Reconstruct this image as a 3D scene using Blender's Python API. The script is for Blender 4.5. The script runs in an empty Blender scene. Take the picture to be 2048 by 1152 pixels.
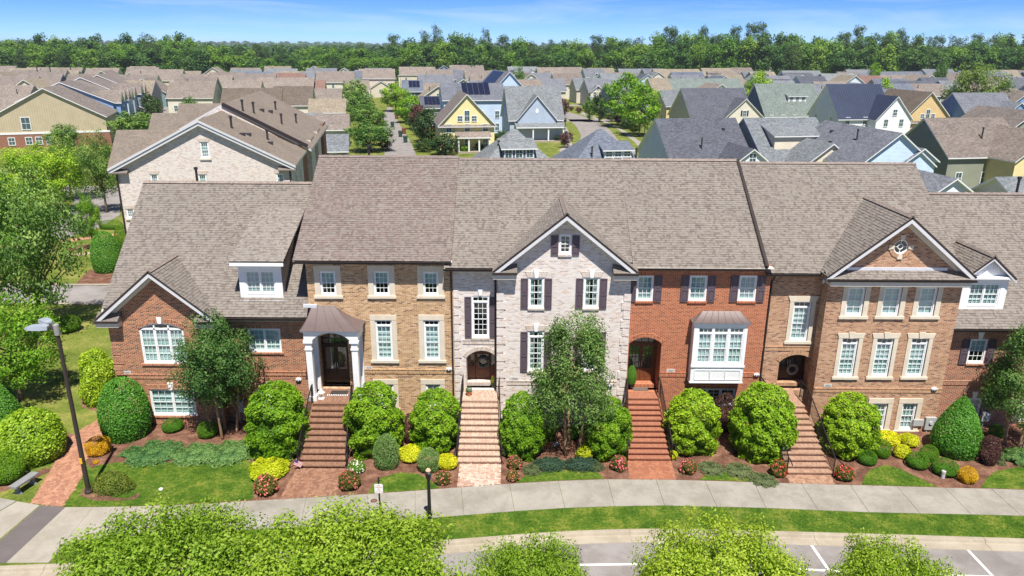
import bpy, math, random
import numpy as np
from mathutils import Vector, Matrix
R = math.radians
scene = bpy.context.scene
COL = scene.collection
# ------------------------------------------------------------------ camera
CAM_H, FPX, PITCH, ROLL = 19.1, 1480.0, 18.0, 0.35
cam_d = bpy.data.cameras.new("camera"); cam = bpy.data.objects.new("camera", cam_d); COL.objects.link(cam)
cam_d.sensor_width = 36.0; cam_d.lens = FPX / 2048 * 36.0; cam_d.clip_start = 0.5; cam_d.clip_end = 20000
CM = Matrix.Rotation(R(90 - PITCH), 4, 'X') @ Matrix.Rotation(R(ROLL), 4, 'Z')
cam.matrix_world = Matrix.Translation((0, 0, CAM_H)) @ CM
scene.camera = cam
# ------------------------------------------------------------------ sky and sun
SUN_EL, SUN_AZ = 64.0, 168.0          # azimuth from +Y towards +X
w = bpy.data.worlds.new("World"); scene.world = w; w.use_nodes = True
nt = w.node_tree; nt.nodes.clear()
out = nt.nodes.new('ShaderNodeOutputWorld'); bg = nt.nodes.new('ShaderNodeBackground')
sky = nt.nodes.new('ShaderNodeTexSky'); sky.sky_type = 'NISHITA'; sky.sun_disc = False
sky.sun_elevation = R(SUN_EL); sky.sun_rotation = R(SUN_AZ); sky.air_density = 0.34; sky.dust_density = 0.0; sky.ozone_density = 4.0; sky.altitude = 100
bg.inputs['Strength'].default_value = 0.15
# thin high cirrus, streaked along the horizon, over the whole dome
tc = nt.nodes.new('ShaderNodeTexCoord'); mp = nt.nodes.new('ShaderNodeMapping'); mp.inputs['Scale'].default_value = (1.6, 1.6, 14)
mp.inputs['Rotation'].default_value = (0, R(5), 0)
ns = nt.nodes.new('ShaderNodeTexNoise'); ns.inputs['Scale'].default_value = 2.4; ns.inputs['Detail'].default_value = 7; ns.inputs['Roughness'].default_value = 0.62
ns.inputs['Distortion'].default_value = 0.6
cr = nt.nodes.new('ShaderNodeValToRGB'); cr.color_ramp.elements[0].position = 0.48; cr.color_ramp.elements[1].position = 0.80
cr.color_ramp.elements[0].color = (0, 0, 0, 1); cr.color_ramp.elements[1].color = (0.42, 0.42, 0.42, 1)
mx = nt.nodes.new('ShaderNodeMixRGB'); mx.inputs[2].default_value = (3.3, 3.7, 4.1, 1)
hs = nt.nodes.new('ShaderNodeHueSaturation'); hs.inputs['Saturation'].default_value = 1.25; hs.inputs['Value'].default_value = 0.56; hs.inputs['Hue'].default_value = 0.508
L = nt.links.new
L(tc.outputs['Generated'], mp.inputs['Vector']); L(mp.outputs['Vector'], ns.inputs['Vector']); L(ns.outputs['Fac'], cr.inputs['Fac'])
L(sky.outputs['Color'], hs.inputs['Color']); L(hs.outputs['Color'], mx.inputs[1]); L(cr.outputs['Color'], mx.inputs[0])
L(mx.outputs['Color'], bg.inputs['Color']); L(bg.outputs['Background'], out.inputs['Surface'])
sd = bpy.data.lights.new("sun", 'SUN'); sd.energy = 4.3; sd.angle = R(0.53); sd.color = (1.0, 0.95, 0.88)
sun = bpy.data.objects.new("sun", sd); COL.objects.link(sun)
tosun = Vector((math.sin(R(SUN_AZ)) * math.cos(R(SUN_EL)), math.cos(R(SUN_AZ)) * math.cos(R(SUN_EL)), math.sin(R(SUN_EL))))
sun.rotation_euler = tosun.to_track_quat('Z', 'Y').to_euler(); sun.location = (0, 0, 60)
scene.view_settings.view_transform = 'Standard'; scene.view_settings.look = 'None'
scene.view_settings.exposure = 0.88; scene.view_settings.gamma = 1.0; scene.view_settings.use_curve_mapping = False
scene.cycles.use_denoising = True
scene.cycles.max_bounces = 6; scene.cycles.transparent_max_bounces = 8
# ------------------------------------------------------------------ measuring: photograph pixel -> point in the place
CM3 = CM.to_3x3()
def ray(px, py):
    return CM3 @ Vector(((px - 1024) / FPX, -(py - 576) / FPX, -1.0))
def P(px, py, Y=None, Z=None, X=None):
    d = ray(px, py)
    if Y is not None: t = Y / d.y
    elif X is not None: t = X / d.x
    else: t = (Z - CAM_H) / d.z
    return Vector((d.x * t, d.y * t, CAM_H + d.z * t))
def G(px, py, z=0.0):
    p = P(px, py, Z=z); return (p.x, p.y)
def lin(r, g, b):
    f = lambda c: (c / 255) / 12.92 if c / 255 <= 0.04045 else ((c / 255 + 0.055) / 1.055) ** 2.4
    return (f(r), f(g), f(b), 1)
# ------------------------------------------------------------------ mesh building
class MB:
    def __init__(s): s.v = []; s.f = []; s.m = []
    def quad(s, a, b, c, d, m=0):
        n = len(s.v); s.v += [tuple(a), tuple(b), tuple(c), tuple(d)]; s.f.append((n, n+1, n+2, n+3)); s.m.append(m)
    def poly(s, pts, m=0):
        n = len(s.v); s.v += [tuple(p) for p in pts]; s.f.append(tuple(range(n, n+len(pts)))); s.m.append(m)
    def hexa(s, p, m=0):          # 8 corners: bottom 0-3 ccw, top 4-7
        n = len(s.v); s.v += [tuple(q) for q in p]
        for f in ((3,2,1,0),(4,5,6,7),(0,1,5,4),(1,2,6,5),(2,3,7,6),(3,0,4,7)):
            s.f.append(tuple(n+i for i in f)); s.m.append(m)
    def box(s, x0, x1, y0, y1, z0, z1, m=0):
        if x0 > x1: x0, x1 = x1, x0
        if y0 > y1: y0, y1 = y1, y0
        s.hexa([(x0,y0,z0),(x1,y0,z0),(x1,y1,z0),(x0,y1,z0),(x0,y0,z1),(x1,y0,z1),(x1,y1,z1),(x0,y1,z1)], m)
    def prism(s, pts, ax, lo, hi, m=0):   # polygon (2d) extruded along axis ax
        def mk(p, t):
            return {0:(t,p[0],p[1]),1:(p[0],t,p[1]),2:(p[0],p[1],t)}[ax]
        a = [mk(p, lo) for p in pts]; b = [mk(p, hi) for p in pts]; k = len(pts)
        area = sum(pts[i][0]*pts[(i+1)%k][1]-pts[(i+1)%k][0]*pts[i][1] for i in range(k))
        flip = (area > 0) == (ax != 1)
        n = len(s.v); s.v += a + b
        fa = tuple(range(n, n+k)); fb = tuple(range(n+k, n+2*k))
        s.f += [fa[::-1] if flip else fa, fb if flip else fb[::-1]]; s.m += [m, m]
        for i in range(k):
            j = (i+1) % k; q = (n+i, n+j, n+k+j, n+k+i)
            s.f.append(q if flip else q[::-1]); s.m.append(m)
    def bar(s, a, b, wd, ht, m=0, up=(0,0,1)):     # box along a segment
        a, b = Vector(a), Vector(b); d = (b-a).normalized(); u = Vector(up)
        sd = d.cross(u)
        if sd.length < 1e-4: sd = d.cross(Vector((1,0,0)))
        sd.normalize(); u = sd.cross(d)
        sd *= wd/2; u *= ht/2
        s.hexa([a-sd-u, a+sd-u, b+sd-u, b-sd-u, a-sd+u, a+sd+u, b+sd+u, b-sd+u], m)
    def tube(s, pts, rad, seg=8, m=0, cap=True):
        pts = [Vector(p) for p in pts]; k = len(pts)
        if not isinstance(rad, (list, tuple)): rad = [rad]*k
        n = len(s.v); prev = None
        for i, p in enumerate(pts):
            d = (pts[min(i+1,k-1)] - pts[max(i-1,0)])
            d = d.normalized() if d.length > 1e-9 else Vector((0,0,1))
            ref = prev if prev is not None else (Vector((1,0,0)) if abs(d.x) < 0.9 else Vector((0,1,0)))
            t = (ref - d*ref.dot(d))
            if t.length < 1e-5: t = Vector((0,1,0)) - d*d.y
            t.normalize(); prev = t; b = d.cross(t)
            for j in range(seg):
                a = 2*math.pi*j/seg; s.v.append(tuple(p + (t*math.cos(a)+b*math.sin(a))*rad[i]))
        for i in range(k-1):
            for j in range(seg):
                j2 = (j+1) % seg; s.f.append((n+i*seg+j, n+i*seg+j2, n+(i+1)*seg+j2, n+(i+1)*seg+j)); s.m.append(m)
        if cap:
            s.f.append(tuple(n+j for j in range(seg))[::-1]); s.m.append(m)
            s.f.append(tuple(n+(k-1)*seg+j for j in range(seg))); s.m.append(m)
    def lathe(s, c, prof, seg=12, m=0):           # profile of (r, z)
        n = len(s.v); k = len(prof)
        for r, z in prof:
            for j in range(seg):
                a = 2*math.pi*j/seg; s.v.append((c[0]+r*math.cos(a), c[1]+r*math.sin(a), c[2]+z))
        for i in range(k-1):
            for j in range(seg):
                j2 = (j+1) % seg; s.f.append((n+i*seg+j, n+i*seg+j2, n+(i+1)*seg+j2, n+(i+1)*seg+j)); s.m.append(m)
        s.f.append(tuple(n+j for j in range(seg))[::-1]); s.m.append(m)
        s.f.append(tuple(n+(k-1)*seg+j for j in range(seg))); s.m.append(m)
    def mesh(s, name, mats, off=(0,0,0), smooth=False, uv=True):
        me = bpy.data.meshes.new(name)
        ox, oy, oz = off
        vs = [(x-ox, y-oy, z-oz) for x, y, z in s.v] if any(off) else s.v
        me.from_pydata(vs, [], s.f)
        if not isinstance(mats, (list, tuple)): mats = [mats]
        for mm in mats: me.materials.append(mm)
        if len(mats) > 1: me.polygons.foreach_set('material_index', s.m)
        if smooth: me.polygons.foreach_set('use_smooth', [True]*len(s.f))
        me.update()
        if uv: metre_uv(me, off)
        return me
    def build(s, name, mats, parent=None, off=None, smooth=False):
        if off is None: off = tuple(root_loc(parent)) if parent else (0,0,0)
        return link(name, s.mesh(name, mats, off, smooth), parent)
def root_loc(o):
    while o.parent: o = o.parent
    return o.location
def metre_uv(me, off=(0,0,0)):       # UVs in metres: along the wall / up it, or along the slope
    nf = len(me.polygons)
    if not nf: return
    nl = len(me.loops); co = np.empty(len(me.vertices)*3); me.vertices.foreach_get('co', co); co = co.reshape(-1,3) + np.array(off)
    li = np.empty(nl, dtype=np.int64); me.loops.foreach_get('vertex_index', li)
    nr = np.empty(nf*3); me.polygons.foreach_get('normal', nr); nr = nr.reshape(-1,3)
    lt = np.empty(nf, dtype=np.int64); me.polygons.foreach_get('loop_total', lt)
    pn = np.repeat(nr, lt, axis=0)
    t = np.stack([-pn[:,1], pn[:,0], np.zeros(nl)], 1); ln = np.linalg.norm(t, axis=1)
    flat = ln < 0.05; t[flat] = (1,0,0); ln[flat] = 1; t /= ln[:,None]
    sgn = np.where((t[:,0] < -0.5) | ((abs(t[:,0]) <= 0.5) & (t[:,1] < 0)), -1, 1); t *= sgn[:,None]
    b = np.cross(pn, t); b *= sgn[:,None]; b[flat] = (0,1,0)
    p = co[li]; uv = np.stack([(p*t).sum(1), (p*b).sum(1)], 1)
    lay = me.uv_layers.new(name='UVMap'); lay.data.foreach_set('uv', uv.ravel())
def link(name, me, parent=None, loc=None):
    o = bpy.data.objects.new(name, me); COL.objects.link(o)
    if parent is not None: o.parent = parent
    if loc is not None: o.location = loc
    return o
def tag(o, label=None, cat=None, group=None, kind=None):
    if label: o['label'] = label
    if cat: o['category'] = cat
    if group: o['group'] = group
    if kind: o['kind'] = kind
    return o
def thing(name, loc, label, cat, group=None, rz=0):
    o = bpy.data.objects.new(name, None); COL.objects.link(o); o.location = loc; o.rotation_euler = (0,0,rz); o.empty_display_size = 0.3
    return tag(o, label, cat, group)
def copy_tree(o, parent=None):
    c = o.copy(); COL.objects.link(c)
    if parent is not None: c.parent = parent
    for ch in list(o.children): copy_tree(ch, c)
    return c
# ------------------------------------------------------------------ materials
MATS = {}
def newmat(name):
    m = bpy.data.materials.new(name); m.use_nodes = True; n = m.node_tree; n.nodes.clear()
    o = n.nodes.new('ShaderNodeOutputMaterial'); b = n.nodes.new('ShaderNodeBsdfPrincipled')
    n.links.new(b.outputs[0], o.inputs[0]); MATS[name] = m
    return m, n, b, o
def N(n, t, **kw):
    x = n.nodes.new(t)
    for k, v in kw.items():
        if k in x.inputs: x.inputs[k].default_value = v
        else: setattr(x, k, v)
    return x
def ramp(n, fac, stops):
    c = N(n, 'ShaderNodeValToRGB'); e = c.color_ramp.elements
    while len(e) < len(stops): e.new(0.5)
    for i, (p, col) in enumerate(stops): e[i].position = p; e[i].color = col
    n.links.new(fac, c.inputs['Fac']); return c
def mixc(n, typ, fac, a, b):
    x = N(n, 'ShaderNodeMixRGB'); x.blend_type = typ
    for i, q in ((0, fac), (1, a), (2, b)):
        if isinstance(q, (int, float)): x.inputs[i].default_value = q
        elif isinstance(q, tuple): x.inputs[i].default_value = q
        else: n.links.new(q, x.inputs[i])
    return x.outputs[0]
def noise(n, vec, scale, detail=4, rough=0.6):
    x = N(n, 'ShaderNodeTexNoise', Scale=scale, Detail=detail, Roughness=rough)
    if vec is not None: n.links.new(vec, x.inputs['Vector'])
    return x.outputs['Fac']
def bump(n, b, h, strength=0.3, dist=0.02):
    x = N(n, 'ShaderNodeBump', Strength=strength, Distance=dist); n.links.new(h, x.inputs['Height']); n.links.new(x.outputs[0], b.inputs['Normal'])
def scaled(c, k): return (min(c[0]*k,1), min(c[1]*k,1), min(c[2]*k,1), 1)
def plain(name, c, rough=0.6, var=0.12, scale=3.0, bmp=0.0, metal=0.0, spec=0.4, fine=40):
    if name in MATS: return MATS[name]
    m, n, b, o = newmat(name); tc = N(n, 'ShaderNodeTexCoord'); v = tc.outputs['Object']
    f = noise(n, v, scale); g = noise(n, v, fine, 2)
    col = ramp(n, f, [(0.3, scaled(c, 1-var)), (0.7, scaled(c, 1+var))]).outputs[0]
    col = mixc(n, 'MULTIPLY', 0.5*min(1, var*4), col, ramp(n, g, [(0.3, (0.75,0.75,0.75,1)), (0.7, (1,1,1,1))]).outputs[0])
    n.links.new(col, b.inputs['Base Color']); b.inputs['Roughness'].default_value = rough; b.inputs['Metallic'].default_value = metal
    b.inputs['Specular IOR Level'].default_value = spec
    if bmp: bump(n, b, g, bmp, 0.01)
    return m
def brick(name, pal, mortar, bw=0.213, rh=0.072, msize=0.011, off=0.5, rot=False, rough=0.85, weather=0.25):
    if name in MATS: return MATS[name]
    m, n, b, o = newmat(name); uv = N(n, 'ShaderNodeUVMap').outputs[0]
    v = uv
    if rot:
        mp = N(n, 'ShaderNodeMapping'); mp.inputs['Rotation'].default_value = (0,0,R(90)); n.links.new(uv, mp.inputs['Vector']); v = mp.outputs[0]
    t = N(n, 'ShaderNodeTexBrick'); n.links.new(v, t.inputs['Vector']); t.offset = off; t.squash = 1.0
    for k, q in (('Scale',1.0),('Mortar Size',msize),('Mortar Smooth',0.25),('Bias',0.0),('Brick Width',bw),('Row Height',rh)): t.inputs[k].default_value = q
    t.inputs['Color1'].default_value = (0,0,0,1); t.inputs['Color2'].default_value = (1,1,1,1); t.inputs['Mortar'].default_value = (0.5,0.5,0.5,1)
    k = len(pal); col = ramp(n, t.outputs['Color'], [(p, c) for p, c in pal])
    col.color_ramp.interpolation = 'CONSTANT'
    big = noise(n, v, 0.5, 5); fine = noise(n, v, 22, 3)
    c2 = mixc(n, 'MULTIPLY', 0.6, col.outputs[0], ramp(n, fine, [(0.25, (0.72,0.72,0.72,1)), (0.75, (1.1,1.1,1.1,1))]).outputs[0])
    c3 = mixc(n, 'MIX', t.outputs['Fac'], c2, mortar)
    c4 = mixc(n, 'MULTIPLY', weather, c3, ramp(n, big, [(0.3, (0.72,0.70,0.68,1)), (0.7, (1,1,1,1))]).outputs[0])
    n.links.new(c4, b.inputs['Base Color']); b.inputs['Roughness'].default_value = rough; b.inputs['Specular IOR Level'].default_value = 0.25
    inv = N(n, 'ShaderNodeMath', operation='SUBTRACT'); inv.inputs[0].default_value = 1; n.links.new(t.outputs['Fac'], inv.inputs[1])
    bump(n, b, inv.outputs[0], 0.5, 0.008)
    return m
def siding(name, c, lap=0.17, vert=False):
    if name in MATS: return MATS[name]
    m, n, b, o = newmat(name); uv = N(n, 'ShaderNodeUVMap').outputs[0]
    sp = N(n, 'ShaderNodeSeparateXYZ'); n.links.new(uv, sp.inputs[0])
    mu = N(n, 'ShaderNodeMath', operation='MULTIPLY'); n.links.new(sp.outputs[0 if vert else 1], mu.inputs[0]); mu.inputs[1].default_value = 1/(0.42 if vert else lap)
    fr = N(n, 'ShaderNodeMath', operation='FRACT'); n.links.new(mu.outputs[0], fr.inputs[0])
    big = noise(n, uv, 0.6, 4)
    col = ramp(n, big, [(0.3, scaled(c, 0.9)), (0.7, scaled(c, 1.06))]).outputs[0]
    n.links.new(col, b.inputs['Base Color'])
    b.inputs['Roughness'].default_value = 0.6; b.inputs['Specular IOR Level'].default_value = 0.3
    if vert: h = ramp(n, fr.outputs[0], [(0.0, (1,1,1,1)), (0.10, (1,1,1,1)), (0.13, (0,0,0,1)), (0.97, (0,0,0,1)), (1.0, (1,1,1,1))]).outputs[0]
    else: h = ramp(n, fr.outputs[0], [(0.0, (1,1,1,1)), (0.9, (0.25,0.25,0.25,1)), (0.93, (0,0,0,1)), (1.0, (0,0,0,1))]).outputs[0]
    bump(n, b, h, 1.0, 0.03)
    return m
def roofing(name, c, rh=0.17, bw=0.33, contrast=0.3):     # far shingle roofs
    if name in MATS: return MATS[name]
    m, n, b, o = newmat(name); uv = N(n, 'ShaderNodeUVMap').outputs[0]
    t = N(n, 'ShaderNodeTexBrick'); n.links.new(uv, t.inputs['Vector']); t.offset = 0.37
    for k, q in (('Scale',1.0),('Mortar Size',0.012),('Mortar Smooth',0.1),('Bias',0.0),('Brick Width',bw),('Row Height',rh)): t.inputs[k].default_value = q
    t.inputs['Color1'].default_value = scaled(c, 1-contrast); t.inputs['Color2'].default_value = scaled(c, 1+contrast); t.inputs['Mortar'].default_value = scaled(c, 0.6)
    big = noise(n, uv, 0.35, 5)
    oi = N(n, 'ShaderNodeObjectInfo')
    col = mixc(n, 'MULTIPLY', 0.7, t.outputs['Color'], ramp(n, big, [(0.3, (0.8,0.8,0.8,1)), (0.7, (1.08,1.08,1.08,1))]).outputs[0])
    col = mixc(n, 'MULTIPLY', 1.0, col, ramp(n, oi.outputs['Random'], [(0, (0.86,0.86,0.88,1)), (1, (1.1,1.08,1.05,1))]).outputs[0])
    n.links.new(col, b.inputs['Base Color']); b.inputs['Roughness'].default_value = 0.9; b.inputs['Specular IOR Level'].default_value = 0.2
    bump(n, b, t.outputs['Fac'], 0.4, 0.01)
    return m
def leafmat(name, lo, mid, hi, trans=0.35, gloss=0.25):
    if name in MATS: return MATS[name]
    m, n, b, o = newmat(name)
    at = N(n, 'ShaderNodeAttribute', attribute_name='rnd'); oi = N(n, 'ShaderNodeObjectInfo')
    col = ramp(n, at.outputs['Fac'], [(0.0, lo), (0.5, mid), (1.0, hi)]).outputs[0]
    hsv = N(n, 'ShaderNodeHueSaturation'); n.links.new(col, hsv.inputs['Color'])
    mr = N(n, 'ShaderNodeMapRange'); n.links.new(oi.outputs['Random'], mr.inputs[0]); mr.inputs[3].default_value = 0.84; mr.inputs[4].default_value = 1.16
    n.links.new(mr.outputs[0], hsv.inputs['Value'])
    mr2 = N(n, 'ShaderNodeMapRange'); n.links.new(oi.outputs['Random'], mr2.inputs[0]); mr2.inputs[3].default_value = 0.515; mr2.inputs[4].default_value = 0.488
    n.links.new(mr2.outputs[0], hsv.inputs['Hue'])
    n.links.new(hsv.outputs[0], b.inputs['Base Color']); b.inputs['Roughness'].default_value = 0.55; b.inputs['Specular IOR Level'].default_value = gloss
    tr = N(n, 'ShaderNodeBsdfTranslucent'); n.links.new(mixc(n, 'MULTIPLY', 1.0, hsv.outputs[0], (1.15,1.25,0.55,1)), tr.inputs['Color'])
    ms = N(n, 'ShaderNodeMixShader'); ms.inputs[0].default_value = trans
    n.links.new(b.outputs[0], ms.inputs[1]); n.links.new(tr.outputs[0], ms.inputs[2]); n.links.new(ms.outputs[0], o.inputs[0])
    return m
# brick palettes
def pal(*cs):
    k = len(cs); return [(i/k, lin(*c)) for i, c in enumerate(cs)]
B_RED1 = brick('red_blend_brick', pal((150,84,60),(166,92,62),(132,70,50),(176,104,72),(92,58,50),(158,86,58),(184,112,80),(120,66,50)), lin(206,178,146))
B_TAN = brick('tan_brick', pal((178,140,104),(190,152,112),(164,126,94),(200,164,126),(122,92,74),(184,140,100),(206,172,140),(170,132,98)), lin(212,186,150))
B_WHITE = brick('limewashed_brick', pal((216,206,198),(224,214,208),(210,198,188),(228,220,212),(210,184,166),(220,210,204),(188,170,160),(226,218,208),(214,204,198)), lin(226,218,210), weather=0.15)
B_ORANGE = brick('orange_red_brick', pal((170,94,66),(178,100,68),(160,86,62),(184,108,76),(152,84,62),(174,98,68),(136,78,60)), lin(204,156,122))
B_BROWN = brick('brown_tan_brick', pal((170,128,100),(182,140,110),(158,116,92),(190,150,120),(120,88,76),(176,132,104),(196,160,132)), lin(198,166,136))
B_RED6 = brick('dark_red_brick', pal((146,82,60),(158,90,64),(128,70,54),(170,102,74),(96,60,52),(150,84,60)), lin(202,176,150))
def soldier(name, base_pal, mortar):
    return brick(name, base_pal, mortar, bw=0.213, rh=0.072, off=0.0, rot=True)
S_RED1 = soldier('red_soldier_brick', pal((166,92,64),(178,104,74),(150,80,56),(186,116,84),(130,72,54)), lin(206,178,146))
S_TAN = soldier('tan_soldier_brick', pal((178,136,96),(190,150,108),(160,120,86),(140,104,80),(198,160,118)), lin(214,186,148))
S_WHITE = soldier('white_soldier_brick', pal((206,190,176),(216,204,192),(196,172,152),(212,200,190)), lin(206,198,188))
S_ORANGE = soldier('orange_soldier_brick', pal((180,96,64),(190,106,70),(164,84,58),(150,80,58)), lin(210,160,124))
S_BROWN = soldier('brown_soldier_brick', pal((176,132,102),(188,146,112),(160,118,92),(196,154,120)), lin(204,170,136))
S_RED6 = soldier('dark_red_soldier_brick', pal((150,84,62),(164,96,70),(134,74,56)), lin(204,178,150))
# paving bricks
PV_RED = brick('path_paver', pal((178,112,82),(190,124,92),(168,104,76),(196,132,100),(156,98,76)), lin(196,160,128), msize=0.006)
M_WHITE = plain('white_paint', (0.82,0.82,0.82,1), 0.45, 0.04)
M_CREAM = plain('cream_trim', lin(214,206,192), 0.6, 0.06)
M_STONE = plain('cast_stone', lin(212,200,180), 0.75, 0.08, 2.0, 0.1)
M_SHUT = plain('shutter_plum_grey', lin(92,80,88), 0.45, 0.08)
M_GUT = plain('gutter_dark_bronze', lin(62,54,52), 0.4, 0.1, metal=0.3)
M_FASC = plain('rake_fascia_grey_white', lin(206,206,208), 0.5, 0.05)
M_IRON = plain('black_iron', lin(34,32,34), 0.4, 0.1)
M_COPPER = plain('bronze_metal_roof', lin(108,95,93), 0.5, 0.08, 1.2, metal=0.15)
M_WOOD = plain('door_wood', lin(112,66,40), 0.4, 0.25, 4)
M_DARKDOOR = plain('dark_door', lin(44,30,26), 0.35, 0.15)
M_FLASH = plain('metal_flashing', lin(214,216,222), 0.35, 0.05, metal=0.15)
M_INT = plain('room_interior', lin(96,92,86), 0.9, 0.05)
M_BLIND = plain('white_blind', (0.80,0.80,0.78,1), 0.6, 0.03)
def glassmat(name, tint, refl=0.35, opac=0.35):
    m, n, b, o = newmat(name)
    tr = N(n, 'ShaderNodeBsdfTransparent'); tr.inputs['Color'].default_value = tint
    gl = N(n, 'ShaderNodeBsdfGlossy', Roughness=0.02); gl.inputs['Color'].default_value = (0.9,1,1,1)
    ms = N(n, 'ShaderNodeMixShader'); ms.inputs[0].default_value = 0.13; n.links.new(tr.outputs[0], ms.inputs[1]); n.links.new(gl.outputs[0], ms.inputs[2])
    n.links.new(ms.outputs[0], o.inputs[0]); n.nodes.remove(b)
    return m
M_GLASS = glassmat('window_glass', (0.64,0.80,0.79,1))
M_GLASSD = glassmat('door_glass', (0.75,0.80,0.80,1))
def darkglass():
    m, n, b, o = newmat('far_window_glass'); b.inputs['Base Color'].default_value = lin(70,92,100); b.inputs['Roughness'].default_value = 0.12; b.inputs['Specular IOR Level'].default_value = 0.8
    return m
M_FARGLASS = darkglass()
def shinglemat(name, cs):
    m, n, b, o = newmat(name); at = N(n, 'ShaderNodeAttribute', attribute_name='rnd'); uv = N(n, 'ShaderNodeUVMap').outputs[0]
    r = ramp(n, at.outputs['Fac'], [(i/len(cs), lin(*c)) for i, c in enumerate(cs)]); r.color_ramp.interpolation = 'CONSTANT'
    g = noise(n, uv, 60, 2); big = noise(n, uv, 0.25, 5)
    c = mixc(n, 'MULTIPLY', 0.7, r.outputs[0], ramp(n, g, [(0.3, (0.78,0.78,0.78,1)), (0.7, (1.08,1.08,1.08,1))]).outputs[0])
    c = mixc(n, 'MULTIPLY', 0.6, c, ramp(n, big, [(0.3, (0.84,0.84,0.84,1)), (0.7, (1.05,1.05,1.05,1))]).outputs[0])
    n.links.new(c, b.inputs['Base Color']); b.inputs['Roughness'].default_value = 0.92; b.inputs['Specular IOR Level'].default_value = 0.15
    return m
SH_TAUPE = shinglemat('taupe_shingle', [(133,126,118),(129,121,114),(136,129,121),(121,113,106),(132,125,117),(114,106,100),(134,127,119),(127,119,112)])
SH_RUST = shinglemat('brown_shingle', [(128,117,110),(124,111,106),(132,122,115),(118,105,100),(127,114,108),(123,114,109),(114,102,97),(131,123,116)])
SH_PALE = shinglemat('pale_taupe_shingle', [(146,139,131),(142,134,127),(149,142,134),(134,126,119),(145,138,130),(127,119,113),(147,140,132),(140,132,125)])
# ------------------------------------------------------------------ ground materials
def groundmat(name, stops, scale, fine, bmp=0.4, dist=0.02, k=0.5, stain=0.0):
    m, n, b, o = newmat(name); tc = N(n, 'ShaderNodeTexCoord').outputs['Object']
    f = noise(n, tc, scale, 6, 0.65); g = noise(n, tc, fine, 3, 0.7)
    mixf = N(n, 'ShaderNodeMath', operation='MULTIPLY_ADD'); n.links.new(f, mixf.inputs[0]); mixf.inputs[1].default_value = 0.6
    g2 = N(n, 'ShaderNodeMath', operation='MULTIPLY'); n.links.new(g, g2.inputs[0]); g2.inputs[1].default_value = 0.4; n.links.new(g2.outputs[0], mixf.inputs[2])
    c = ramp(n, mixf.outputs[0], [(p, scaled(q, k)) for p, q in stops]).outputs[0]
    n.links.new(c, b.inputs['Base Color']); b.inputs['Roughness'].default_value = 0.95; b.inputs['Specular IOR Level'].default_value = 0.15
    if stain:
        s1 = noise(n, tc, 0.55, 8, 0.75); c = mixc(n, 'MULTIPLY', stain, c, ramp(n, s1, [(0.42,(0.62,0.60,0.57,1)),(0.56,(1,1,1,1))]).outputs[0]); n.links.new(c, b.inputs['Base Color'])
    bump(n, b, g, bmp, dist)
    return m
M_GRASS = groundmat('lawn_soil_grass', [(0.38, lin(90,116,38)), (0.5, lin(134,148,62)), (0.6, lin(178,172,96))], 0.4, 7, k=0.55)
M_TURF = groundmat('dense_turf', [(0.38, lin(58,96,22)), (0.5, lin(96,130,36)), (0.6, lin(150,158,66))], 1.0, 7, k=0.55)
M_MULCH = groundmat('brown_mulch', [(0.36, lin(100,70,56)), (0.5, lin(150,108,88)), (0.62, lin(196,150,124))], 1.6, 16, 0.8, 0.04)
M_CONC = groundmat('pavement_concrete', [(0.3, lin(176,170,158)), (0.5, lin(196,190,178)), (0.7, lin(208,202,190))], 0.7, 30, 0.15, 0.005, k=0.56, stain=0.5)
M_CONC2 = groundmat('new_pavement_concrete', [(0.3, lin(192,182,164)), (0.5, lin(206,198,182)), (0.7, lin(214,206,192))], 0.8, 30, 0.15, 0.005, k=0.56, stain=0.4)
M_KERB = groundmat('kerb_concrete', [(0.3, lin(190,174,152)), (0.5, lin(208,196,174)), (0.7, lin(216,206,188))], 0.9, 25, 0.2, 0.006, k=0.6, stain=0.45)
M_DARKCONC = groundmat('dark_paving_band', [(0.3, lin(128,120,118)), (0.5, lin(142,133,131)), (0.7, lin(152,144,142))], 1.2, 40, 0.3, 0.006)
M_ASPH = groundmat('grey_asphalt', [(0.3, lin(128,124,122)), (0.5, lin(152,146,143)), (0.7, lin(162,156,152))], 0.35, 55, 0.35, 0.008, k=0.85, stain=0.5)
M_LINE = plain('road_paint', (0.82,0.82,0.80,1), 0.6, 0.08, 6, fine=25)
M_RUST = plain('rusty_iron_cover', lin(128,84,74), 0.7, 0.2, 8, 0.3)
# ------------------------------------------------------------------ ground sheet, road, kerb
KERB_PX = [(-700,1160),(-300,1146),(0,1131),(130,1128),(300,1119),(500,1107),(700,1094),(890,1081),(1024,1069),(1130,1061),(1250,1056),(1400,1057.5),(1540,1062),(1800,1069.5),(2048,1077),(2400,1090),(2900,1110)]
KERB = [Vector((*G(*p), 0)) for p in KERB_PX]
def resample(pts, step):
    out = [pts[0].copy()]; acc = 0
    for a, b in zip(pts, pts[1:]):
        L_ = (b-a).length; k = max(1, int(L_/step))
        for i in range(1, k+1): out.append(a.lerp(b, i/k))
    return out
def smooth_line(pts, it=6):
    for _ in range(it):
        pts = [pts[0]] + [(pts[i-1]+pts[i]*2+pts[i+1])/4 for i in range(1, len(pts)-1)] + [pts[-1]]
    return pts
KL = smooth_line(resample(KERB, 0.8), 12)
mb = MB()
FAR = 9000
mb.poly([(KL[0].x-200, KL[0].y, 0)] + [(p.x, p.y, 0) for p in KL] + [(KL[-1].x+200, KL[-1].y, 0), (FAR, KL[-1].y, 0), (FAR, FAR, 0), (-FAR, FAR, 0), (-FAR, KL[0].y, 0)])
tag(mb.build('ground', M_GRASS), kind='structure')
mb = MB(); mb.poly([(-FAR,-300,-0.13),(FAR,-300,-0.13),(FAR,40,-0.13),(-FAR,40,-0.13)])
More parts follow.
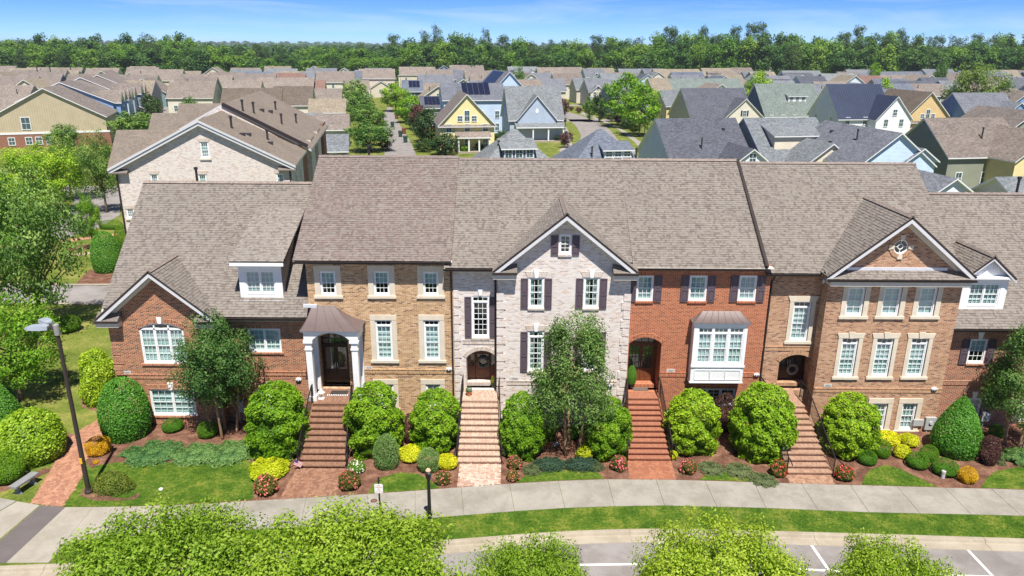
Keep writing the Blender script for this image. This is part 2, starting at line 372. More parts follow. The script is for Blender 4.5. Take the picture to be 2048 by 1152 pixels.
tag(mb.build('road', M_ASPH), kind='structure')
def offs(line, d):
    out = []
    for i, p in enumerate(line):
        t = (line[min(i+1,len(line)-1)] - line[max(i-1,0)]).normalized(); out.append(p + Vector((t.y, -t.x, 0))*d)
    return out
kerb = thing('kerb', (0,26,0), None, None); kerb['kind'] = 'structure'
prof = [(-0.0,-0.2),(0.0,0.012),(0.15,0.012),(0.19,0.0),(0.24,-0.108),(0.30,-0.118),(0.70,-0.112),(0.72,-0.2)]
rows = [[q + Vector((0,0,z)) for q in offs(KL, d)] for d, z in prof]
seg = 4; i = 0; n_k = len(KL)
while i < n_k-1:
    j = min(i+seg, n_k-1)
    if KL[j].x > -34 and KL[i].x < 34:
        mb = MB()
        for k in range(i, j):
            for r in range(len(prof)-1):
                a, b, c, d = rows[r][k], rows[r+1][k], rows[r+1][k+1], rows[r][k+1]
                if k == i: s_ = 0.012/(d-a).length; a = a.lerp(d, s_); b = b.lerp(c, s_)
                mb.quad(a, b, c, d)
        for kk, fl in ((i, 0), (j, 1)):
            pts = [rows[r][kk] for r in range(len(prof))]; mb.poly(pts if fl else pts[::-1])
        mb.build('kerb_segment', M_KERB, kerb)
    i = j
# ------------------------------------------------------------------ pavement panels
JO = [((275,1013.5),(236,1075)),((383,1009),(362,1067)),((490,1003),(473,1061)),((613,996),(600,1054.5)),((736,988.5),(730,1046)),((830,982),(831,1039)),((922,975),(928,1031)),((1019,968),(1029,1023)),
 ((1116,962.5),(1130,1016.5)),((1215,959),(1229,1013)),((1312,959.5),(1329,1011.5)),((1410,962),(1434,1014)),((1508,965),(1532,1016.5)),((1603,968),(1636,1021)),((1700,970.5),(1738,1025)),((1794,973),(1840,1027.5)),
 ((1890,976),(1942,1029.5)),((1982,978),(2042,1032)),((2075,981),(2142,1036)),((2170,984),(2242,1041))]
pave = thing('pavement', (0,29,0), None, None); pave['kind'] = 'structure'
def slab(parent, name, pxs, mat, z=0.02, th=0.1, shrink=0.008):
    pts = [Vector((*G(*p), 0)) for p in pxs]; c = sum(pts, Vector())/len(pts)
    pts = [p + (c-p).normalized()*shrink*1.4 for p in pts]
    mb = MB(); mb.prism([(p.x,p.y) for p in pts], 2, z-th, z); return mb.build(name, mat, parent)
slab(pave, 'panel', [(97,1126),(186,1014.5),(275,1013.5),(236,1075),(160,1080),(128,1092)], M_CONC2)
for a, b in zip(JO, JO[1:]):
    slab(pave, 'panel', [a[0], a[1], b[1], b[0]], M_CONC2 if a[0][0] < 300 else M_CONC)
slab(pave, 'panel', [(12,1126.5),(131,1015),(186,1014.5),(97,1126)], M_CONC2)
slab(pave, 'dark_band', [(-30,1127),(-30,1108),(82,1011),(131,1015),(12,1126.5)], M_DARKCONC)
slab(pave, 'panel', [(-30,1104),(-120,1104),(-30,1040),(35,1003),(80,1011)], M_CONC2)
slab(pave, 'panel', [(-120,1100),(-120,985),(0,996),(33,1002.5),(-30,1040)], M_CONC)
# ------------------------------------------------------------------ painted parking lines
def line_strip(name, a, b, wd=0.11):
    a, b = Vector((*G(*a,-0.13),0)), Vector((*G(*b,-0.13),0)); t = (b-a).normalized(); s_ = Vector((-t.y,t.x,0))*wd/2
    mb = MB(); z = -0.125
    mb.poly([(q.x,q.y,z) for q in (a-s_, b-s_, b+s_, a+s_)]); o = mb.build(name, M_LINE, lines); return o
lines = thing('parking_lines', (0,22,0), None, None); lines['kind'] = 'structure'
for a, b in (((1316,1079),(1331,1124)),((1622,1089),(1658,1141)),((1933,1097),(1985,1152)),((1160,1130),(1322,1127.5)),((2244,1107),(2310,1165)),((1003,1081),(1000,1128)),((1658,1141),(1990,1154)),((1331,1127),(1652,1141))):
    line_strip('line', a, b)
# ------------------------------------------------------------------ beds, lawns, paths
def sheet(name, pxs, mat, z, kind='structure', parent=None):
    mb = MB(); pts = [(*G(*p),) for p in pxs]
    if sum(pts[i][0]*pts[(i+1)%len(pts)][1]-pts[(i+1)%len(pts)][0]*pts[i][1] for i in range(len(pts))) < 0: pts = pts[::-1]
    mb.poly([(x,y,z) for x,y in pts]); o = mb.build(name, mat, parent)
    if kind: o['kind'] = kind
    return o
BACK = [(a[0][0], a[0][1]) for a in JO]
sheet('mulch_bed', [(205,870),(222,842),(240,800),(700,800),(1250,800),(1700,800),(2300,800),(2300,984)] + BACK[::-1][:-2] + [(383,1008.5),(275,1012.5),(240,1013),(215,960),(185,940),(172,925),(182,898)], M_MULCH, 0.006)
LAWNS = [[(128,1013.5),(146,985),(165,955),(172,942),(200,930),(235,925),(290,928),(340,925),(400,913),(495,905),(503,930),(505,960),(507,999),(400,1006.5),(275,1012.2),(190,1013.5)],
 [(735,987),(745,970),(762,956),(800,945),(835,948),(862,962),(880,977),(830,981)],
 [(1033,966),(1045,955),(1062,947),(1120,940),(1180,941),(1200,948),(1208,958),(1116,961.5)],
 [(1398,960.3),(1412,950),(1430,944),(1462,942),(1490,950),(1512,964),(1460,962)],
 [(1723,970),(1728,955),(1740,940),(1770,930),(1800,938),(1840,957),(1876,974.5),(1794,972)],
 [(1962,976),(1972,958),(1990,943),(2048,932),(2250,925),(2250,984),(2075,980)]]
for vg in ([(a[1][0], a[1][1]-0.5) for a in JO] + [(x, y-0.3) for x, y in KERB_PX[::-1] if 500 <= x <= 2400], [(100,1127),(128,1092),(160,1080.5),(236,1075),(362,1067),(473,1061),(500,1106.5),(300,1118.5),(135,1127)]): sheet('verge', vg, M_TURF, 0.005)
for i, lw in enumerate(LAWNS): sheet('lawn', lw, M_TURF, 0.014)
sheet('mulch_bed', [(160,992),(166,978),(180,972),(225,995),(255,998),(280,985),(275,998),(240,1002),(190,1002)], M_MULCH, 0.02)
sheet('mulch_bed', [(60,905),(110,925),(125,915),(135,885),(150,870),(128,862),(70,870)], M_MULCH, 0.006)
sheet('mulch_bed', [(0,985),(50,968),(105,940),(95,935),(40,955),(0,968)], M_MULCH, 0.006)
sheet('mulch_bed', [(165,815),(160,795),(205,788),(240,800),(205,838),(190,822)], M_MULCH, 0.006)
def inpoly(x, y, poly):
    r = np.zeros(x.shape, bool); k = len(poly)
    for i in range(k):
        x0,y0 = poly[i]; x1,y1 = poly[(i+1)%k]
        c = ((y0 > y) != (y1 > y)) & (x < (x1-x0)*(y-y0)/(y1-y0+1e-12)+x0); r ^= c
    return r
def pavers(name, pxs, mat, z, ang, bl=0.2, bw=0.1, parent=None, rnd=7):
    poly = [G(*p) for p in pxs]; rg = random.Random(rnd); mb = MB()
    xs = [p[0] for p in poly]; ys = [p[1] for p in poly]; ca, sa = math.cos(ang), math.sin(ang)
    cx, cy = sum(xs)/len(xs), sum(ys)/len(ys); ext = max(max(xs)-min(xs), max(ys)-min(ys))
    k = int(ext/bw)+2
    for i in range(-k, k):
        for j in range(-k, k):
            q = (i-j) % 4
            if q in (1, 2): continue
            for _ in (0,):
                u0, v0 = i*bw, j*bw
                du, dv = (bl, bw) if q == 0 else (bw, bl)
                uc, vc = u0+du/2, v0+dv/2
                x = cx + uc*ca - vc*sa; y = cy + uc*sa + vc*ca
                if not inpoly(np.array([x]), np.array([y]), poly)[0]: continue
                g = 0.004; h = z + rg.uniform(0, 0.006); c = []
                for uu, vv in ((u0+g,v0+g),(u0+du-g,v0+g),(u0+du-g,v0+dv-g),(u0+g,v0+dv-g)):
                    c.append((cx+uu*ca-vv*sa, cy+uu*sa+vv*ca))
                mb.hexa([(p[0],p[1],z-0.03) for p in c] + [(p[0],p[1],h) for p in c])
    return mb, poly
def pavermat(name, cs):
    m, n, b, o = newmat(name); geo = N(n, 'ShaderNodeNewGeometry')
    r = ramp(n, geo.outputs['Random Per Island'], [(i/len(cs), lin(*c)) for i, c in enumerate(cs)]); r.color_ramp.interpolation = 'CONSTANT'
    tc = N(n, 'ShaderNodeTexCoord').outputs['Object']; f = noise(n, tc, 1.3, 5)
    c = mixc(n, 'MULTIPLY', 0.6, r.outputs[0], ramp(n, f, [(0.3,(0.75,0.73,0.72,1)),(0.7,(1.05,1.05,1.05,1))]).outputs[0])
    n.links.new(c, b.inputs['Base Color']); b.inputs['Roughness'].default_value = 0.85; b.inputs['Specular IOR Level'].default_value = 0.2
    return m
PM_PATH = pavermat('path_brick', [(168,122,98),(176,130,104),(160,114,92),(182,138,112),(154,110,90),(170,124,100)])
PM_W2 = pavermat('walk_brick_brown', [(138,102,82),(148,110,88),(130,94,76),(154,118,96)])
PM_W3 = pavermat('walk_brick_pale', [(190,164,146),(198,174,158),(182,154,136),(202,182,168),(174,144,128)])
PM_W4 = pavermat('walk_brick_orange', [(160,106,80),(168,114,86),(150,98,76),(156,102,78)])
PM_W5 = pavermat('walk_brick_tan', [(158,122,100),(168,132,108),(148,114,94),(174,140,116)])
M_SAND = plain('joint_sand', lin(150,118,96), 0.95, 0.1)
PATH_PX = [(61,1007),(75,985),(88,962),(105,935),(118,905),(135,880),(158,862),(200,838),(216,830),(240,842),(222,858),(200,880),(182,898),(172,920),(167,948),(150,977),(124,1014)]
WALKS = [('brick_path', PATH_PX, PM_PATH, R(40)), ('front_walk', [(559,999),(594,938),(690,938),(671,991.5)], PM_W2, 0.0), ('front_walk', [(915,975),(920,928),(1001,928),(1001,969)], PM_W3, 0.0),
 ('front_walk', [(1260,958.6),(1255,922),(1342,922),(1352,960)], PM_W4, 0.0), ('front_walk', [(1580,967),(1572,950),(1663,950),(1668,969.5)], PM_W5, 0.0)]
for nm, px, mt, ang in WALKS:
    root = thing(nm, (0,0,0), None, None); root['kind'] = 'structure'
    sheet('sand_bed', px, M_SAND, 0.017, None, root)
    mbp, poly = pavers(nm, px, mt, 0.024, ang); q = mbp.build('paving_bricks', mt, root); q['kind'] = 'stuff'
# side street and back lanes seen beyond the row
def lane(name, pxs, mat=M_ASPH, z=0.012): return sheet(name, pxs, mat, z)
lane('side_street', [(-1900,592),(-100,602),(140,607),(300,607),(300,571),(140,571),(-1900,548)])
lane('kerb_strip', [(-400,602),(-100,604),(140,610),(300,610),(300,607),(140,607),(-100,602),(-400,600)], M_KERB, 0.05)
lane('kerb_strip', [(-400,565),(140,571),(300,571),(300,568.5),(140,568.5),(-400,562)], M_KERB, 0.05)
lane('lane', [(60,470),(120,440),(150,405),(120,380),(140,372),(240,372),(240,430),(200,455),(120,480)], M_ASPH, 0.012)
lane('pavement', [(122,372),(150,352),(172,338),(180,340),(160,358),(133,376)], M_CONC, 0.02)
lane('brick_path', [(120,480),(240,466),(240,470),(120,486)], PM_PATH, 0.02)
lane('brick_path', [(130,510),(190,503),(190,507),(130,516)], PM_W3, 0.02)
lane('mulch_bed', [(130,494),(240,482),(240,490),(140,503)], M_MULCH, 0.008)
lane('mulch_bed', [(150,569),(178,540),(250,535),(250,569)], M_MULCH, 0.008)
lane('alley', [(768,330),(836,330),(832,310),(822,285),(800,250),(789,228),(783,214),(776,214),(768,228),(766,250),(770,285)])
lane('street', [(1105,330),(1110,318),(1135,296),(1160,284),(1162,270),(1152,252),(1135,238),(1112,226),(1128,222),(1165,232),(1195,244),(1215,256),(1226,266),(1240,285),(1270,300),(1270,330)])
lane('pavement', [(1165,224),(1210,242),(1250,262),(1290,290),(1300,310),(1290,310),(1270,285),(1235,258),(1195,240),(1160,228)], M_CONC, 0.02)
lane('pavement', [(1118,300),(1135,288),(1130,262),(1116,246),(1120,244),(1138,262),(1145,290),(1124,308)], M_CONC, 0.02)
lane('lane', [(150,262),(260,240),(320,222),(330,212),(350,212),(345,226),(280,250),(200,280),(150,285)], M_ASPH, 0.012)
lane('pavement', [(290,214),(340,205),(344,208),(300,218)], M_CONC, 0.02)

# asphalt strips added between the back rows to cut green bounce off the grass
for v in (128, 206, 262, 330):
    mb = MB(); a_ = R(9.5); pts = []
    for u, w_ in ((20,-3.2),(330,-3.2),(330,3.2),(20,3.2)): pts.append((u*math.cos(a_)-(v+w_)*math.sin(a_)*0.55, (v+w_)+u*math.sin(a_)*0.55, 0.012))
    mb.poly(pts); tag(mb.build('bounce_strip', M_ASPH), kind='structure')
# ------------------------------------------------------------------ the row of townhouses: tools
def wall(mb, Y, x0, x1, z0, top, ops=(), depth=0.12, m=0, mrev=None, breaks=()):
    """wall facing -Y with real openings; top and opening bounds may be functions of x"""
    fn = lambda q: q if callable(q) else (lambda x, c=q: c)
    top = fn(top); mrev = m if mrev is None else mrev
    ops = [dict(o, zb=fn(o['zb']), zt=fn(o['zt'])) for o in ops]
    xs = {x0, x1, *breaks}
    for o in ops:
        k = o.get('n', 1)
        for i in range(k+1): xs.add(o['xa'] + (o['xb']-o['xa'])*i/k)
    xs = sorted(x for x in xs if x0-1e-6 <= x <= x1+1e-6)
    for a, b in zip(xs, xs[1:]):
        if b-a < 1e-6: continue
        mid = (a+b)/2; cov = sorted([o for o in ops if o['xa'] < mid < o['xb']], key=lambda o: o['zb'](mid))
        lo = (z0, z0)
        for o in cov:
            hi = (o['zb'](a), o['zb'](b)); mb.quad((a,Y,lo[0]),(b,Y,lo[1]),(b,Y,hi[1]),(a,Y,hi[0]), m)
            lo = (o['zt'](a), o['zt'](b))
            D = Y + o.get('depth', depth)
            if not o.get('nofloor'): mb.quad((a,Y,hi[0]),(b,Y,hi[1]),(b,D,hi[1]),(a,D,hi[0]), mrev)
            mb.quad((b,Y,lo[1]),(a,Y,lo[0]),(a,D,lo[0]),(b,D,lo[1]), mrev)
        hi = (top(a), top(b))
        mb.quad((a,Y,lo[0]),(b,Y,lo[1]),(b,Y,hi[1]),(a,Y,hi[0]), m)
    for o in ops:
        D = Y + o.get('depth', depth)
        for x, sg in ((o['xa'], 1), (o['xb'], -1)):
            zb, zt = o['zb'](x), o['zt'](x)
            if zt - zb < 1e-4: continue
            q = [(x,Y,zb),(x,D,zb),(x,D,zt),(x,Y,zt)]
            mb.quad(*(q if sg > 0 else q[::-1]), mrev)
def arch_top(xa, xb, zs, rise):
    c = (xa+xb)/2; h = (xb-xa)/2; r = (h*h+rise*rise)/(2*rise)
    return lambda x: zs + math.sqrt(max(0, r*r-(x-c)**2)) - (r-rise)
WCACHE = {}
def window_meshes(w, h, units=1, transom=0.0, cols=3, rows=2, blind='shutter', fr=0.075, arch=0.0, mull=0.07):
    key = (round(w,2), round(h,2), units, round(transom,2), cols, rows, blind, arch)
    if key in WCACHE: return WCACHE[key]
    w, h = key[0], key[1]
    f = MB(); g = MB(); bl = MB(); D0, D1 = 0.02, 0.11
    zt = (lambda x: arch_top(-w/2, w/2, h-arch, arch)(x)) if arch else (lambda x: h)
    # outer frame
    f.box(-w/2, -w/2+fr, D0, D1, 0, h-arch); f.box(w/2-fr, w/2, D0, D1, 0, h-arch); f.box(-w/2+fr, w/2-fr, D0-0.03, D1, 0, fr*1.25)
    if arch:
        k = 12
        for i in range(k):
            a, b = -w/2+w*i/k, -w/2+w*(i+1)/k
            f.hexa([(a,D0,zt(a)-fr),(b,D0,zt(b)-fr),(b,D1,zt(b)-fr),(a,D1,zt(a)-fr),(a,D0,zt(a)),(b,D0,zt(b)),(b,D1,zt(b)),(a,D1,zt(a))])
    else: f.box(-w/2+fr, w/2-fr, D0, D1, h-fr, h)
    iw = (w-2*fr-mull*(units-1))/units; z0 = fr*1.25
    ztop = h-arch-(0 if arch else fr)
    zs = ztop-transom
    if arch or transom: f.box(-w/2+fr, w/2-fr, D0, D1, zs-0.045, zs+0.045)
    zs2 = zs-(0.045 if (arch or transom) else 0)
    for u in range(units):
        xa = -w/2+fr+u*(iw+mull); xb = xa+iw
        if u: f.box(xa-mull, xa, D0, D1, z0, (zt(xa-mull/2)-fr*0.5) if arch else h-fr)
        s = 0.04; zm = (z0+zs2)/2
        # two sashes; upper one proud of the lower
        for za, zb, y in ((zm-0.02, zs2, 0.045), (z0, zm+0.02, 0.065)):
            f.box(xa, xa+s, y, y+0.035, za, zb); f.box(xb-s, xb, y, y+0.035, za, zb)
            f.box(xa+s, xb-s, y, y+0.035, za, za+s); f.box(xa+s, xb-s, y, y+0.035, zb-s, zb)
            for c in range(1, cols):
                x = xa+s+(iw-2*s)*c/cols; f.box(x-0.011, x+0.011, y+0.004, y+0.03, za+s, zb-s)
            for r in range(1, rows):
                z = za+s+(zb-za-2*s)*r/rows; f.box(xa+s, xb-s, y+0.005, y+0.029, z-0.011, z+0.011)
            g.quad((xa+s,y+0.018,za+s),(xb-s,y+0.018,za+s),(xb-s,y+0.018,zb-s),(xa+s,y+0.018,zb-s))
        if arch or transom:
            ta = (lambda x: zt(x)-fr) if arch else (lambda x: h-fr)
            g.quad((xa,0.07,zs+0.045),(xb,0.07,zs+0.045),(xb,0.07,ta(xb)),(xa,0.07,ta(xa)))
            if not arch:
                for c in range(1, cols):
                    x = xa+iw*c/cols; f.box(x-0.012, x+0.012, 0.05, 0.08, zs+0.045, h-fr)
        # what hangs inside
        if blind == 'shutter':
            k = int((zs2-z0)/0.085)
            for i in range(k):
                z = z0+(zs2-z0)*(i+0.5)/k
                bl.hexa([(xa,0.13,z-0.038),(xb,0.13,z-0.038),(xb,0.155,z+0.026),(xa,0.155,z+0.026),(xa,0.13,z-0.030),(xb,0.13,z-0.030),(xb,0.155,z+0.034),(xa,0.155,z+0.034)])
            for x in (xa, (xa+xb)/2-0.03, xb-0.06): bl.box(x, x+0.06, 0.135, 0.18, z0, zs2)
            bl.box(xa, xb, 0.135, 0.18, zm-0.05, zm+0.05)
        elif blind == 'curtain':
            k = 8
            for sx, sg in ((xa, 1), (xb, -1)):
                for i in range(k):
                    a, b = sx+sg*iw*0.30*i/k, sx+sg*iw*0.30*(i+1)/k; y0, y1 = (0.15, 0.19) if i % 2 else (0.19, 0.15)
                    q = [(a,y0,z0),(b,y1,z0),(b,y1,h-fr),(a,y0,h-fr)]; bl.quad(*(q if sg > 0 else q[::-1]))
        elif blind == 'shade':
            bl.quad((xa,0.16,z0),(xb,0.16,z0),(xb,0.16,zs2),(xa,0.16,zs2))
        elif blind == 'half':
            bl.quad((xa,0.16,zm),(xb,0.16,zm),(xb,0.16,zs2),(xa,0.16,zs2))
    res = (f.mesh('window', M_WHITE), g.mesh('pane', M_GLASS), bl.mesh('blind', M_BLIND) if bl.f else None)
    WCACHE[key] = res; return res
def add_window(root, x, Y, z, w, h, **kw):
    f, g, b = window_meshes(w, h, **kw); rl = root_loc(root)
    o = link('window', f, root, Vector((x,Y,z))-rl); link('pane', g, o)
    if b: link('blind', b, o)
    return o
SHC = {}
def shutter(root, x, Y, z, w, h, panels=2):
    key = (round(w,2), round(h,2), panels)
    if key not in SHC:
        mb = MB(); w_, h_ = key[0], key[1]; s = 0.06
        mb.box(-w_/2, w_/2, -0.025, 0, 0, h_)
        mb.box(-w_/2, -w_/2+s, -0.05, -0.025, 0, h_); mb.box(w_/2-s, w_/2, -0.05, -0.025, 0, h_)
        zs = [0, h_*0.47, h_]; zs = zs if panels == 2 else [0, h_*0.4, h_*0.8, h_]
        for i, zz in enumerate(zs): mb.box(-w_/2+s, w_/2-s, -0.05, -0.025, max(0, zz-0.05), min(h_, zz+0.05))
        for a, b in zip(zs, zs[1:]): mb.box(-w_/2+s+0.04, w_/2-s-0.04, -0.043, -0.025, a+0.10, b-0.10)
        SHC[key] = mb.mesh('shutter', M_SHUT)
    return link('shutter', SHC[key], root, Vector((x,Y-0.01,z))-root_loc(root))
RNG = np.random.default_rng(11)
def shingles(name, root, e0, e1, r1, r0, mat, expo=0.15, th=0.014, parent=None):
    """courses of shingle tabs laid over the slope e0-e1 (eave) to r0-r1 (ridge); parallelogram"""
    e0, e1, r0, r1 = map(Vector, (e0, e1, r0, r1)); U = e1-e0; Lu = U.length; U.normalize()
    V = (r0-e0); Lv = V.length; V.normalize(); Nn = U.cross(V).normalized()
    if Nn.z < 0: Nn = -Nn
    rl = np.array(root_loc(root)); k = int(round(Lv/expo)); expo = Lv/k
    VS, FS, AT, UV = [], [], [], []; n = 0
    e = np.array(e0)-rl; u = np.array(U); v = np.array(V); nn = np.array(Nn)
    for i in range(k):
        x = -RNG.uniform(0, 0.3)
        while x < Lu:
            wd = RNG.choice((0.08,0.11,0.14,0.18)); a, b = max(0, x), min(Lu, x+wd); x += wd
            if b-a < 0.01: continue
            y0 = i*expo - (0.0 if RNG.random() < 0.55 else 0.0); y1 = y0+expo*1.15
            t = th if RNG.random() < 0.5 else th*2.0
            lo0, hi0 = 0.004, 0.004+t
            p = [e+u*a+v*y0+nn*lo0, e+u*b+v*y0+nn*lo0, e+u*b+v*y0+nn*hi0, e+u*a+v*y0+nn*hi0, e+u*b+v*y1+nn*0.006, e+u*a+v*y1+nn*0.006]
            VS += p; FS += [(n,n+1,n+2,n+3),(n+3,n+2,n+4,n+5),(n+1,n+4,n+2),(n,n+3,n+5)]; AT += [RNG.random()]*6; n += 6
    me = bpy.data.meshes.new(name); me.from_pydata([tuple(q) for q in VS], [], FS); me.materials.append(mat); me.update()
    at = me.attributes.new('rnd', 'FLOAT', 'POINT'); at.data.foreach_set('value', AT); metre_uv(me, tuple(rl))
    o = link(name, me, parent or root); o['kind'] = 'stuff'; return o
def slope(root, name, e0, e1, r1, r0, mat, edge=M_GUT, th=0.09, parent=None, expo=0.15):
    e0, e1, r1, r0 = map(Vector, (e0, e1, r1, r0)); nn = (e1-e0).cross(r0-e0).normalized()
    if nn.z < 0: nn = -nn
    mb = MB(); d = -nn*th
    a = [e0+d, e1+d, r1+d, r0+d]; b = [e0, e1, r1, r0]
    if (e1-e0).cross(r0-e0).z < 0: a, b = [a[1],a[0],a[3],a[2]], [b[1],b[0],b[3],b[2]]
    mb.hexa(a+b); o = mb.build(name, edge, parent or root)
    shingles('shingles', root, e0, e1, r1, r0, mat, parent=o, expo=expo); return o
def ridge_cap(root, a, b, mat, parent=None, wd=0.15):
    a, b = Vector(a), Vector(b); mb = MB(); d = (b-a); k = max(1, int(d.length/0.2)); s = d.normalized().cross(Vector((0,0,1)))*wd
    for i in range(k):
        p, q = a+d*i/k, a+d*(i+1.1)/k; t = Vector((0,0,0.05 if i % 2 else 0.04)); dn = Vector((0,0,-0.06))
        mb.quad(p+s+dn, q+s+dn, q+t, p+t); mb.quad(p+t, q+t, q-s+dn, p-s+dn)
    o = mb.build('ridge_cap', mat, parent or root); return o
M_CAP = roofing('ridge_cap_shingle', lin(140,128,120), 0.2, 0.3, 0.12)
def gutter(root, x0, x1, Y, z, mat=None, name='gutter'):
    mb = MB(); mb.prism([(Y-0.10,z-0.02),(Y-0.08,z-0.12),(Y+0.02,z-0.12),(Y+0.02,z)], 0, x0, x1); mb.box(x0, x1, Y-0.115, Y-0.10, z-0.025, z+0.005)
    return mb.build(name, mat or M_GUT, root)
def downspout(root, x, Y, z0, z1, reach=0.4):
    mb = MB(); mb.tube([(x,Y-reach,z1),(x,Y-reach,z1-0.12),(x,Y-0.06,z1-0.5),(x,Y-0.06,z0+0.15),(x,Y-0.22,z0+0.02)], 0.045, 8)
    return mb.build('downspout', M_GUT, root)
def gable_front(root, xa, xb, ze, apex, Yf, wallY, mat, ridge_back, rise=None, ov=0.0, name='gable_roof', sidew=0.0, return_w=1.15):
    """cross gable: roof planes running back from Yf, white rakes, little eave returns"""
    xc = (xa+xb)/2; o = None
    for s, xe in ((-1, xa), (1, xb)):
        e_f, e_b = Vector((xe,Yf,ze)), Vector((xe,ridge_back,ze)); r_f, r_b = Vector((xc,Yf,apex)), Vector((xc,ridge_back,apex))
        o = slope(root, name, *((e_b, e_f, r_f, r_b) if s < 0 else (e_f, e_b, r_b, r_f)), mat)
        # rake: soffit board and fascia following the slope
        mb = MB(); d = (r_f-e_f); dn = Vector((0,0,-1))
        p = [e_f+dn*0.11, r_f+dn*0.11]; th = 0.20
        y0, y1 = Yf+0.005, Yf+0.055
        q = [(p[0].x,p[0].z-th),(p[1].x,p[1].z-th),(p[1].x,p[1].z),(p[0].x,p[0].z)]
        mb.prism(q, 1, y0, y1); mb.build('rake_board', M_FASC, root)
        mb = MB(); th2 = 0.06
        q = [(p[0].x,p[0].z-th),(p[1].x,p[1].z-th),(p[1].x,p[1].z-th+0.03),(p[0].x,p[0].z-th+0.03)]
        mb.prism(q, 1, y1, wallY); 
        q2 = [(p[0].x,p[0].z-th-0.2),(p[1].x,p[1].z-th-0.2),(p[1].x,p[1].z-th),(p[0].x,p[0].z-th)]
        mb.prism(q2, 1, wallY-0.05, wallY-0.005); mb.build('rake_soffit', M_CREAM, root)
        if return_w:
            rx0, rx1 = (xe, xe+return_w) if s < 0 else (xe-return_w, xe)
            mb = MB(); zt = ze-0.06
            mb.prism([(Yf-0.02,zt-0.10),(wallY-0.003,zt-0.10),(wallY-0.003,zt+0.34),(Yf-0.02,zt)], 0, rx0, rx1, 0); ob = mb.build('eave_return', SH_PLAIN, root)
            mb = MB(); mb.box(rx0-0.01, rx1+0.01, Yf-0.05, Yf-0.021, zt-0.11, zt+0.01); mb.build('return_trim', M_GUT, root)
            mb = MB(); mb.box(rx0+0.02, rx1-0.03, Yf+0.06, wallY-0.004, zt-0.36, zt-0.101); mb.build('return_soffit', M_CREAM, root)
    ridge_cap(root, (xc,Yf,apex+0.02), (xc,ridge_back,apex+0.02), M_CAP)
SH_PLAIN = roofing('return_shingle', lin(128,120,112), 0.1, 0.2, 0.06)
def jack_arch(root, x, Y, z, w, h, mat, key=True, splay=0.10, keymat=None):
    mb = MB(); mb.prism([(x-w/2,z),(x+w/2,z),(x+w/2+splay,z+h),(x-w/2-splay,z+h)], 1, Y-0.025, Y+0.03); mb.build('jack_arch', mat, root)
    if key:
        mb = MB(); mb.prism([(x-0.08,z-0.02),(x+0.08,z-0.02),(x+0.15,z+h+0.1),(x-0.15,z+h+0.1)], 1, Y-0.06, Y+0.02); mb.build('keystone', keymat or M_WHITE, root)
def brick_sill(root, x, Y, z, w, mat):
    mb = MB(); mb.box(x-w/2, x+w/2, Y-0.07, Y+0.05, z-0.10, z-0.002); mb.build('sill', mat, root)
def surround(root, x, Y, z, w, h, header=0.30, jamb=0.27, splay=0.0, key=False, sill_h=0.14):
    mb = MB()
    for s in (-1, 1):
        a, b = sorted((x+s*w/2, x+s*(w/2+jamb))); mb = MB(); mb.box(a, b, Y-0.04, Y+0.03, z, z+h); mb.build('surround_jamb', M_STONE, root)
    mb = MB(); mb.prism([(x-w/2-jamb,z+h+0.003),(x+w/2+jamb,z+h+0.003),(x+w/2+jamb+splay,z+h+header),(x-w/2-jamb-splay,z+h+header)], 1, Y-0.05, Y+0.03); mb.build('lintel', M_STONE, root)
    mb = MB(); mb.box(x-w/2-jamb-0.06, x+w/2+jamb+0.06, Y-0.09, Y+0.03, z-sill_h, z-0.003); mb.build('sill', M_STONE, root)
    if key:
        mb = MB(); mb.prism([(x-0.09,z+h),(x+0.09,z+h),(x+0.16,z+h+header+0.09),(x-0.16,z+h+header+0.09)], 1, Y-0.09, Y-0.048); mb.build('keystone', M_STONE, root)
def arch_ring(root, xa, xb, zs, rise, Y, mat, th=0.24, proud=0.03):
    f = arch_top(xa, xb, zs, rise); k = 26; c = (xa+xb)/2; h = (xb-xa)/2; r = (h*h+rise*rise)/(2*rise); zc = zs+rise-r
    a0 = math.asin(h/r); mb = MB()
    for i in range(k):
        t0, t1 = -a0+2*a0*i/k+0.004, -a0+2*a0*(i+1)/k-0.004
        pts = [(c+rr*math.sin(t), zc+rr*math.cos(t)) for rr, t in ((r+0.005,t0),(r+0.005,t1),(r+th,t1),(r+th,t0))]
        mb.prism(pts, 1, Y-proud, Y+0.02)
    return mb.build('arch_bricks', mat, root)
def belt(root, x0, x1, Y, z, mat, h=0.2):
    mb = MB(); mb.box(x0, x1, Y-0.03, Y+0.02, z-h, z); mb.box(x0, x1, Y-0.05, Y+0.02, z+0.002, z+0.06); return mb.build('belt_course', mat, root)
def stairs(root, xb0, xb1, xt0, xt1, Yb, Yt, zt, nr, mat, landing_back, nos=None):
    """flight of nr risers from Yb up to the landing front Yt; sides may flare"""
    o = thing('staircase', (0,0,0), None, None); o.parent = root; o.location = (0,0,0)
    rise = zt/nr; run = (Yt-Yb)/(nr-1)
    for i in range(nr-1):
        t = i/(nr-1); x0 = xb0+(xt0-xb0)*t; x1 = xb1+(xt1-xb1)*t; y0 = Yb+run*i; z1 = rise*(i+1)
        mb = MB(); mb.box(x0, x1, y0+0.05, landing_back, z1-rise, z1-0.055); mb.box(x0-0.015, x1+0.015, y0, y0+run+0.06, z1-0.054, z1)
        mb.build('step', mat, o)
    mb = MB(); mb.box(xt0, xt1, Yt+0.025, landing_back, zt-rise, zt-0.055); mb.box(xt0-0.015, xt1+0.015, Yt, landing_back, zt-0.054, zt); mb.build('landing', mat, o)
    return o
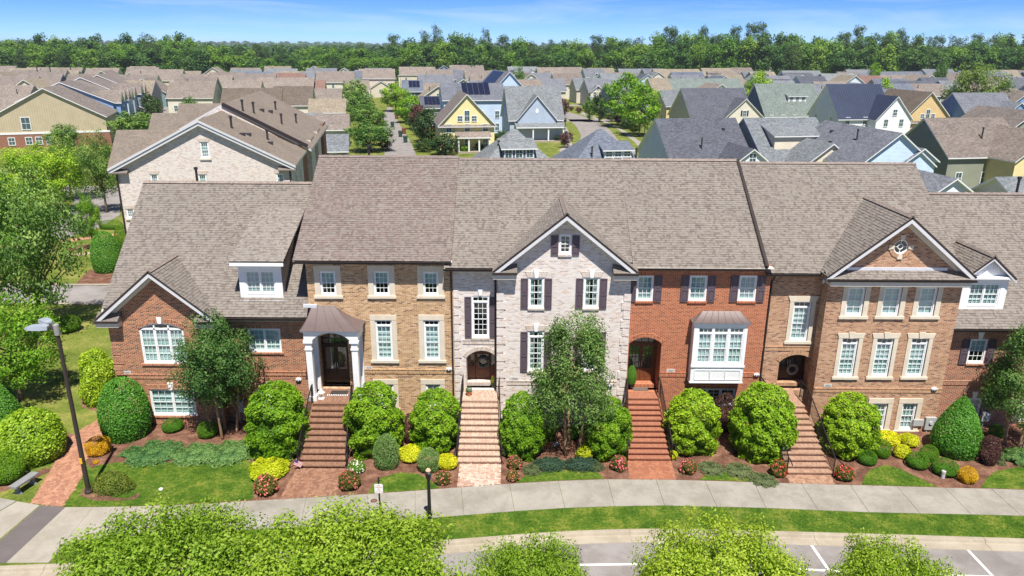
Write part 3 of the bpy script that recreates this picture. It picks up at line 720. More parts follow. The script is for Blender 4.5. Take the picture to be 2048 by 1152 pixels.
def railing(root, xb, xt, Yb, Yt, Yend, zt, curl=0):
    o = thing('railing', (0,0,0), None, None); o.parent = root; o.location = (0,0,0); rl = root_loc(root); h = 0.92
    a, b, c = Vector((xb,Yb-0.05,0.0)), Vector((xt,Yt,zt)), Vector((xt,Yend,zt)); up = Vector((0,0,h))
    mb = MB(); pts = [a+Vector((curl*0.35,-0.30,h-0.25)), a+Vector((curl*0.12,-0.12,h-0.03)), a+up, b+up, c+up]
    mb.tube(pts, 0.028, 8); mb.build('handrail', M_IRON, o)
    mb = MB(); mb.tube([a+Vector((0,0,0.14)), b+Vector((0,0,0.12)), c+Vector((0,0,0.12))], 0.014, 6); mb.build('bottom_rail', M_IRON, o)
    for p, zz in ((a, 0.0), (b, 0.0), (c, 0.0)):
        mb = MB(); mb.box(p.x-0.02, p.x+0.02, p.y-0.02, p.y+0.02, p.z+zz, p.z+h); mb.build('post', M_IRON, o)
    mb = MB()
    for s, e, k in ((a, b, int((b-a).length/0.11)), (b, c, max(2, int((c-b).length/0.11)))):
        for i in range(1, k):
            p = s.lerp(e, i/k); mb.box(p.x-0.007, p.x+0.007, p.y-0.007, p.y+0.007, p.z+0.12, p.z+h)
    q = mb.build('balusters', M_IRON, o)
    return o
def alcove(root, xa, xb, Y, D, z0, zs, rise, mat, floor, kind, ceil=M_CREAM):
    """recessed entrance: side walls, ceiling, floor, door set at the back"""
    mb = MB(); zt = zs+rise
    mb.quad((xa,Y+0.001,z0),(xa,D,z0),(xa,D,zt),(xa,Y+0.001,zt)); mb.quad((xb,D,z0),(xb,Y+0.001,z0),(xb,Y+0.001,zt),(xb,D,zt)); mb.quad((xa,D,z0),(xb,D,z0),(xb,D,zt),(xa,D,zt))
    mb.build('entrance_wall', mat, root)
    mb = MB(); mb.quad((xa,Y,zt-0.002),(xa,D,zt-0.002),(xb,D,zt-0.002),(xb,Y,zt-0.002)); mb.build('entrance_ceiling', ceil, root)
    mb = MB(); mb.box(xa, xb, Y+0.35, D, z0-0.05, z0+0.15); mb.build('threshold', floor, root)
    return door(root, (xa+xb)/2, D-0.02, z0+0.15, xb-xa-0.1, zs+rise*0.6-z0-0.15, kind)
def door(root, x, Y, z, w, h, kind):
    wood = {'wood': M_WOOD, 'sidelight': M_WOOD, 'dark': M_DARKDOOR, 'brown': M_WOODD}[kind]
    o = thing('door', (0,0,0), None, None); o.parent = root; o.location = (0,0,0)
    dh = min(2.15, h-0.35); fr = 0.07
    f = MB(); f.box(x-w/2, x-w/2+fr, Y-0.10, Y, z, z+h); f.box(x+w/2-fr, x+w/2, Y-0.10, Y, z, z+h); f.box(x-w/2+fr, x+w/2-fr, Y-0.10, Y, z+dh, z+dh+0.09); f.box(x-w/2+fr, x+w/2-fr, Y-0.10, Y, z+h-0.06, z+h)
    ncol = 4
    for i in range(1, ncol): xx = x-w/2+fr+(w-2*fr)*i/ncol; f.box(xx-0.015, xx+0.015, Y-0.08, Y-0.02, z+dh+0.09, z+h-0.06)
    if h-dh > 0.6: zz = z+dh+0.09+(h-dh-0.15)/2; f.box(x-w/2+fr, x+w/2-fr, Y-0.079, Y-0.021, zz-0.015, zz+0.015)
    f.build('door_frame', wood, o)
    g = MB(); g.quad((x-w/2+fr,Y-0.05,z+dh+0.09),(x+w/2-fr,Y-0.05,z+dh+0.09),(x+w/2-fr,Y-0.05,z+h-0.06),(x-w/2+fr,Y-0.05,z+h-0.06)); g.build('transom_pane', M_GLASSD, o)
    back = MB(); back.quad((x-w/2+fr,Y-0.012,z),(x+w/2-fr,Y-0.012,z),(x+w/2-fr,Y-0.012,z+h-0.06),(x-w/2+fr,Y-0.012,z+h-0.06)); back.build('interior', M_INT, o)
    spans = {'sidelight': ((-0.5,-0.30),(-0.27,0.27),(0.30,0.5))}.get(kind, ((-0.5,-0.005),(0.005,0.5)))
    iw = w-2*fr
    for i, (a, b) in enumerate(spans):
        xa, xb = x+a*iw, x+b*iw; st = 0.09 if (xb-xa) > 0.5 else 0.05; low = z+0.75
        mb = MB(); y0, y1 = Y-0.075, Y-0.03
        mb.box(xa, xa+st, y0, y1, z+0.01, z+dh-0.01); mb.box(xb-st, xb, y0, y1, z+0.01, z+dh-0.01); mb.box(xa+st, xb-st, y0, y1, z+dh-0.13, z+dh-0.01); mb.box(xa+st, xb-st, y0, y1, low-0.12, low); mb.box(xa+st, xb-st, y0, y1, z+0.01, z+0.2)
        mb.box(xa+st, xb-st, y0+0.015, y1, z+0.2, low-0.12); mb.box(xa+st+0.05, xb-st-0.05, y0+0.003, y0+0.015, z+0.26, low-0.18)
        if kind in ('wood',):
            for c in (1, 2): xx = xa+st+(xb-xa-2*st)*c/3; mb.box(xx-0.012, xx+0.012, y0+0.005, y1, low, z+dh-0.13)
            for c in (1, 2, 3): zz = low+(z+dh-0.13-low)*c/4; mb.box(xa+st, xb-st, y0+0.006, y1-0.001, zz-0.012, zz+0.012)
        lf = mb.build('leaf', wood, o)
        g = MB(); g.quad((xa+st,Y-0.045,low),(xb-st,Y-0.045,low),(xb-st,Y-0.045,z+dh-0.13),(xa+st,Y-0.045,z+dh-0.13)); g.build('pane', M_GLASSD, o)
    hb = MB()
    for hx in ((x-0.06, x+0.06) if kind in ('dark','wood','brown') else (x+0.27*iw-0.05,)): hb.tube([(hx,Y-0.08,z+0.85),(hx,Y-0.13,z+0.9),(hx,Y-0.13,z+1.1),(hx,Y-0.08,z+1.15)], 0.014, 6)
    hb.build('door_handle', M_FLASH, o)
    return o
M_WOODD = plain('dark_wood', lin(66,42,32), 0.4, 0.2, 4)
def plaque(root, x, Y, z, text, w=0.42, h=0.17):
    mb = MB(); mb.box(x-w/2, x+w/2, Y-0.02, Y+0.01, z, z+h); o = mb.build('number_plaque', plain('plaque_stone', lin(198,196,192), 0.7, 0.06), root)
    cu = bpy.data.curves.new('house_number', 'FONT'); cu.body = text; cu.size = 0.155; cu.align_x = 'CENTER'; cu.extrude = 0.002; cu.materials.append(plain('number_grey', lin(92,96,104), 0.6, 0.05))
    t = bpy.data.objects.new('tmp', cu); COL.objects.link(t); dg = bpy.context.evaluated_depsgraph_get(); me = bpy.data.meshes.new_from_object(t.evaluated_get(dg)); bpy.data.objects.remove(t)
    t = link('house_number', me, o); t.location = Vector((x,Y-0.023,z+0.03))-root_loc(root); t.rotation_euler = (R(90),0,0)
def boxpart(root, name, mat, *b):
    mb = MB(); mb.box(*b); return mb.build(name, mat, root)
def shell(root, mat, x0, x1, Yf, Yb, z0, ze, zr, Yr, left=True, right=True):
    """side walls with their gable, and the back wall"""
    mb = MB()
    for x, on, s in ((x0, left, 1), (x1, right, -1)):
        if on:
            pts = [(x,Yf,z0),(x,Yb,z0),(x,Yb,ze),(x,Yr,zr),(x,Yf,ze)]; mb.poly(pts[::-1] if s > 0 else pts)
    mb.quad((x1,Yb,z0),(x0,Yb,z0),(x0,Yb,ze),(x1,Yb,ze)); return mb.build('side_walls', mat, root)
def floors(root, x0, x1, Y0, Y1, zs):
    mb = MB()
    for z in zs: mb.quad((x0,Y0,z),(x1,Y0,z),(x1,Y1,z),(x0,Y1,z))
    mb.quad((x0,Y0+3.2,0),(x1,Y0+3.2,0),(x1,Y0+3.2,zs[-1]),(x0,Y0+3.2,zs[-1]))
    return mb.build('interior_floors', M_INT, root)
def WPX(px0, px1, y0, y1, Y):
    """opening on a wall plane measured from the photograph: centre x, bottom z, width, height"""
    ym = (y0+y1)/2; a, b = P(px0, ym, Y=Y), P(px1, ym, Y=Y); t, c = P((px0+px1)/2, y0, Y=Y).z, P((px0+px1)/2, y1, Y=Y).z
    return ((a.x+b.x)/2, c, b.x-a.x, t-c)
def op(wn, depth=0.12): x, z, w, h = wn; return dict(xa=x-round(w,2)/2, xb=x+round(w,2)/2, zb=z, zt=z+round(h,2), depth=depth)
RIDGE_Y, BACK_Y = 41.4, 48.2
# ------------------------------------------------------------------ house 1: red blend brick, left end of the row
def frieze(root, x0, x1, Y, z, h=0.28, mat=M_CREAM):
    mb = MB(); mb.box(x0, x1, Y-0.06, Y+0.02, z-h, z); mb.box(x0, x1, Y-0.46, Y+0.02, z+0.002, z+0.03); return mb.build('frieze', mat, root)
def row_house(loc, label, cat='house'): return thing('townhouse', loc, label, cat, 'brick townhouses in the front row')
def house1():
    r = row_house((-15.4,35.4,0), 'low red brick end townhouse with arched window under a gable and wide shed dormer')
    Yb, Yw = 35.0, 35.4; x0, x1, xb = -20.45, -10.3, -15.1; ze = 6.07
    aw = WPX(282,370,646,727,Yb); bw = WPX(302,391,779,831,Yb); rw = WPX(497,562,657,704,Yw); ra = (aw[0], aw[1], aw[2], aw[3])
    h_a = round(aw[3],2); w_a = round(aw[2],2); rise = 0.34
    xc, apex = -17.75, 8.62
    top = lambda x: apex-0.16-abs(x-xc)*0.84
    mb = MB()
    wall(mb, Yb, x0, xb, 0, lambda x: max(ze-0.02, top(x)), [dict(xa=aw[0]-w_a/2, xb=aw[0]+w_a/2, zb=aw[1], zt=arch_top(aw[0]-w_a/2, aw[0]+w_a/2, aw[1]+h_a-rise, rise), n=12), op(bw)], breaks=[xc, xc-2.86, xc+2.86])
    mb.quad((xb,Yb,0),(xb,Yw,0),(xb,Yw,ze),(xb,Yb,ze))
    b2 = WPX(512,572,778,818,Yw)
    wall(mb, Yw, xb, x1, 0, ze, [op(rw), op(b2)])
    mb.build('wall', B_RED1, r)
    shell(r, B_RED1, x0, x1, Yb, BACK_Y, 0, ze, 11.65, RIDGE_Y, right=False)
    floors(r, x0+0.05, x1-0.05, Yw+0.25, BACK_Y-0.1, (0.02, 2.1, 5.9))
    add_window(r, aw[0], Yb, aw[1], w_a, h_a, units=3, arch=rise, cols=3, blind='shutter')
    add_window(r, bw[0], Yb, bw[1], bw[2], bw[3], units=2, cols=3, blind='shutter')
    add_window(r, rw[0], Yw, rw[1], rw[2], rw[3], units=2, cols=3, blind='shutter'); add_window(r, b2[0], Yw, b2[1], b2[2], b2[3], units=2, cols=3, blind='shade')
    arch_ring(r, aw[0]-w_a/2, aw[0]+w_a/2, aw[1]+h_a-rise, rise, Yb, S_RED1, 0.26)
    mb = MB(); zk = aw[1]+h_a; mb.prism([(aw[0]-0.09,zk-0.02),(aw[0]+0.09,zk-0.02),(aw[0]+0.13,zk+0.32),(aw[0]-0.13,zk+0.32)], 1, Yb-0.07, Yb-0.032); mb.build('keystone', M_WHITE, r)
    for wn, Y in ((aw,Yb),(bw,Yb),(rw,Yw),(b2,Yw)): brick_sill(r, wn[0], Y, wn[1], wn[2]+0.2, S_RED1)
    jack_arch(r, bw[0], Yb, bw[1]+bw[3]+0.01, bw[2], 0.28, S_RED1); jack_arch(r, rw[0], Yw, rw[1]+rw[3]+0.01, rw[2], 0.2, S_RED1, key=False, splay=0.02); jack_arch(r, b2[0], Yw, b2[1]+b2[3]+0.01, b2[2], 0.28, S_RED1)
    belt(r, x0+0.02, xb, Yb, P(290,750,Y=Yb).z, S_RED1); belt(r, xb+0.02, x1, Yw, P(560,744,Y=Yw).z, S_RED1)
    for i in range(8):     # brick quoins on the corner
        z = 0.35+i*0.52; wq = 0.42 if i % 2 else 0.55; boxpart(r, 'quoin', B_RED1, x0-0.03, x0+wq, Yb-0.03, Yb+0.3, z, z+0.44)
    # main roof
    k1 = (11.8-ze-0.06)/(RIDGE_Y-34.9); slope(r, 'roof', (-15.0,34.9,ze+0.06), (-10.32,34.9,ze+0.06), (-10.32,RIDGE_Y,11.8), (-15.0,RIDGE_Y,11.8), SH_TAUPE); slope(r, 'roof', (-20.75,35.25,ze+0.06+k1*0.35), (-15.0,35.25,ze+0.06+k1*0.35), (-15.0,RIDGE_Y,11.8), (-20.75,RIDGE_Y,11.8), SH_TAUPE)
    slope(r, 'roof', (-10.32,BACK_Y+0.3,ze), (-20.75,BACK_Y+0.3,ze), (-20.75,RIDGE_Y,11.8), (-10.32,RIDGE_Y,11.8), SH_TAUPE, expo=0.3)
    ridge_cap(r, (-20.75,RIDGE_Y,11.82), (-10.35,RIDGE_Y,11.82), M_CAP)
    mb = MB()
    for Y0, Y1 in ((34.9,RIDGE_Y),(BACK_Y+0.3,RIDGE_Y)): mb.bar((-20.7,Y0,ze-0.12), (-20.7,Y1,11.62), 0.06, 0.22)
    mb.build('rake_board', M_FASC, r)
    frieze(r, xb+0.2, x1-0.02, Yw, ze-0.04)
    gutter(r, -14.7, -10.15, 34.9, ze+0.02)
    gable_front(r, -20.8, -14.72, ze, apex, 34.5, Yb, SH_TAUPE, 37.85)
    # shed dormer
    Yd = 35.75; da, db = P(478,560,Y=Yd).x, P(564,560,Y=Yd).x; zt = P(520,531,Y=Yd).z; zb = P(520,597,Y=Yd).z
    dw = WPX(490,551,541,589,Yd)
    mb = MB(); wall(mb, Yd, da, db, zb-0.3, zt, [op(dw, 0.1)]); mb.build('dormer_face', M_WHITE, r)
    mb = MB(); yb = 40.6
    for x, s in ((da,1),(db,-1)):
        q = [(x,Yd,zb-0.4),(x,yb,zt+1.6),(x,yb,zt+1.75),(x,Yd,zt)]; mb.poly(q[::-1] if s < 0 else q)
    mb.build('dormer_cheek', brick('dormer_cheek_siding', pal((176,164,154),(166,154,144),(184,172,160)), lin(140,130,122), bw=0.3, rh=0.15), r)
    add_window(r, dw[0], Yd, dw[1], dw[2], dw[3], units=2, cols=3, blind='shutter')
    ea, eb = P(458,523,Y=35.3), P(566,523,Y=35.3)
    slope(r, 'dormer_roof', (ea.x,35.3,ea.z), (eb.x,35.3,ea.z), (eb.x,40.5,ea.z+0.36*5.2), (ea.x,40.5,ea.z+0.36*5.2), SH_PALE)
    boxpart(r, 'dormer_fascia', M_WHITE, ea.x, eb.x, 35.27, 35.31, ea.z-0.23, ea.z-0.07); boxpart(r, 'dormer_soffit', M_WHITE, ea.x+0.05, eb.x-0.05, 35.312, Yd+0.02, ea.z-0.26, ea.z-0.22)
    boxpart(r, 'dormer_apron', M_FLASH, da-0.02, db+0.02, Yd-0.14, Yd-0.01, zb-0.12, zb-0.05)
    plaque(r, P(254,745,Y=Yb).x, Yb, P(254,748,Y=Yb).z, '1830')
    return r
def portico(r):
    """white arched portico with a swept metal roof"""
    Yf, Yw = 33.95, 35.4; xa, xb = P(613,740,Y=Yf).x, P(716,700,Y=Yf).x; z0 = 1.97
    ztop = P(660,664,Y=Yf).z; zcap = P(625,682,Y=Yf).z
    cw = 0.36
    for x in (xa, xb-cw):
        mb = MB(); mb.box(x+0.03, x+cw-0.03, Yf+0.03, Yf+cw-0.03, z0+0.25, zcap-0.5); mb.box(x-0.03, x+cw+0.03, Yf-0.03, Yf+cw+0.03, z0+0.001, z0+0.25)
        mb.box(x-0.01, x+cw+0.01, Yf-0.01, Yf+cw+0.01, zcap-0.5, zcap-0.42); mb.box(x+0.02, x+cw-0.02, Yf+0.02, Yf+cw-0.02, zcap-0.42, zcap-0.12); mb.box(x-0.05, x+cw+0.05, Yf-0.05, Yf+cw+0.05, zcap-0.12, zcap)
        mb.build('column', M_WHITE, r)
        mb = MB(); mb.box(x+0.05, x+cw-0.05, Yw-0.14, Yw-0.002, z0, zcap); mb.build('pilaster', M_WHITE, r)
    mb = MB(); f = arch_top(xa+cw, xb-cw, zcap, 0.42); k = 16
    wall(mb, Yf+0.02, xa-0.02, xb+0.02, zcap, ztop, [dict(xa=xa+cw, xb=xb-cw, zb=zcap, zt=f, n=k, depth=0.3, nofloor=True)])
    for x, s in ((xa-0.02,1),(xb+0.02,-1)):
        q = [(x,Yf+0.02,zcap),(x,Yw-0.003,zcap),(x,Yw-0.003,ztop),(x,Yf+0.02,ztop)]; mb.poly(q[::-1] if s > 0 else q)
    mb.quad((xa,Yf+0.3,zcap+0.45),(xa,Yw-0.01,zcap+0.45),(xb,Yw-0.01,zcap+0.45),(xb,Yf+0.3,zcap+0.45))
    mb.build('arched_front', M_WHITE, r)
    mb = MB(); mb.box(xa-0.12, xb+0.12, Yf-0.10, Yw-0.004, ztop+0.002, ztop+0.07); mb.build('cornice', M_WHITE, r)
    # swept roof: profile levels from eave to top, hipped on both sides
    zt = P(650,611,Y=Yw).z; x1a, x1b = P(630,611,Y=Yw).x, P(661,611,Y=Yw).x
    ex0, ex1 = xa-0.16, xb+0.16; mb = MB(); k = 8; prev = None
    for i in range(k+1):
        t = i/k; s = 1-(1-t)**0.55 if False else t
        cv = t**1.9*0.75+0.25*t          # concave rise
        z = ztop+0.075+(zt-ztop-0.075)*cv; a = ex0+(x1a-0.15-ex0)*t; b = ex1+(x1b+0.2-ex1)*t; y = (Yf-0.14)+(Yw-0.012-Yf+0.14)*t
        cur = [(a,y,z),(b,y,z),(b,Yw-0.005,z),(a,Yw-0.005,z)]
        if prev:
            mb.quad(prev[0],prev[1],cur[1],cur[0]); mb.quad(prev[1],prev[2],cur[2],cur[1]); mb.quad(prev[3],prev[0],cur[0],cur[3])
        prev = cur
    mb.build('portico_roof', M_COPPER, r)
    mb = MB(); n = 4
    for j in range(n+1):
        pts = []
        for i in range(k+1):
            t = i/k; cv = t**1.9*0.75+0.25*t; z = ztop+0.075+(zt-ztop-0.075)*cv; a = ex0+(x1a-0.15-ex0)*t; b = ex1+(x1b+0.2-ex1)*t; y = (Yf-0.14)+(Yw-0.012-Yf+0.14)*t
            pts.append((a+(b-a)*j/n, y, z+0.008))
        mb.tube(pts, 0.014, 5)
    mb.build('standing_seam', M_COPPER, r)
def house2():
    r = row_house((-6.65,35.4,0), 'tan brick townhouse with white arched portico and stone window surrounds')
    Yw = 35.4; x0, x1 = -10.3, -2.97; ze = 9.05
    ups = [WPX(640,672,542,591,Yw), WPX(747,779,542,591,Yw), WPX(846,877,543,591,Yw)]
    los = [WPX(752,785,640,720,Yw), WPX(848,880,640,720,Yw)]; bas = [WPX(757,788,768,815,Yw), WPX(852,881,768,815,Yw)]
    dz = 1.97; dxa, dxb = P(641,740,Y=Yw).x, P(699,740,Y=Yw).x; zs = P(668,676,Y=Yw).z; dr = 0.25
    mb = MB(); wall(mb, Yw, x0, x1, 0, ze, [op(q) for q in ups+los+bas] + [dict(xa=dxa, xb=dxb, zb=dz, zt=arch_top(dxa,dxb,zs,dr), n=12, depth=0.3)])
    mb.build('wall', B_TAN, r)
    shell(r, B_TAN, x0, x1, Yw, BACK_Y, 0, ze, 13.15, RIDGE_Y)
    floors(r, x0+0.05, x1-0.05, Yw+0.7, BACK_Y-0.1, (0.02, 2.0, 5.5, 9.0))
    for q in ups: add_window(r, q[0], Yw, q[1], q[2], q[3], cols=3, rows=2, blind='half'); surround(r, q[0], Yw, q[1], round(q[2],2), round(q[3],2), 0.30, 0.27)
    for q in los: add_window(r, q[0], Yw, q[1], q[2], q[3], cols=3, rows=3, transom=0.24, blind='shade'); surround(r, q[0], Yw, q[1], round(q[2],2), round(q[3],2), 0.28, 0.25)
    for q in bas: add_window(r, q[0], Yw, q[1], q[2], q[3], cols=2, rows=2, blind='shade'); surround(r, q[0], Yw, q[1], round(q[2],2), round(q[3],2), 0.28, 0.25)
    belt(r, dxb+0.75, x1, Yw, P(800,740,Y=Yw).z, S_TAN)
    alcove(r, dxa, dxb, Yw+0.3, Yw+0.55, dz, zs, dr, B_TAN, S_TAN, 'dark')
    portico(r)
    slope(r, 'roof', (-10.78,34.9,ze+0.05), (-3.0,34.9,ze+0.05), (-3.0,RIDGE_Y,13.3), (-10.78,RIDGE_Y,13.3), SH_RUST)
    slope(r, 'roof', (-3.0,BACK_Y+0.3,ze), (-10.78,BACK_Y+0.3,ze), (-10.78,RIDGE_Y,13.3), (-3.0,RIDGE_Y,13.3), SH_RUST, expo=0.3)
    ridge_cap(r, (-10.78,RIDGE_Y,13.32), (-3.0,RIDGE_Y,13.32), M_CAP)
    frieze(r, x0-0.3, x1, Yw, ze-0.03, 0.2); gutter(r, -10.8, -3.36, 34.9, ze+0.02)
    mb = MB(); mb.bar((-10.72,34.9,ze-0.1), (-10.72,RIDGE_Y,13.12), 0.06, 0.2); mb.build('rake_board', M_CREAM, r)
    downspout(r, x1-0.08, Yw, 0, ze-0.05)
    boxpart(r, 'step_flashing', M_FLASH, P(607,605,Y=Yw).x, P(634,605,Y=Yw).x, Yw-0.12, Yw-0.005, P(620,614,Y=Yw).z, P(620,608,Y=Yw).z)
    stairs(r, -10.05, -7.9, -10.0, -8.1, 30.77, 33.67, 1.97, 11, ST2, Yw)
    railing(r, -10.12, -10.05, 30.9, 33.75, 34.0, 1.97, -1); railing(r, -7.82, -8.05, 30.9, 33.75, 34.0, 1.97, 0.4)
    plaque(r, P(737,736,Y=Yw).x, Yw, P(737,739,Y=Yw).z, '1828')
    return r
def stepmat(name, cs, mort): return brick(name, pal(*cs), lin(*mort), bw=0.072, rh=0.213, off=0.0, msize=0.009)
ST2 = stepmat('step_brick_brown', ((134,98,78),(142,106,84),(126,92,74),(150,114,92)), (140,112,94))
ST3 = stepmat('step_brick_pale', ((190,162,142),(198,172,154),(182,150,130),(174,140,120)), (186,168,152))
ST4 = stepmat('step_brick_orange', ((156,98,74),(164,106,80),(148,92,70),(152,96,72)), (164,124,102))
ST5 = stepmat('step_brick_tan', ((156,122,100),(166,132,108),(148,114,94),(172,140,118)), (168,140,120))
def house3():
    r = row_house((1.45,35.4,0), 'whitewashed brick townhouse with steep front gable, grey shutters and corner quoins')
    Yb, Yw = 35.0, 35.4; x0, xm, x1 = -2.97, -0.72, 5.9; ze = 8.72; xc, apex = 2.6, 11.6
    aw = WPX(1118,1143,469,509,Yb); ups = [WPX(1057,1088,555,616,Yb), WPX(1167,1198,555,616,Yb)]; los = [WPX(1056,1087,662,742,Yb), WPX(1165,1195,662,742,Yb)]
    bas = [WPX(1160,1188,818,848,Yb), WPX(1062,1088,818,848,Yb)]; tw = WPX(944,978,592,675,Yw)
    top = lambda x: apex-0.16-abs(x-xc)*0.817
    dxa, dxb = P(933,745,Y=Yw).x, P(995,745,Y=Yw).x; zs = P(964,716,Y=Yw).z; dr = 0.42; dz = 1.95
    mb = MB(); wall(mb, Yb, xm, x1, 0, lambda x: max(ze-0.02, top(x)), [op(q) for q in [aw]+ups+los+bas], breaks=[xc, xc-3.35, xc+3.35])
    mb.quad((xm,Yw,0),(xm,Yb,0),(xm,Yb,ze),(xm,Yw,ze)); mb.quad((x1,Yb,0),(x1,Yw,0),(x1,Yw,ze),(x1,Yb,ze))
    wall(mb, Yw, x0, xm, 0, ze, [op(tw), dict(xa=dxa, xb=dxb, zb=dz, zt=arch_top(dxa,dxb,zs,dr), n=14, depth=0.25)])
    mb.build('wall', B_WHITE, r)
    shell(r, B_WHITE, x0, x1, Yw, BACK_Y, 0, ze, 13.0, RIDGE_Y, right=False, left=False)
    floors(r, x0+0.05, x1-0.05, Yw+1.25, BACK_Y-0.1, (0.02, 1.9, 5.3, 8.6))
    add_window(r, aw[0], Yb, aw[1], aw[2], aw[3], cols=2, rows=2, blind='none')
    for q in ups: add_window(r, q[0], Yb, q[1], q[2], q[3], cols=3, rows=2, blind='curtain')
    for q in los: add_window(r, q[0], Yb, q[1], q[2], q[3], cols=3, rows=3, transom=0.24, blind='curtain')
    for q in bas: add_window(r, q[0], Yb, q[1], q[2], q[3], cols=2, rows=2, blind='shade'); brick_sill(r, q[0], Yb, q[1], q[2]+0.2, S_WHITE)
    add_window(r, tw[0], Yw, tw[1], tw[2], tw[3], cols=3, rows=3, transom=0.24, blind='none')
    for q, Y, n in [(aw,Yb,2)]+[(q,Yb,2) for q in ups]+[(q,Yb,3) for q in los]+[(tw,Yw,3)]:
        sw = 0.36 if q is not tw else 0.34
        for s in (-1,1): shutter(r, q[0]+s*(q[2]/2+0.03+sw/2), Y, q[1]-0.02, sw, q[3]-0.02, n)
        brick_sill(r, q[0], Y, q[1], q[2]+0.06, S_WHITE)
    for q in ups+los: jack_arch(r, q[0], Yb, q[1]+q[3]+0.01, q[2]+0.1, 0.30, S_WHITE, splay=0.13)
    jack_arch(r, aw[0], Yb, aw[1]+aw[3]+0.01, aw[2]+0.1, 0.25, S_WHITE, key=False)
    mb = MB(); zk = tw[1]+tw[3]+0.04; mb.prism([(tw[0]-0.07,zk),(tw[0]+0.07,zk),(tw[0]+0.12,zk+0.32),(tw[0]-0.12,zk+0.32)], 1, Yw-0.06, Yw); mb.build('keystone', M_WHITE, r)
    for i in range(15):     # quoins: blocks of brick standing proud on three corners
        z = 0.5+i*0.47; wq = 0.36 if i % 2 else 0.26; h = 0.40
        boxpart(r, 'quoin', B_WHITE, x0+0.02, x0+0.02+wq, Yw-0.045, Yw+0.02, z, z+h)
        boxpart(r, 'quoin', B_WHITE, xm-0.045, xm+wq+0.05, Yb-0.045, Yb+0.25, z, z+h)
        boxpart(r, 'quoin', B_WHITE, x1-wq-0.05, x1+0.045, Yb-0.045, Yb+0.25, z, z+h)
    belt(r, xm+0.48, x1-0.45, Yb, P(1100,763,Y=Yb).z, S_WHITE); belt(r, x0+0.45, xm-0.05, Yw, P(960,681,Y=Yw).z, S_WHITE)
    arch_ring(r, dxa, dxb, zs, dr, Yw, S_WHITE, 0.22)
    alcove(r, dxa, dxb, Yw+0.25, Yw+1.15, dz, zs, dr, B_WHITE, S_WHITE, 'sidelight')
    k3 = (13.2-ze-0.05)/(RIDGE_Y-34.9); slope(r, 'roof', (-3.36,34.9,ze+0.05), (-0.7,34.9,ze+0.05), (-0.7,RIDGE_Y,13.2), (-3.36,RIDGE_Y,13.2), SH_TAUPE); slope(r, 'roof', (-0.7,35.25,ze+0.05+k3*0.35), (6.0,35.25,ze+0.05+k3*0.35), (6.0,RIDGE_Y,13.2), (-0.7,RIDGE_Y,13.2), SH_TAUPE, edge=SH_PLAIN)
    slope(r, 'roof', (6.0,BACK_Y+0.3,ze), (-3.36,BACK_Y+0.3,ze), (-3.36,RIDGE_Y,13.2), (6.0,RIDGE_Y,13.2), SH_TAUPE, expo=0.3)
    ridge_cap(r, (-3.36,RIDGE_Y,13.22), (6.0,RIDGE_Y,13.22), M_CAP)
    mb = MB(); mb.bar((-3.33,34.9,ze-0.1), (-3.33,RIDGE_Y,13.02), 0.06, 0.2); mb.build('rake_board', M_CREAM, r)
    frieze(r, x0, xm-0.02, Yw, ze-0.03, 0.22)
    gutter(r, -3.38, -0.95, 34.9, ze+0.02, SHG); gable_front(r, -0.95, 6.15, ze, apex, 34.5, Yb, SH_TAUPE, 39.1, return_w=1.2)
    stairs(r, -2.55, -0.5, -2.5, -0.68, 31.25, 34.15, 1.95, 11, ST3, Yw)
    railing(r, -2.6, -2.52, 31.35, 34.2, 35.3, 1.95, -0.3); railing(r, -0.45, -0.62, 31.35, 34.2, 34.95, 1.95, 0.5)
    downspout(r, xm-0.12, Yw, 0, ze-0.05)
    plaque(r, P(1029,757,Y=Yb).x, Yb, P(1029,760,Y=Yb).z, '1826', 0.5)
    return r
SHG = M_GUT
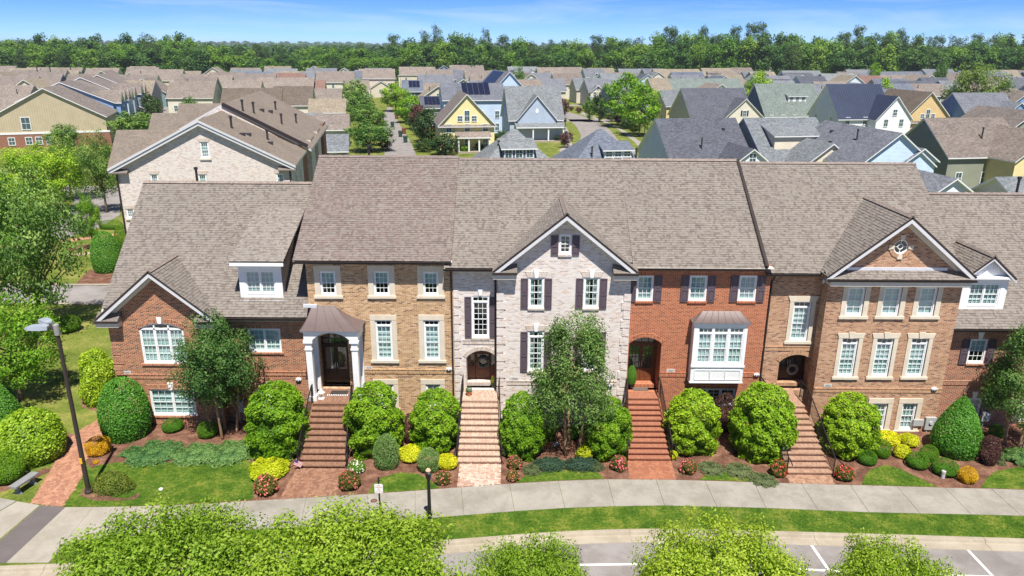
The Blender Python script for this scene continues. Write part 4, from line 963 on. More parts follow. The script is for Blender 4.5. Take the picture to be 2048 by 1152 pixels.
def house4():
    r = row_house((9.4,35.3,0), 'orange red brick townhouse with white box bay window under a metal roof')
    Yw = 35.3; x0, x1 = 5.9, 12.92; ze = 8.93
    ups = [WPX(1273,1307,551,602,Yw), WPX(1378,1414,551,602,Yw), WPX(1477,1513,551,602,Yw)]; bas = [WPX(1384,1470,777,812,Yw)]
    dxa, dxb = P(1256,730,Y=Yw).x, P(1320,730,Y=Yw).x; dxa = max(dxa, x0+0.03); zs = P(1288,687,Y=Yw).z; dr = 0.34; dz = 1.94
    mb = MB(); wall(mb, Yw, x0, x1, 0, ze, [op(q) for q in ups+bas] + [dict(xa=dxa, xb=dxb, zb=dz, zt=arch_top(dxa,dxb,zs,dr), n=14, depth=0.25)]); mb.build('wall', B_ORANGE, r)
    shell(r, B_ORANGE, x0, x1, Yw, BACK_Y, 0, ze, 13.0, RIDGE_Y, left=False, right=False)
    floors(r, x0+0.05, x1-0.05, Yw+1.25, BACK_Y-0.1, (0.02, 1.9, 5.4, 8.8))
    for q in ups:
        add_window(r, q[0], Yw, q[1], q[2], q[3], cols=3, rows=2, blind='shutter'); jack_arch(r, q[0], Yw, q[1]+q[3]+0.01, q[2], 0.26, S_ORANGE, key=False, splay=0.06); brick_sill(r, q[0], Yw, q[1], q[2]+0.05, S_ORANGE)
        for s in (-1,1):
            if not (q is ups[0] and s < 0): shutter(r, q[0]+s*(q[2]/2+0.03+0.19), Yw, q[1]-0.03, 0.38, q[3]+0.02)
            else: shutter(r, q[0]-(q[2]/2+0.03+0.155), Yw, q[1]-0.03, 0.31, q[3]+0.02)
    q = bas[0]; add_window(r, q[0], Yw, q[1], q[2], q[3], units=3, cols=2, rows=2, blind='none'); jack_arch(r, q[0], Yw, q[1]+q[3]+0.01, q[2], 0.25, S_ORANGE, key=False, splay=0.03)
    # box bay
    Yf = 34.78; bx0, bx1 = P(1385,700,Y=Yf).x, P(1491,700,Y=Yf).x; zb, zt = P(1435,764,Y=Yf).z, P(1440,648,Y=Yf).z
    wins = [WPX(a,b,655,729,Yf) for a,b in ((1394,1424),(1425,1455),(1456,1486))]
    bay = MB(); wall(bay, Yf, bx0, bx1, zb, zt, [op(w_, 0.1) for w_ in wins])
    for x, s in ((bx0,1),(bx1,-1)):
        p4 = [(x,Yf,zb),(x,Yw-0.003,zb),(x,Yw-0.003,zt),(x,Yf,zt)]; bay.poly(p4[::-1] if s > 0 else p4)
    bay.quad((bx0,Yw-0.003,zb),(bx1,Yw-0.003,zb),(bx1,Yf,zb),(bx0,Yf,zb)); bay.quad((bx0+.02,Yw-.01,zb+.1),(bx1-.02,Yw-.01,zb+.1),(bx1-.02,Yw-.01,zt),(bx0+.02,Yw-.01,zt))
    bo = bay.build('bay_window', M_WHITE, r)
    for w_ in wins: add_window(r, w_[0], Yf, w_[1], w_[2], w_[3], cols=3, rows=2, transom=0.26, blind='shutter', fr=0.06)
    pz0, pz1 = zb+0.12, wins[0][1]-0.28
    for w_ in wins:
        mb = MB(); a, b = w_[0]-0.40, w_[0]+0.40
        for bb in ((a,b,pz0,pz0+0.05),(a,b,pz1-0.05,pz1),(a,a+0.05,pz0+0.05,pz1-0.05),(b-0.05,b,pz0+0.05,pz1-0.05)): mb.box(bb[0],bb[1],Yf-0.025,Yf-0.001,bb[2],bb[3])
        mb.build('bay_panel', M_WHITE, r)
    mb = MB(); mb.box(bx0-0.03,bx1+0.03,Yf-0.06,Yf-0.001,wins[0][1]-0.14,wins[0][1]-0.04); mb.build('bay_sill', M_WHITE, r); mb = MB(); mb.box(bx0-0.08,bx1+0.08,Yf-0.1,Yw-0.004,zt+0.001,zt+0.09); mb.build('bay_cornice', M_WHITE, r); mb = MB(); mb.box(bx0-0.03,bx1+0.03,Yf-0.03,Yw-0.004,zb-0.06,zb-0.001); mb.build('bay_moulding', M_WHITE, r)
    rt = P(1440,622,Y=Yw).z; rx0, rx1 = P(1405,622,Y=Yw).x, P(1480,622,Y=Yw).x
    mb = MB(); k = 6; rings = []
    for i in range(k+1):
        t = i/k; cv = t**1.6; y = Yf-0.16+(Yw-0.006-Yf+0.16)*t; rings.append((bx0-0.14+(rx0-bx0+0.14)*t, bx1+0.14+(rx1-bx1-0.14)*t, y, zt+0.095+(rt-zt-0.095)*cv))
    for A, B in zip(rings, rings[1:]):
        mb.quad((A[0],A[2],A[3]),(A[1],A[2],A[3]),(B[1],B[2],B[3]),(B[0],B[2],B[3])); mb.quad((A[1],A[2],A[3]),(A[1],Yw-0.005,A[3]),(B[1],Yw-0.005,B[3]),(B[1],B[2],B[3])); mb.quad((A[0],Yw-0.005,A[3]),(A[0],A[2],A[3]),(B[0],B[2],B[3]),(B[0],Yw-0.005,B[3]))
    mb.build('bay_roof', M_COPPER, r)
    mb = MB()
    for j in range(8): mb.tube([(a+(b-a)*j/7, y, z+0.01) for a,b,y,z in rings], 0.013, 5)
    mb.build('standing_seam', M_COPPER, r)
    zbel = P(1345,746,Y=Yw).z; belt(r, dxb+0.05, bx0-0.05, Yw, zbel, S_ORANGE); belt(r, bx1+0.05, x1, Yw, zbel, S_ORANGE)
    arch_ring(r, dxa, dxb, zs, dr, Yw, S_ORANGE, 0.24); alcove(r, dxa, dxb, Yw+0.25, Yw+1.15, dz, zs, dr, B_ORANGE, S_ORANGE, 'wood')
    slope(r, 'roof', (5.96,34.88,ze-0.09), (12.5,34.88,ze-0.09), (12.5,RIDGE_Y,13.2), (5.96,RIDGE_Y,13.2), SH_TAUPE, edge=SH_PLAIN)
    slope(r, 'roof', (12.5,BACK_Y+0.3,ze), (6.0,BACK_Y+0.3,ze), (6.0,RIDGE_Y,13.22), (12.5,RIDGE_Y,13.22), SH_TAUPE, expo=0.3)
    ridge_cap(r, (6.0,RIDGE_Y,13.24), (12.5,RIDGE_Y,13.24), M_CAP)
    frieze(r, x0+0.1, x1-0.05, Yw, ze-0.1, 0.16); gutter(r, 6.16, 12.6, 34.88, ze-0.08)
    mb = MB(); mb.bar((12.5,34.8,ze+0.02), (12.5,RIDGE_Y,13.22), 0.14, 0.16); mb.build('party_wall_flashing', M_GUT, r)
    stairs(r, 5.72, 7.75, 5.98, 7.6, 31.62, 34.55, 1.94, 12, ST4, Yw)
    railing(r, 5.67, 5.95, 31.7, 34.6, 34.95, 1.94, -0.5); railing(r, 7.8, 7.66, 31.7, 34.6, 35.25, 1.94, 1)
    plaque(r, P(1341,742,Y=Yw).x, Yw, P(1341,744,Y=Yw).z, '1824')
    return r
def house5():
    r = row_house((17.6,35.6,0), 'brown tan brick townhouse with round attic window in its wide gable and stone framed windows')
    Yb, Yw = 34.8, 35.6; x0, xm, x1 = 12.95, 15.62, 22.25; ze = 8.6; xc, apex = 18.92, 11.6
    tw = WPX(1583,1619,603,682,Yw)
    ups = [WPX(a,b,574,632,Yb) for a,b in ((1693,1728),(1765,1801),(1837,1872))]; mid = [WPX(a,b,676,753,Yb) for a,b in ((1679,1712),(1748,1782),(1817,1851))]
    bas = [WPX(1741,1772,806,858,Yb), WPX(1801,1830,806,860,Yb)]
    oc = P(1802,494,Y=Yb); orad = 0.36
    top = lambda x: apex-0.16-abs(x-xc)*0.80
    circ_t = lambda x: oc.z+math.sqrt(max(0,orad**2-(x-oc.x)**2)); circ_b = lambda x: oc.z-math.sqrt(max(0,orad**2-(x-oc.x)**2))
    dxa, dxb = P(1556,745,Y=Yw).x, P(1625,745,Y=Yw).x; zs = P(1590,724,Y=Yw).z; dr = 0.42; dz = 1.95
    mb = MB(); wall(mb, Yb, xm, x1, 0, lambda x: max(ze-0.1, top(x)), [op(q,0.16) for q in ups+mid+bas]+[dict(xa=oc.x-orad, xb=oc.x+orad, zb=circ_b, zt=circ_t, n=20, depth=0.15)], breaks=[xc, xc-3.3, xc+3.3])
    mb.quad((xm,Yw,0),(xm,Yb,0),(xm,Yb,ze),(xm,Yw,ze)); mb.quad((x1,Yb,0),(x1,Yw,0),(x1,Yw,ze),(x1,Yb,ze))
    wall(mb, Yw, x0, xm, 0, ze, [op(tw,0.16), dict(xa=dxa, xb=dxb, zb=dz, zt=arch_top(dxa,dxb,zs,dr), n=14, depth=0.25)])
    mb.build('wall', B_BROWN, r)
    shell(r, B_BROWN, x0, x1, Yw, BACK_Y, 0, ze, 12.9, RIDGE_Y, left=False)
    floors(r, x0+0.05, x1-0.05, Yw+1.25, BACK_Y-0.1, (0.02, 1.9, 5.4, 8.5))
    for q in ups: add_window(r, q[0], Yb+0.03, q[1], q[2], q[3], cols=2, rows=2, blind='shade'); surround(r, q[0], Yb, q[1], round(q[2],2), round(q[3],2), 0.30, 0.24, 0.05)
    for q in mid: add_window(r, q[0], Yb+0.03, q[1], q[2], q[3], cols=3, rows=3, transom=0.24, blind='shutter'); surround(r, q[0], Yb, q[1], round(q[2],2), round(q[3],2), 0.26, 0.2, 0.08, True)
    for q in bas: add_window(r, q[0], Yb+0.03, q[1], q[2], q[3], cols=3, rows=2, blind='shutter'); surround(r, q[0], Yb, q[1], round(q[2],2), round(q[3],2), 0.28, 0.24)
    add_window(r, tw[0], Yw+0.03, tw[1], tw[2], tw[3], cols=3, rows=3, transom=0.24, blind='shutter'); surround(r, tw[0], Yw, tw[1], round(tw[2],2), round(tw[3],2), 0.3, 0.2, 0.12)
    # round window
    o = thing('round_window', (0,0,0), None, None); o.parent = r; o.location = (0,0,0)
    mb = MB(); k = 28
    for i in range(k):
        a, b = 2*math.pi*i/k, 2*math.pi*(i+1)/k
        for r0, r1, y0, y1 in ((orad-0.05,orad,0.02,0.12),(0.11,0.14,0.05,0.09)):
            mb.prism([(oc.x+rr*math.cos(t), oc.z+rr*math.sin(t)) for rr,t in ((r0,a),(r1,a),(r1,b),(r0,b))], 1, Yb+y0, Yb+y1)
    for a in range(4):
        t = a*math.pi/2+0.0; c, s_ = math.cos(t), math.sin(t); mb.bar((oc.x+0.13*c,Yb+0.07,oc.z+0.13*s_), (oc.x+(orad-0.04)*c,Yb+0.07,oc.z+(orad-0.04)*s_), 0.03, 0.03)
    mb.build('round_frame', M_WHITE, o)
    mb = MB(); mb.poly([(oc.x+orad*math.cos(-2*math.pi*i/k), Yb+0.09, oc.z-orad*math.sin(-2*math.pi*i/k)) for i in range(k)]); mb.build('pane', M_GLASS, o)
    mb = MB()
    for i in range(32):
        a, b = 2*math.pi*(i+0.05)/32, 2*math.pi*(i+0.95)/32; mb.prism([(oc.x+rr*math.cos(t), oc.z+rr*math.sin(t)) for rr,t in ((orad+0.004,a),(orad+0.2,a),(orad+0.2,b),(orad+0.004,b))], 1, Yb-0.035, Yb+0.01)
    mb.build('brick_ring', S_BROWN, o)
    for a in range(4):
        t = a*math.pi/2; mb = MB(); w0, w1 = 0.2, 0.32
        mb.prism([(oc.x+rr*math.cos(t)-ww*math.sin(t), oc.z+rr*math.sin(t)+ww*math.cos(t)) for rr,ww in ((orad-0.02,-0.08),(orad+0.24,-0.13),(orad+0.24,0.13),(orad-0.02,0.08))], 1, Yb-0.06, Yb-0.034); mb.build('keystone', M_STONE, o)
    belt(r, xm+0.03, x1, Yb, P(1760,778,Y=Yb).z, S_BROWN); belt(r, x0+0.02, xm-0.03, Yw, P(1590,694,Y=Yw).z, S_BROWN)
    belt(r, x0+0.02, dxa-0.05, Yw, P(1545,769,Y=Yw).z, S_BROWN)
    arch_ring(r, dxa, dxb, zs, dr, Yw, S_BROWN, 0.22); alcove(r, dxa, dxb, Yw+0.25, Yw+1.15, dz, zs, dr, B_BROWN, S_BROWN, 'brown')
    slope(r, 'roof', (12.6,35.1,8.54), (22.42,35.1,8.54), (22.42,RIDGE_Y,13.08), (12.6,RIDGE_Y,13.08), SH_TAUPE)
    slope(r, 'roof', (22.42,BACK_Y+0.3,ze), (12.6,BACK_Y+0.3,ze), (12.6,RIDGE_Y,13.08), (22.42,RIDGE_Y,13.08), SH_TAUPE, expo=0.3)
    ridge_cap(r, (12.6,RIDGE_Y,13.1), (22.42,RIDGE_Y,13.1), M_CAP)
    frieze(r, x0, xm-0.02, Yw, 8.46, 0.2); gutter(r, 12.62, 15.3, 35.1, 8.52)
    gable_front(r, 15.29, 22.55, 8.63, apex, 34.3, Yb, SH_TAUPE, 39.4, return_w=0)
    # pent roof across the foot of the gable
    zp = P(1805,540,Y=Yb).z
    slope(r, 'pent_roof', (15.32,34.27,8.5), (22.52,34.27,8.5), (22.52,Yb-0.01,zp), (15.32,Yb-0.01,zp), SH_TAUPE, th=0.06)
    gutter(r, 15.3, 22.54, 34.3, 8.5); boxpart(r, 'flashing', M_FLASH, 16.4, 21.3, Yb-0.05, Yb-0.006, zp-0.01, zp+0.14)
    boxpart(r, 'cornice', M_CREAM, 15.5, 22.35, 34.33, Yb-0.004, 8.13, 8.36)
    downspout(r, 13.08, Yw, 0, 8.45)
    stairs(r, 13.05, 15.12, 13.05, 14.85, 30.46, 33.75, 1.95, 12, ST5, Yw)
    railing(r, 13.0, 13.0, 30.55, 33.8, 35.5, 1.95, 0.3); railing(r, 15.18, 14.93, 30.55, 33.8, 34.75, 1.95, 1)
    plaque(r, P(1655,772,Y=Yb).x, Yb, P(1655,774,Y=Yb).z, '1822')
    return r
def house6():
    r = row_house((27.5,35.4,0), 'low dark red brick townhouse with white gabled dormer at the right end')
    Yw = 35.4; x0, x1 = 22.28, 33.0; ze = 5.69
    w1 = WPX(1937,1972,678,727,Yw); b1 = WPX(1925,1960,796,842,Yw)
    w2 = (27.5, w1[1], w1[2], w1[3]); b2 = (27.5, b1[1], b1[2], b1[3])
    mb = MB(); wall(mb, Yw, x0, x1, 0, ze, [op(q) for q in (w1,w2,b1,b2)]); mb.build('wall', B_RED6, r)
    shell(r, B_RED6, x0, x1, Yw, BACK_Y, 0, ze, 11.3, RIDGE_Y, left=False); floors(r, x0+0.05, x1-0.05, Yw+0.3, BACK_Y-0.1, (0.02, 2.2, 5.5))
    for q in (w1,w2,b1,b2):
        add_window(r, q[0], Yw, q[1], q[2], q[3], cols=3, rows=2, blind='half'); jack_arch(r, q[0], Yw, q[1]+q[3]+0.01, q[2]+0.1, 0.28, S_RED6, splay=0.12); brick_sill(r, q[0], Yw, q[1], q[2]+0.05, S_RED6)
        for s in (-1,1): shutter(r, q[0]+s*(q[2]/2+0.04+0.19), Yw, q[1]-0.03, 0.38, q[3])
    belt(r, x0+0.02, x1, Yw, P(1930,763,Y=Yw).z, S_RED6)
    slope(r, 'roof', (22.3,34.9,ze+0.05), (33.3,34.9,ze+0.05), (33.3,RIDGE_Y,11.43), (22.3,RIDGE_Y,11.43), SH_TAUPE)
    slope(r, 'roof', (33.3,BACK_Y+0.3,ze), (22.3,BACK_Y+0.3,ze), (22.3,RIDGE_Y,11.43), (33.3,RIDGE_Y,11.43), SH_TAUPE, expo=0.3)
    ridge_cap(r, (22.45,RIDGE_Y,11.45), (33.3,RIDGE_Y,11.45), M_CAP); frieze(r, x0+0.02, x1, Yw, ze-0.03, 0.2); gutter(r, 22.3, 33.3, 34.9, ze+0.02)
    # gabled dormer
    Yd = 35.75; da, db = P(1921,590,Y=Yd).x, P(2012,590,Y=Yd).x; zt, zb = P(1970,550,Y=Yd).z, P(1960,628,Y=Yd).z; dw = WPX(1936,1999,566,613,Yd); xc = (da+db)/2; ap = zt+1.05
    mb = MB(); wall(mb, Yd, da, db, zb-0.25, lambda x: zt+max(0,(1.0-abs(x-xc)*0.85)) if abs(x-xc) < 1.15 else zt, [op(dw,0.1)], breaks=[xc, xc-1.14, xc+1.14]); mb.build('dormer_face', M_WHITE, r)
    mb = MB()
    for x, s in ((da,1),(db,-1)):
        q = [(x,Yd,zb-0.3),(x,39.2,zt),(x,Yd,zt)]; mb.poly(q[::-1] if s < 0 else q)
    mb.build('dormer_cheek', M_WHITE, r); add_window(r, dw[0], Yd, dw[1], dw[2], dw[3], units=2, cols=3, blind='shutter')
    ea, eb = xc-1.35, xc+1.35
    for s, xe in ((-1,ea),(1,eb)):
        a, b, c, d = (xe,35.45,zt-0.12), (xe,38.7,zt-0.12), (xc,38.7,ap), (xc,35.45,ap)
        slope(r, 'dormer_roof', *((b,a,d,c) if s < 0 else (a,b,c,d)), SH_TAUPE)
        mb = MB(); mb.prism([(xe,zt-0.34),(xc,ap-0.22),(xc,ap-0.09),(xe,zt-0.21)], 1, 35.46, 35.52); mb.build('rake_board', M_FASC, r)
    boxpart(r, 'dormer_cornice', M_WHITE, ea+0.1, eb-0.1, 35.5, Yd-0.003, zt-0.16, zt-0.04); ridge_cap(r, (xc,35.45,ap+0.02), (xc,38.7,ap+0.02), M_CAP)
    boxpart(r, 'dormer_apron', M_FLASH, da-0.02, db+0.02, Yd-0.14, Yd-0.01, zb-0.1, zb-0.03)
    return r
def vent(r, px, py, Y, h):
    p = P(px, py, Y=Y); mb = MB(); mb.tube([(p.x,Y,p.z-h),(p.x,Y,p.z-0.12)], 0.07, 8); mb.lathe((p.x,Y,p.z-0.14), [(0.12,0),(0.12,0.12),(0.03,0.15)], 8); mb.build('vent_pipe', M_GUT, r)
H = [house1(), house2(), house3(), house4(), house5(), house6()]
vent(H[0], 391, 334, 42.3, 1.7); vent(H[1], 737, 290, 42.2, 1.4); vent(H[5], 2040, 353, 42.4, 1.9)
# ------------------------------------------------------------------ the neighbourhood behind
WALLC = dict(yellow=(224,212,156), ltblue=(188,208,230), blue=(122,156,200), navy=(92,108,134), beige=(212,202,182), white=(226,228,232), olive=(136,140,124), bluegrey=(168,182,200), tan=(212,184,134), green=(64,102,80), cream=(216,210,194), slate=(128,142,160), pale=(214,222,228), teal=(118,146,150), butter=(218,202,150), grey=(160,162,164))
ROOFC = dict(brown=(144,134,126), grey=(124,128,136), dark=(94,98,108), light=(132,138,142), taupe=(138,128,120), rust=(140,112,102), sand=(150,140,124), green=(122,134,130), blue=(112,120,134), moss=(112,102,92))
def WM(c): return siding('siding_'+c, lin(*WALLC[c]))
def RM(c): return roofing('roof_'+c, scaled(lin(*ROOFC[c]), 0.8))
M_TRIM = plain('white_trim', (0.78,0.79,0.80,1), 0.5, 0.03)
M_SOLAR = plain('solar_cell', lin(30,34,54), 0.18, 0.1, 3, spec=0.8)
M_SEAM = plain('dark_metal_roof', lin(62,70,90), 0.35, 0.08, 0.5, metal=0.3)
M_PIPE = plain('vent_pipe', lin(60,58,60), 0.5, 0.1)
BWC = {}
def bwin(root, x, y, z, w, h, face, dbl=False, shut=None):
    """window part on a far wall; face = 'f' (towards -y), 'l' (-x), 'r' (+x)"""
    key = (round(w,1), round(h,1), dbl, shut)
    if key not in BWC:
        w_, h_ = key[0], key[1]; f = MB(); s = 0.11
        f.box(-w_/2-s, -w_/2, -0.05, 0.02, -s, h_+s); f.box(w_/2, w_/2+s, -0.05, 0.02, -s, h_+s); f.box(-w_/2, w_/2, -0.05, 0.02, h_, h_+s*1.2); f.box(-w_/2, w_/2, -0.08, 0.02, -s, 0)
        f.box(-w_/2, w_/2, -0.04, -0.012, h_/2-0.035, h_/2+0.035)
        if dbl: f.box(-0.07, 0.07, -0.045, -0.012, 0, h_)
        for c in ((-0.25,0.25) if dbl else (0,)): f.box(c*w_-0.02, c*w_+0.02, -0.032, -0.012, 0, h_)
        if shut:
            for sg in (-1,1): a, b = sorted((sg*(w_/2+s+0.02), sg*(w_/2+s+0.42))); f.box(a, b, -0.04, 0.0, -0.05, h_+0.05, 1)
        g = MB(); g.quad((-w_/2,-0.01,0),(w_/2,-0.01,0),(w_/2,-0.01,h_),(-w_/2,-0.01,h_))
        BWC[key] = (f.mesh('window', [M_TRIM, plain('far_shutter', lin(44,60,56) if shut == 'green' else lin(40,42,48), 0.5)]), g.mesh('pane', M_FARGLASS))
    f, g = BWC[key]; o = link('window', f, root, (x,y,z)); o.rotation_euler = (0,0,{'f':0,'l':-math.pi/2,'r':math.pi/2}[face]); link('pane', g, o); return o
def gable_roof(mb, x0, x1, y0, y1, ze, zr, axis, ov=0.4, th=0.16):
    """two slopes; top faces slot 0, edges and undersides slot 1 (white boards)"""
    if axis == 'w':
        c = (y0+y1)/2; hs = (y1-y0)/2; k = (zr-ze)/hs; e = ze-k*ov
        for s in (-1, 1):
            ye = c+s*(hs+ov); q = [(x0-ov,ye,e),(x1+ov,ye,e),(x1+ov,c,zr),(x0-ov,c,zr)]
            slab_q(mb, q if s < 0 else [q[1],q[0],q[3],q[2]], th)
    else:
        c = (x0+x1)/2; hs = (x1-x0)/2; k = (zr-ze)/hs; e = ze-k*ov
        for s in (-1, 1):
            xe = c+s*(hs+ov); q = [(xe,y1+ov,e),(xe,y0-ov,e),(c,y0-ov,zr),(c,y1+ov,zr)]
            slab_q(mb, q if s < 0 else [q[1],q[0],q[3],q[2]], th)
def slab_q(mb, q, th):
    n = len(mb.v); mb.v += [tuple(p) for p in q] + [(p[0],p[1],p[2]-th) for p in q]
    mb.f.append((n,n+1,n+2,n+3)); mb.m.append(0); mb.f.append((n+7,n+6,n+5,n+4)); mb.m.append(1)
    for i in range(4):
        j = (i+1) % 4; mb.f.append((n+j,n+i,n+4+i,n+4+j)); mb.m.append(1)
def mscale(p): return (p.y*math.cos(R(PITCH)) + (CAM_H-p.z)*math.sin(R(PITCH)))/FPX
BG = []
def bgh(label, Lp, Rp, yr, zr, axis, d, wc, rc, ye=None, pitch=0.72, rz=9.5, feats=(), group=None, cx=None, wins=True, sides='lr', name='house', wallmat=None, roofmat=None, cat='house', hip=False, dbl=False, pos=None, wd_=None, ze_=None):
    cx = cx if cx is not None else (Lp+Rp)/2; p = P(cx, yr, Z=zr); mpp = mscale(p); a = R(rz); dd = Vector((-math.sin(a), math.cos(a), 0))
    wd = abs(Rp-Lp)*mpp/max(0.35, abs(math.cos(a)))
    if abs(rz) > 45: wd = abs(Rp-Lp)*mpp
    ctr = p if axis == 'w' else p + dd*(d/2+0.4)
    half = d/2 if axis == 'w' else wd/2
    if ye is not None: ze = P(cx, ye, Y=(p.y-half*0.97 if axis == 'w' else p.y)).z
    else: ze = zr-half*pitch
    ze = max(ze, 2.4); k = (zr-ze)/half
    if pos is not None: ctr = Vector((pos[0],pos[1],0)); wd = wd_; half = d/2 if axis == 'w' else wd/2; ze = ze_; k = (zr-ze)/half; p = ctr
    r = thing(name, (ctr.x, ctr.y, 0), label, cat, group, a)
    wm = wallmat or WM(wc); rm = roofmat or RM(rc); x0, x1, y0, y1 = -wd/2, wd/2, -d/2, d/2
    mb = MB(); mb.quad((x0,y0,0),(x1,y0,0),(x1,y0,ze),(x0,y0,ze)); mb.quad((x1,y1,0),(x0,y1,0),(x0,y1,ze),(x1,y1,ze)); mb.quad((x0,y1,0),(x0,y0,0),(x0,y0,ze),(x0,y1,ze)); mb.quad((x1,y0,0),(x1,y1,0),(x1,y1,ze),(x1,y0,ze))
    zg = zr-0.17
    if not hip:
        if axis == 'w':
            mb.poly([(x0,y1,ze),(x0,y0,ze),(x0,0,zg)]); mb.poly([(x1,y0,ze),(x1,y1,ze),(x1,0,zg)])
        else:
            mb.poly([(x0,y0,ze),(x1,y0,ze),(0,y0,zg)]); mb.poly([(x1,y1,ze),(x0,y1,ze),(0,y1,zg)])
    mb.build('wall', wm, r, (0,0,0))
    mb = MB()
    if hip:
        o_ = 0.45; e = ze-k*o_; rl = max(0.3, (wd-d)/2)
        A = [(x0-o_,y0-o_,e),(x1+o_,y0-o_,e),(x1+o_,y1+o_,e),(x0-o_,y1+o_,e)]; B = [(-rl,0,zr),(rl,0,zr)]
        n = len(mb.v); mb.v += A+B+[(q[0],q[1],q[2]-0.16) for q in A]
        for f, m in (((0,1,5,4),0),((1,2,5),0),((2,3,4,5),0),((3,0,4),0),((0,6,7,1),1),((1,7,8,2),1),((2,8,9,3),1),((3,9,6,0),1),((9,8,7,6),1)): mb.f.append(tuple(n+i for i in f)); mb.m.append(m)
    else: gable_roof(mb, x0, x1, y0, y1, ze, zr, axis)
    rf = mb.build('roof', [rm, M_TRIM], r, (0,0,0))
    far = p.y > 235
    if wins:
        st = [0.9] + ([3.7] if ze > 5.0 else []) + ([6.4] if ze > 8.2 else [])
        nx = max(1, int(wd/(3.2 if not far else 4.5)))
        if not any(f[0] == 'nofront' for f in feats):
            for z in st:
                for i in range(nx): bwin(r, x0+wd*(i+0.5)/nx, y0-0.01, z, 1.8 if dbl else 0.9, 1.5, 'f', dbl)
        if not far:
            for sd_, xx in (('l', x0-0.01), ('r', x1+0.01)):
                if sd_ in sides:
                    for z in st:
                        for i in range(max(1, int(d/4.5))): bwin(r, xx, y0+d*(i+0.5)/max(1,int(d/4.5)), z, 0.8, 1.4, sd_)
        if axis == 'd' and not any(f[0] in ('trio','noattic') for f in feats) and zr-ze > 2.2: bwin(r, 0, y0-0.01, ze+0.5, 0.9, 1.1, 'f')
    lab = 0
    for f in feats:
        if f[0] == 'xg':       # cross gable towards the front: u, width, projection, wall colour, window, height of its eave under main eave, shutters
            _, u, gw, proj, gc, win = f[:6]; shut = f[6] if len(f) > 6 else None; gk = max(k, 0.75); xc = x0+wd*u; za = ze+gw/2*gk; za = min(za, zr-0.3); gk = (za-ze)/(gw/2)
            yf = y0-proj; yb = y0+(za-ze)/k
            m2 = MB(); gm = WM(gc) if gc else wm
            m2.quad((xc-gw/2,yf,0),(xc+gw/2,yf,0),(xc+gw/2,yf,ze),(xc-gw/2,yf,ze)); m2.poly([(xc-gw/2,yf,ze),(xc+gw/2,yf,ze),(xc,yf,za-0.17)])
            m2.quad((xc-gw/2,y0,0),(xc-gw/2,yf,0),(xc-gw/2,yf,ze),(xc-gw/2,y0,ze)); m2.quad((xc+gw/2,yf,0),(xc+gw/2,y0,0),(xc+gw/2,y0,ze),(xc+gw/2,yf,ze)); m2.build('gable_wall', gm, r, (0,0,0))
            m2 = MB(); gable_roof(m2, xc-gw/2, xc+gw/2, yf, yb-0.35, ze, za, 'd', 0.35); m2.build('gable_roof', [rm, M_TRIM], r, (0,0,0))
            if win == 'oval':
                m2 = MB(); m2.prism([(xc+0.35*math.cos(t*math.pi/8), ze+1.5+0.55*math.sin(t*math.pi/8)) for t in range(16)], 1, yf-0.06, yf-0.01); m2.build('oval_vent', M_TRIM, r, (0,0,0))
            elif win: bwin(r, xc, yf-0.01, ze+0.55, 0.9, 1.2, 'f', False, shut)
            if ze > 5: 
                for s in (-0.22, 0.22): bwin(r, xc+s*gw, yf-0.01, 3.6, 0.9, 1.4, 'f')
        elif f[0] == 'trio':
            for xx, zz, ww, hh in ((0, 0.5, 0.9, 1.9), (-1.35, 0.5, 0.9, 0.95), (1.35, 0.5, 0.9, 0.95)): bwin(r, xx, y0-0.01, ze+zz, ww, hh, 'f')
            m2 = MB(); slab_q(m2, [(x0-0.3,y0-0.5,ze-0.5),(x1+0.3,y0-0.5,ze-0.5),(x1+0.3,y0-0.01,ze-0.15),(x0-0.3,y0-0.01,ze-0.15)], 0.12); m2.build('pent_roof', [rm, M_TRIM], r, (0,0,0))
        elif f[0] == 'sd':     # shed dormer: u, width, t of its face up the slope, height, windows
            _, u, sw, t, hh, nwin = f[:6]; xc = x0+wd*u; yf = y0+half*t; zf = ze+(zr-ze)*t; zt_ = zf+hh; m2 = MB(); sm = WM(f[6]) if len(f) > 6 else M_TRIM
            kk = 0.28; yb = yf+hh/max(0.1,(k-kk)); yb = min(yb, 0.0)
            m2.quad((xc-sw/2,yf,zf-0.2),(xc+sw/2,yf,zf-0.2),(xc+sw/2,yf,zt_),(xc-sw/2,yf,zt_))
            for xx, sg in ((xc-sw/2,1),(xc+sw/2,-1)):
                q = [(xx,yf,zf-0.3),(xx,yb,zf+(yb-yf)*k-0.1),(xx,yb,zt_+(yb-yf)*kk),(xx,yf,zt_)]; m2.poly(q if sg < 0 else q[::-1])
            m2.build('dormer_wall', sm, r, (0,0,0)); m2 = MB(); slab_q(m2, [(xc-sw/2-0.3,yf-0.35,zt_-0.1),(xc+sw/2+0.3,yf-0.35,zt_-0.1),(xc+sw/2+0.3,yb+0.3,zt_+(yb+0.3-yf)*kk),(xc-sw/2-0.3,yb+0.3,zt_+(yb+0.3-yf)*kk)], 0.14); m2.build('dormer_roof', [rm, M_TRIM], r, (0,0,0))
            for i in range(nwin): bwin(r, xc+sw*((i+0.5)/nwin-0.5), yf-0.01, zf+0.25, min(0.8, sw/nwin-0.35), hh-0.5, 'f')
        elif f[0] == 'solar':  # u0,u1,t0,t1,nu,nt on the front slope (axis w) or left slope (axis d)
            _, u0, u1, t0, t1, nu, nt_ = f
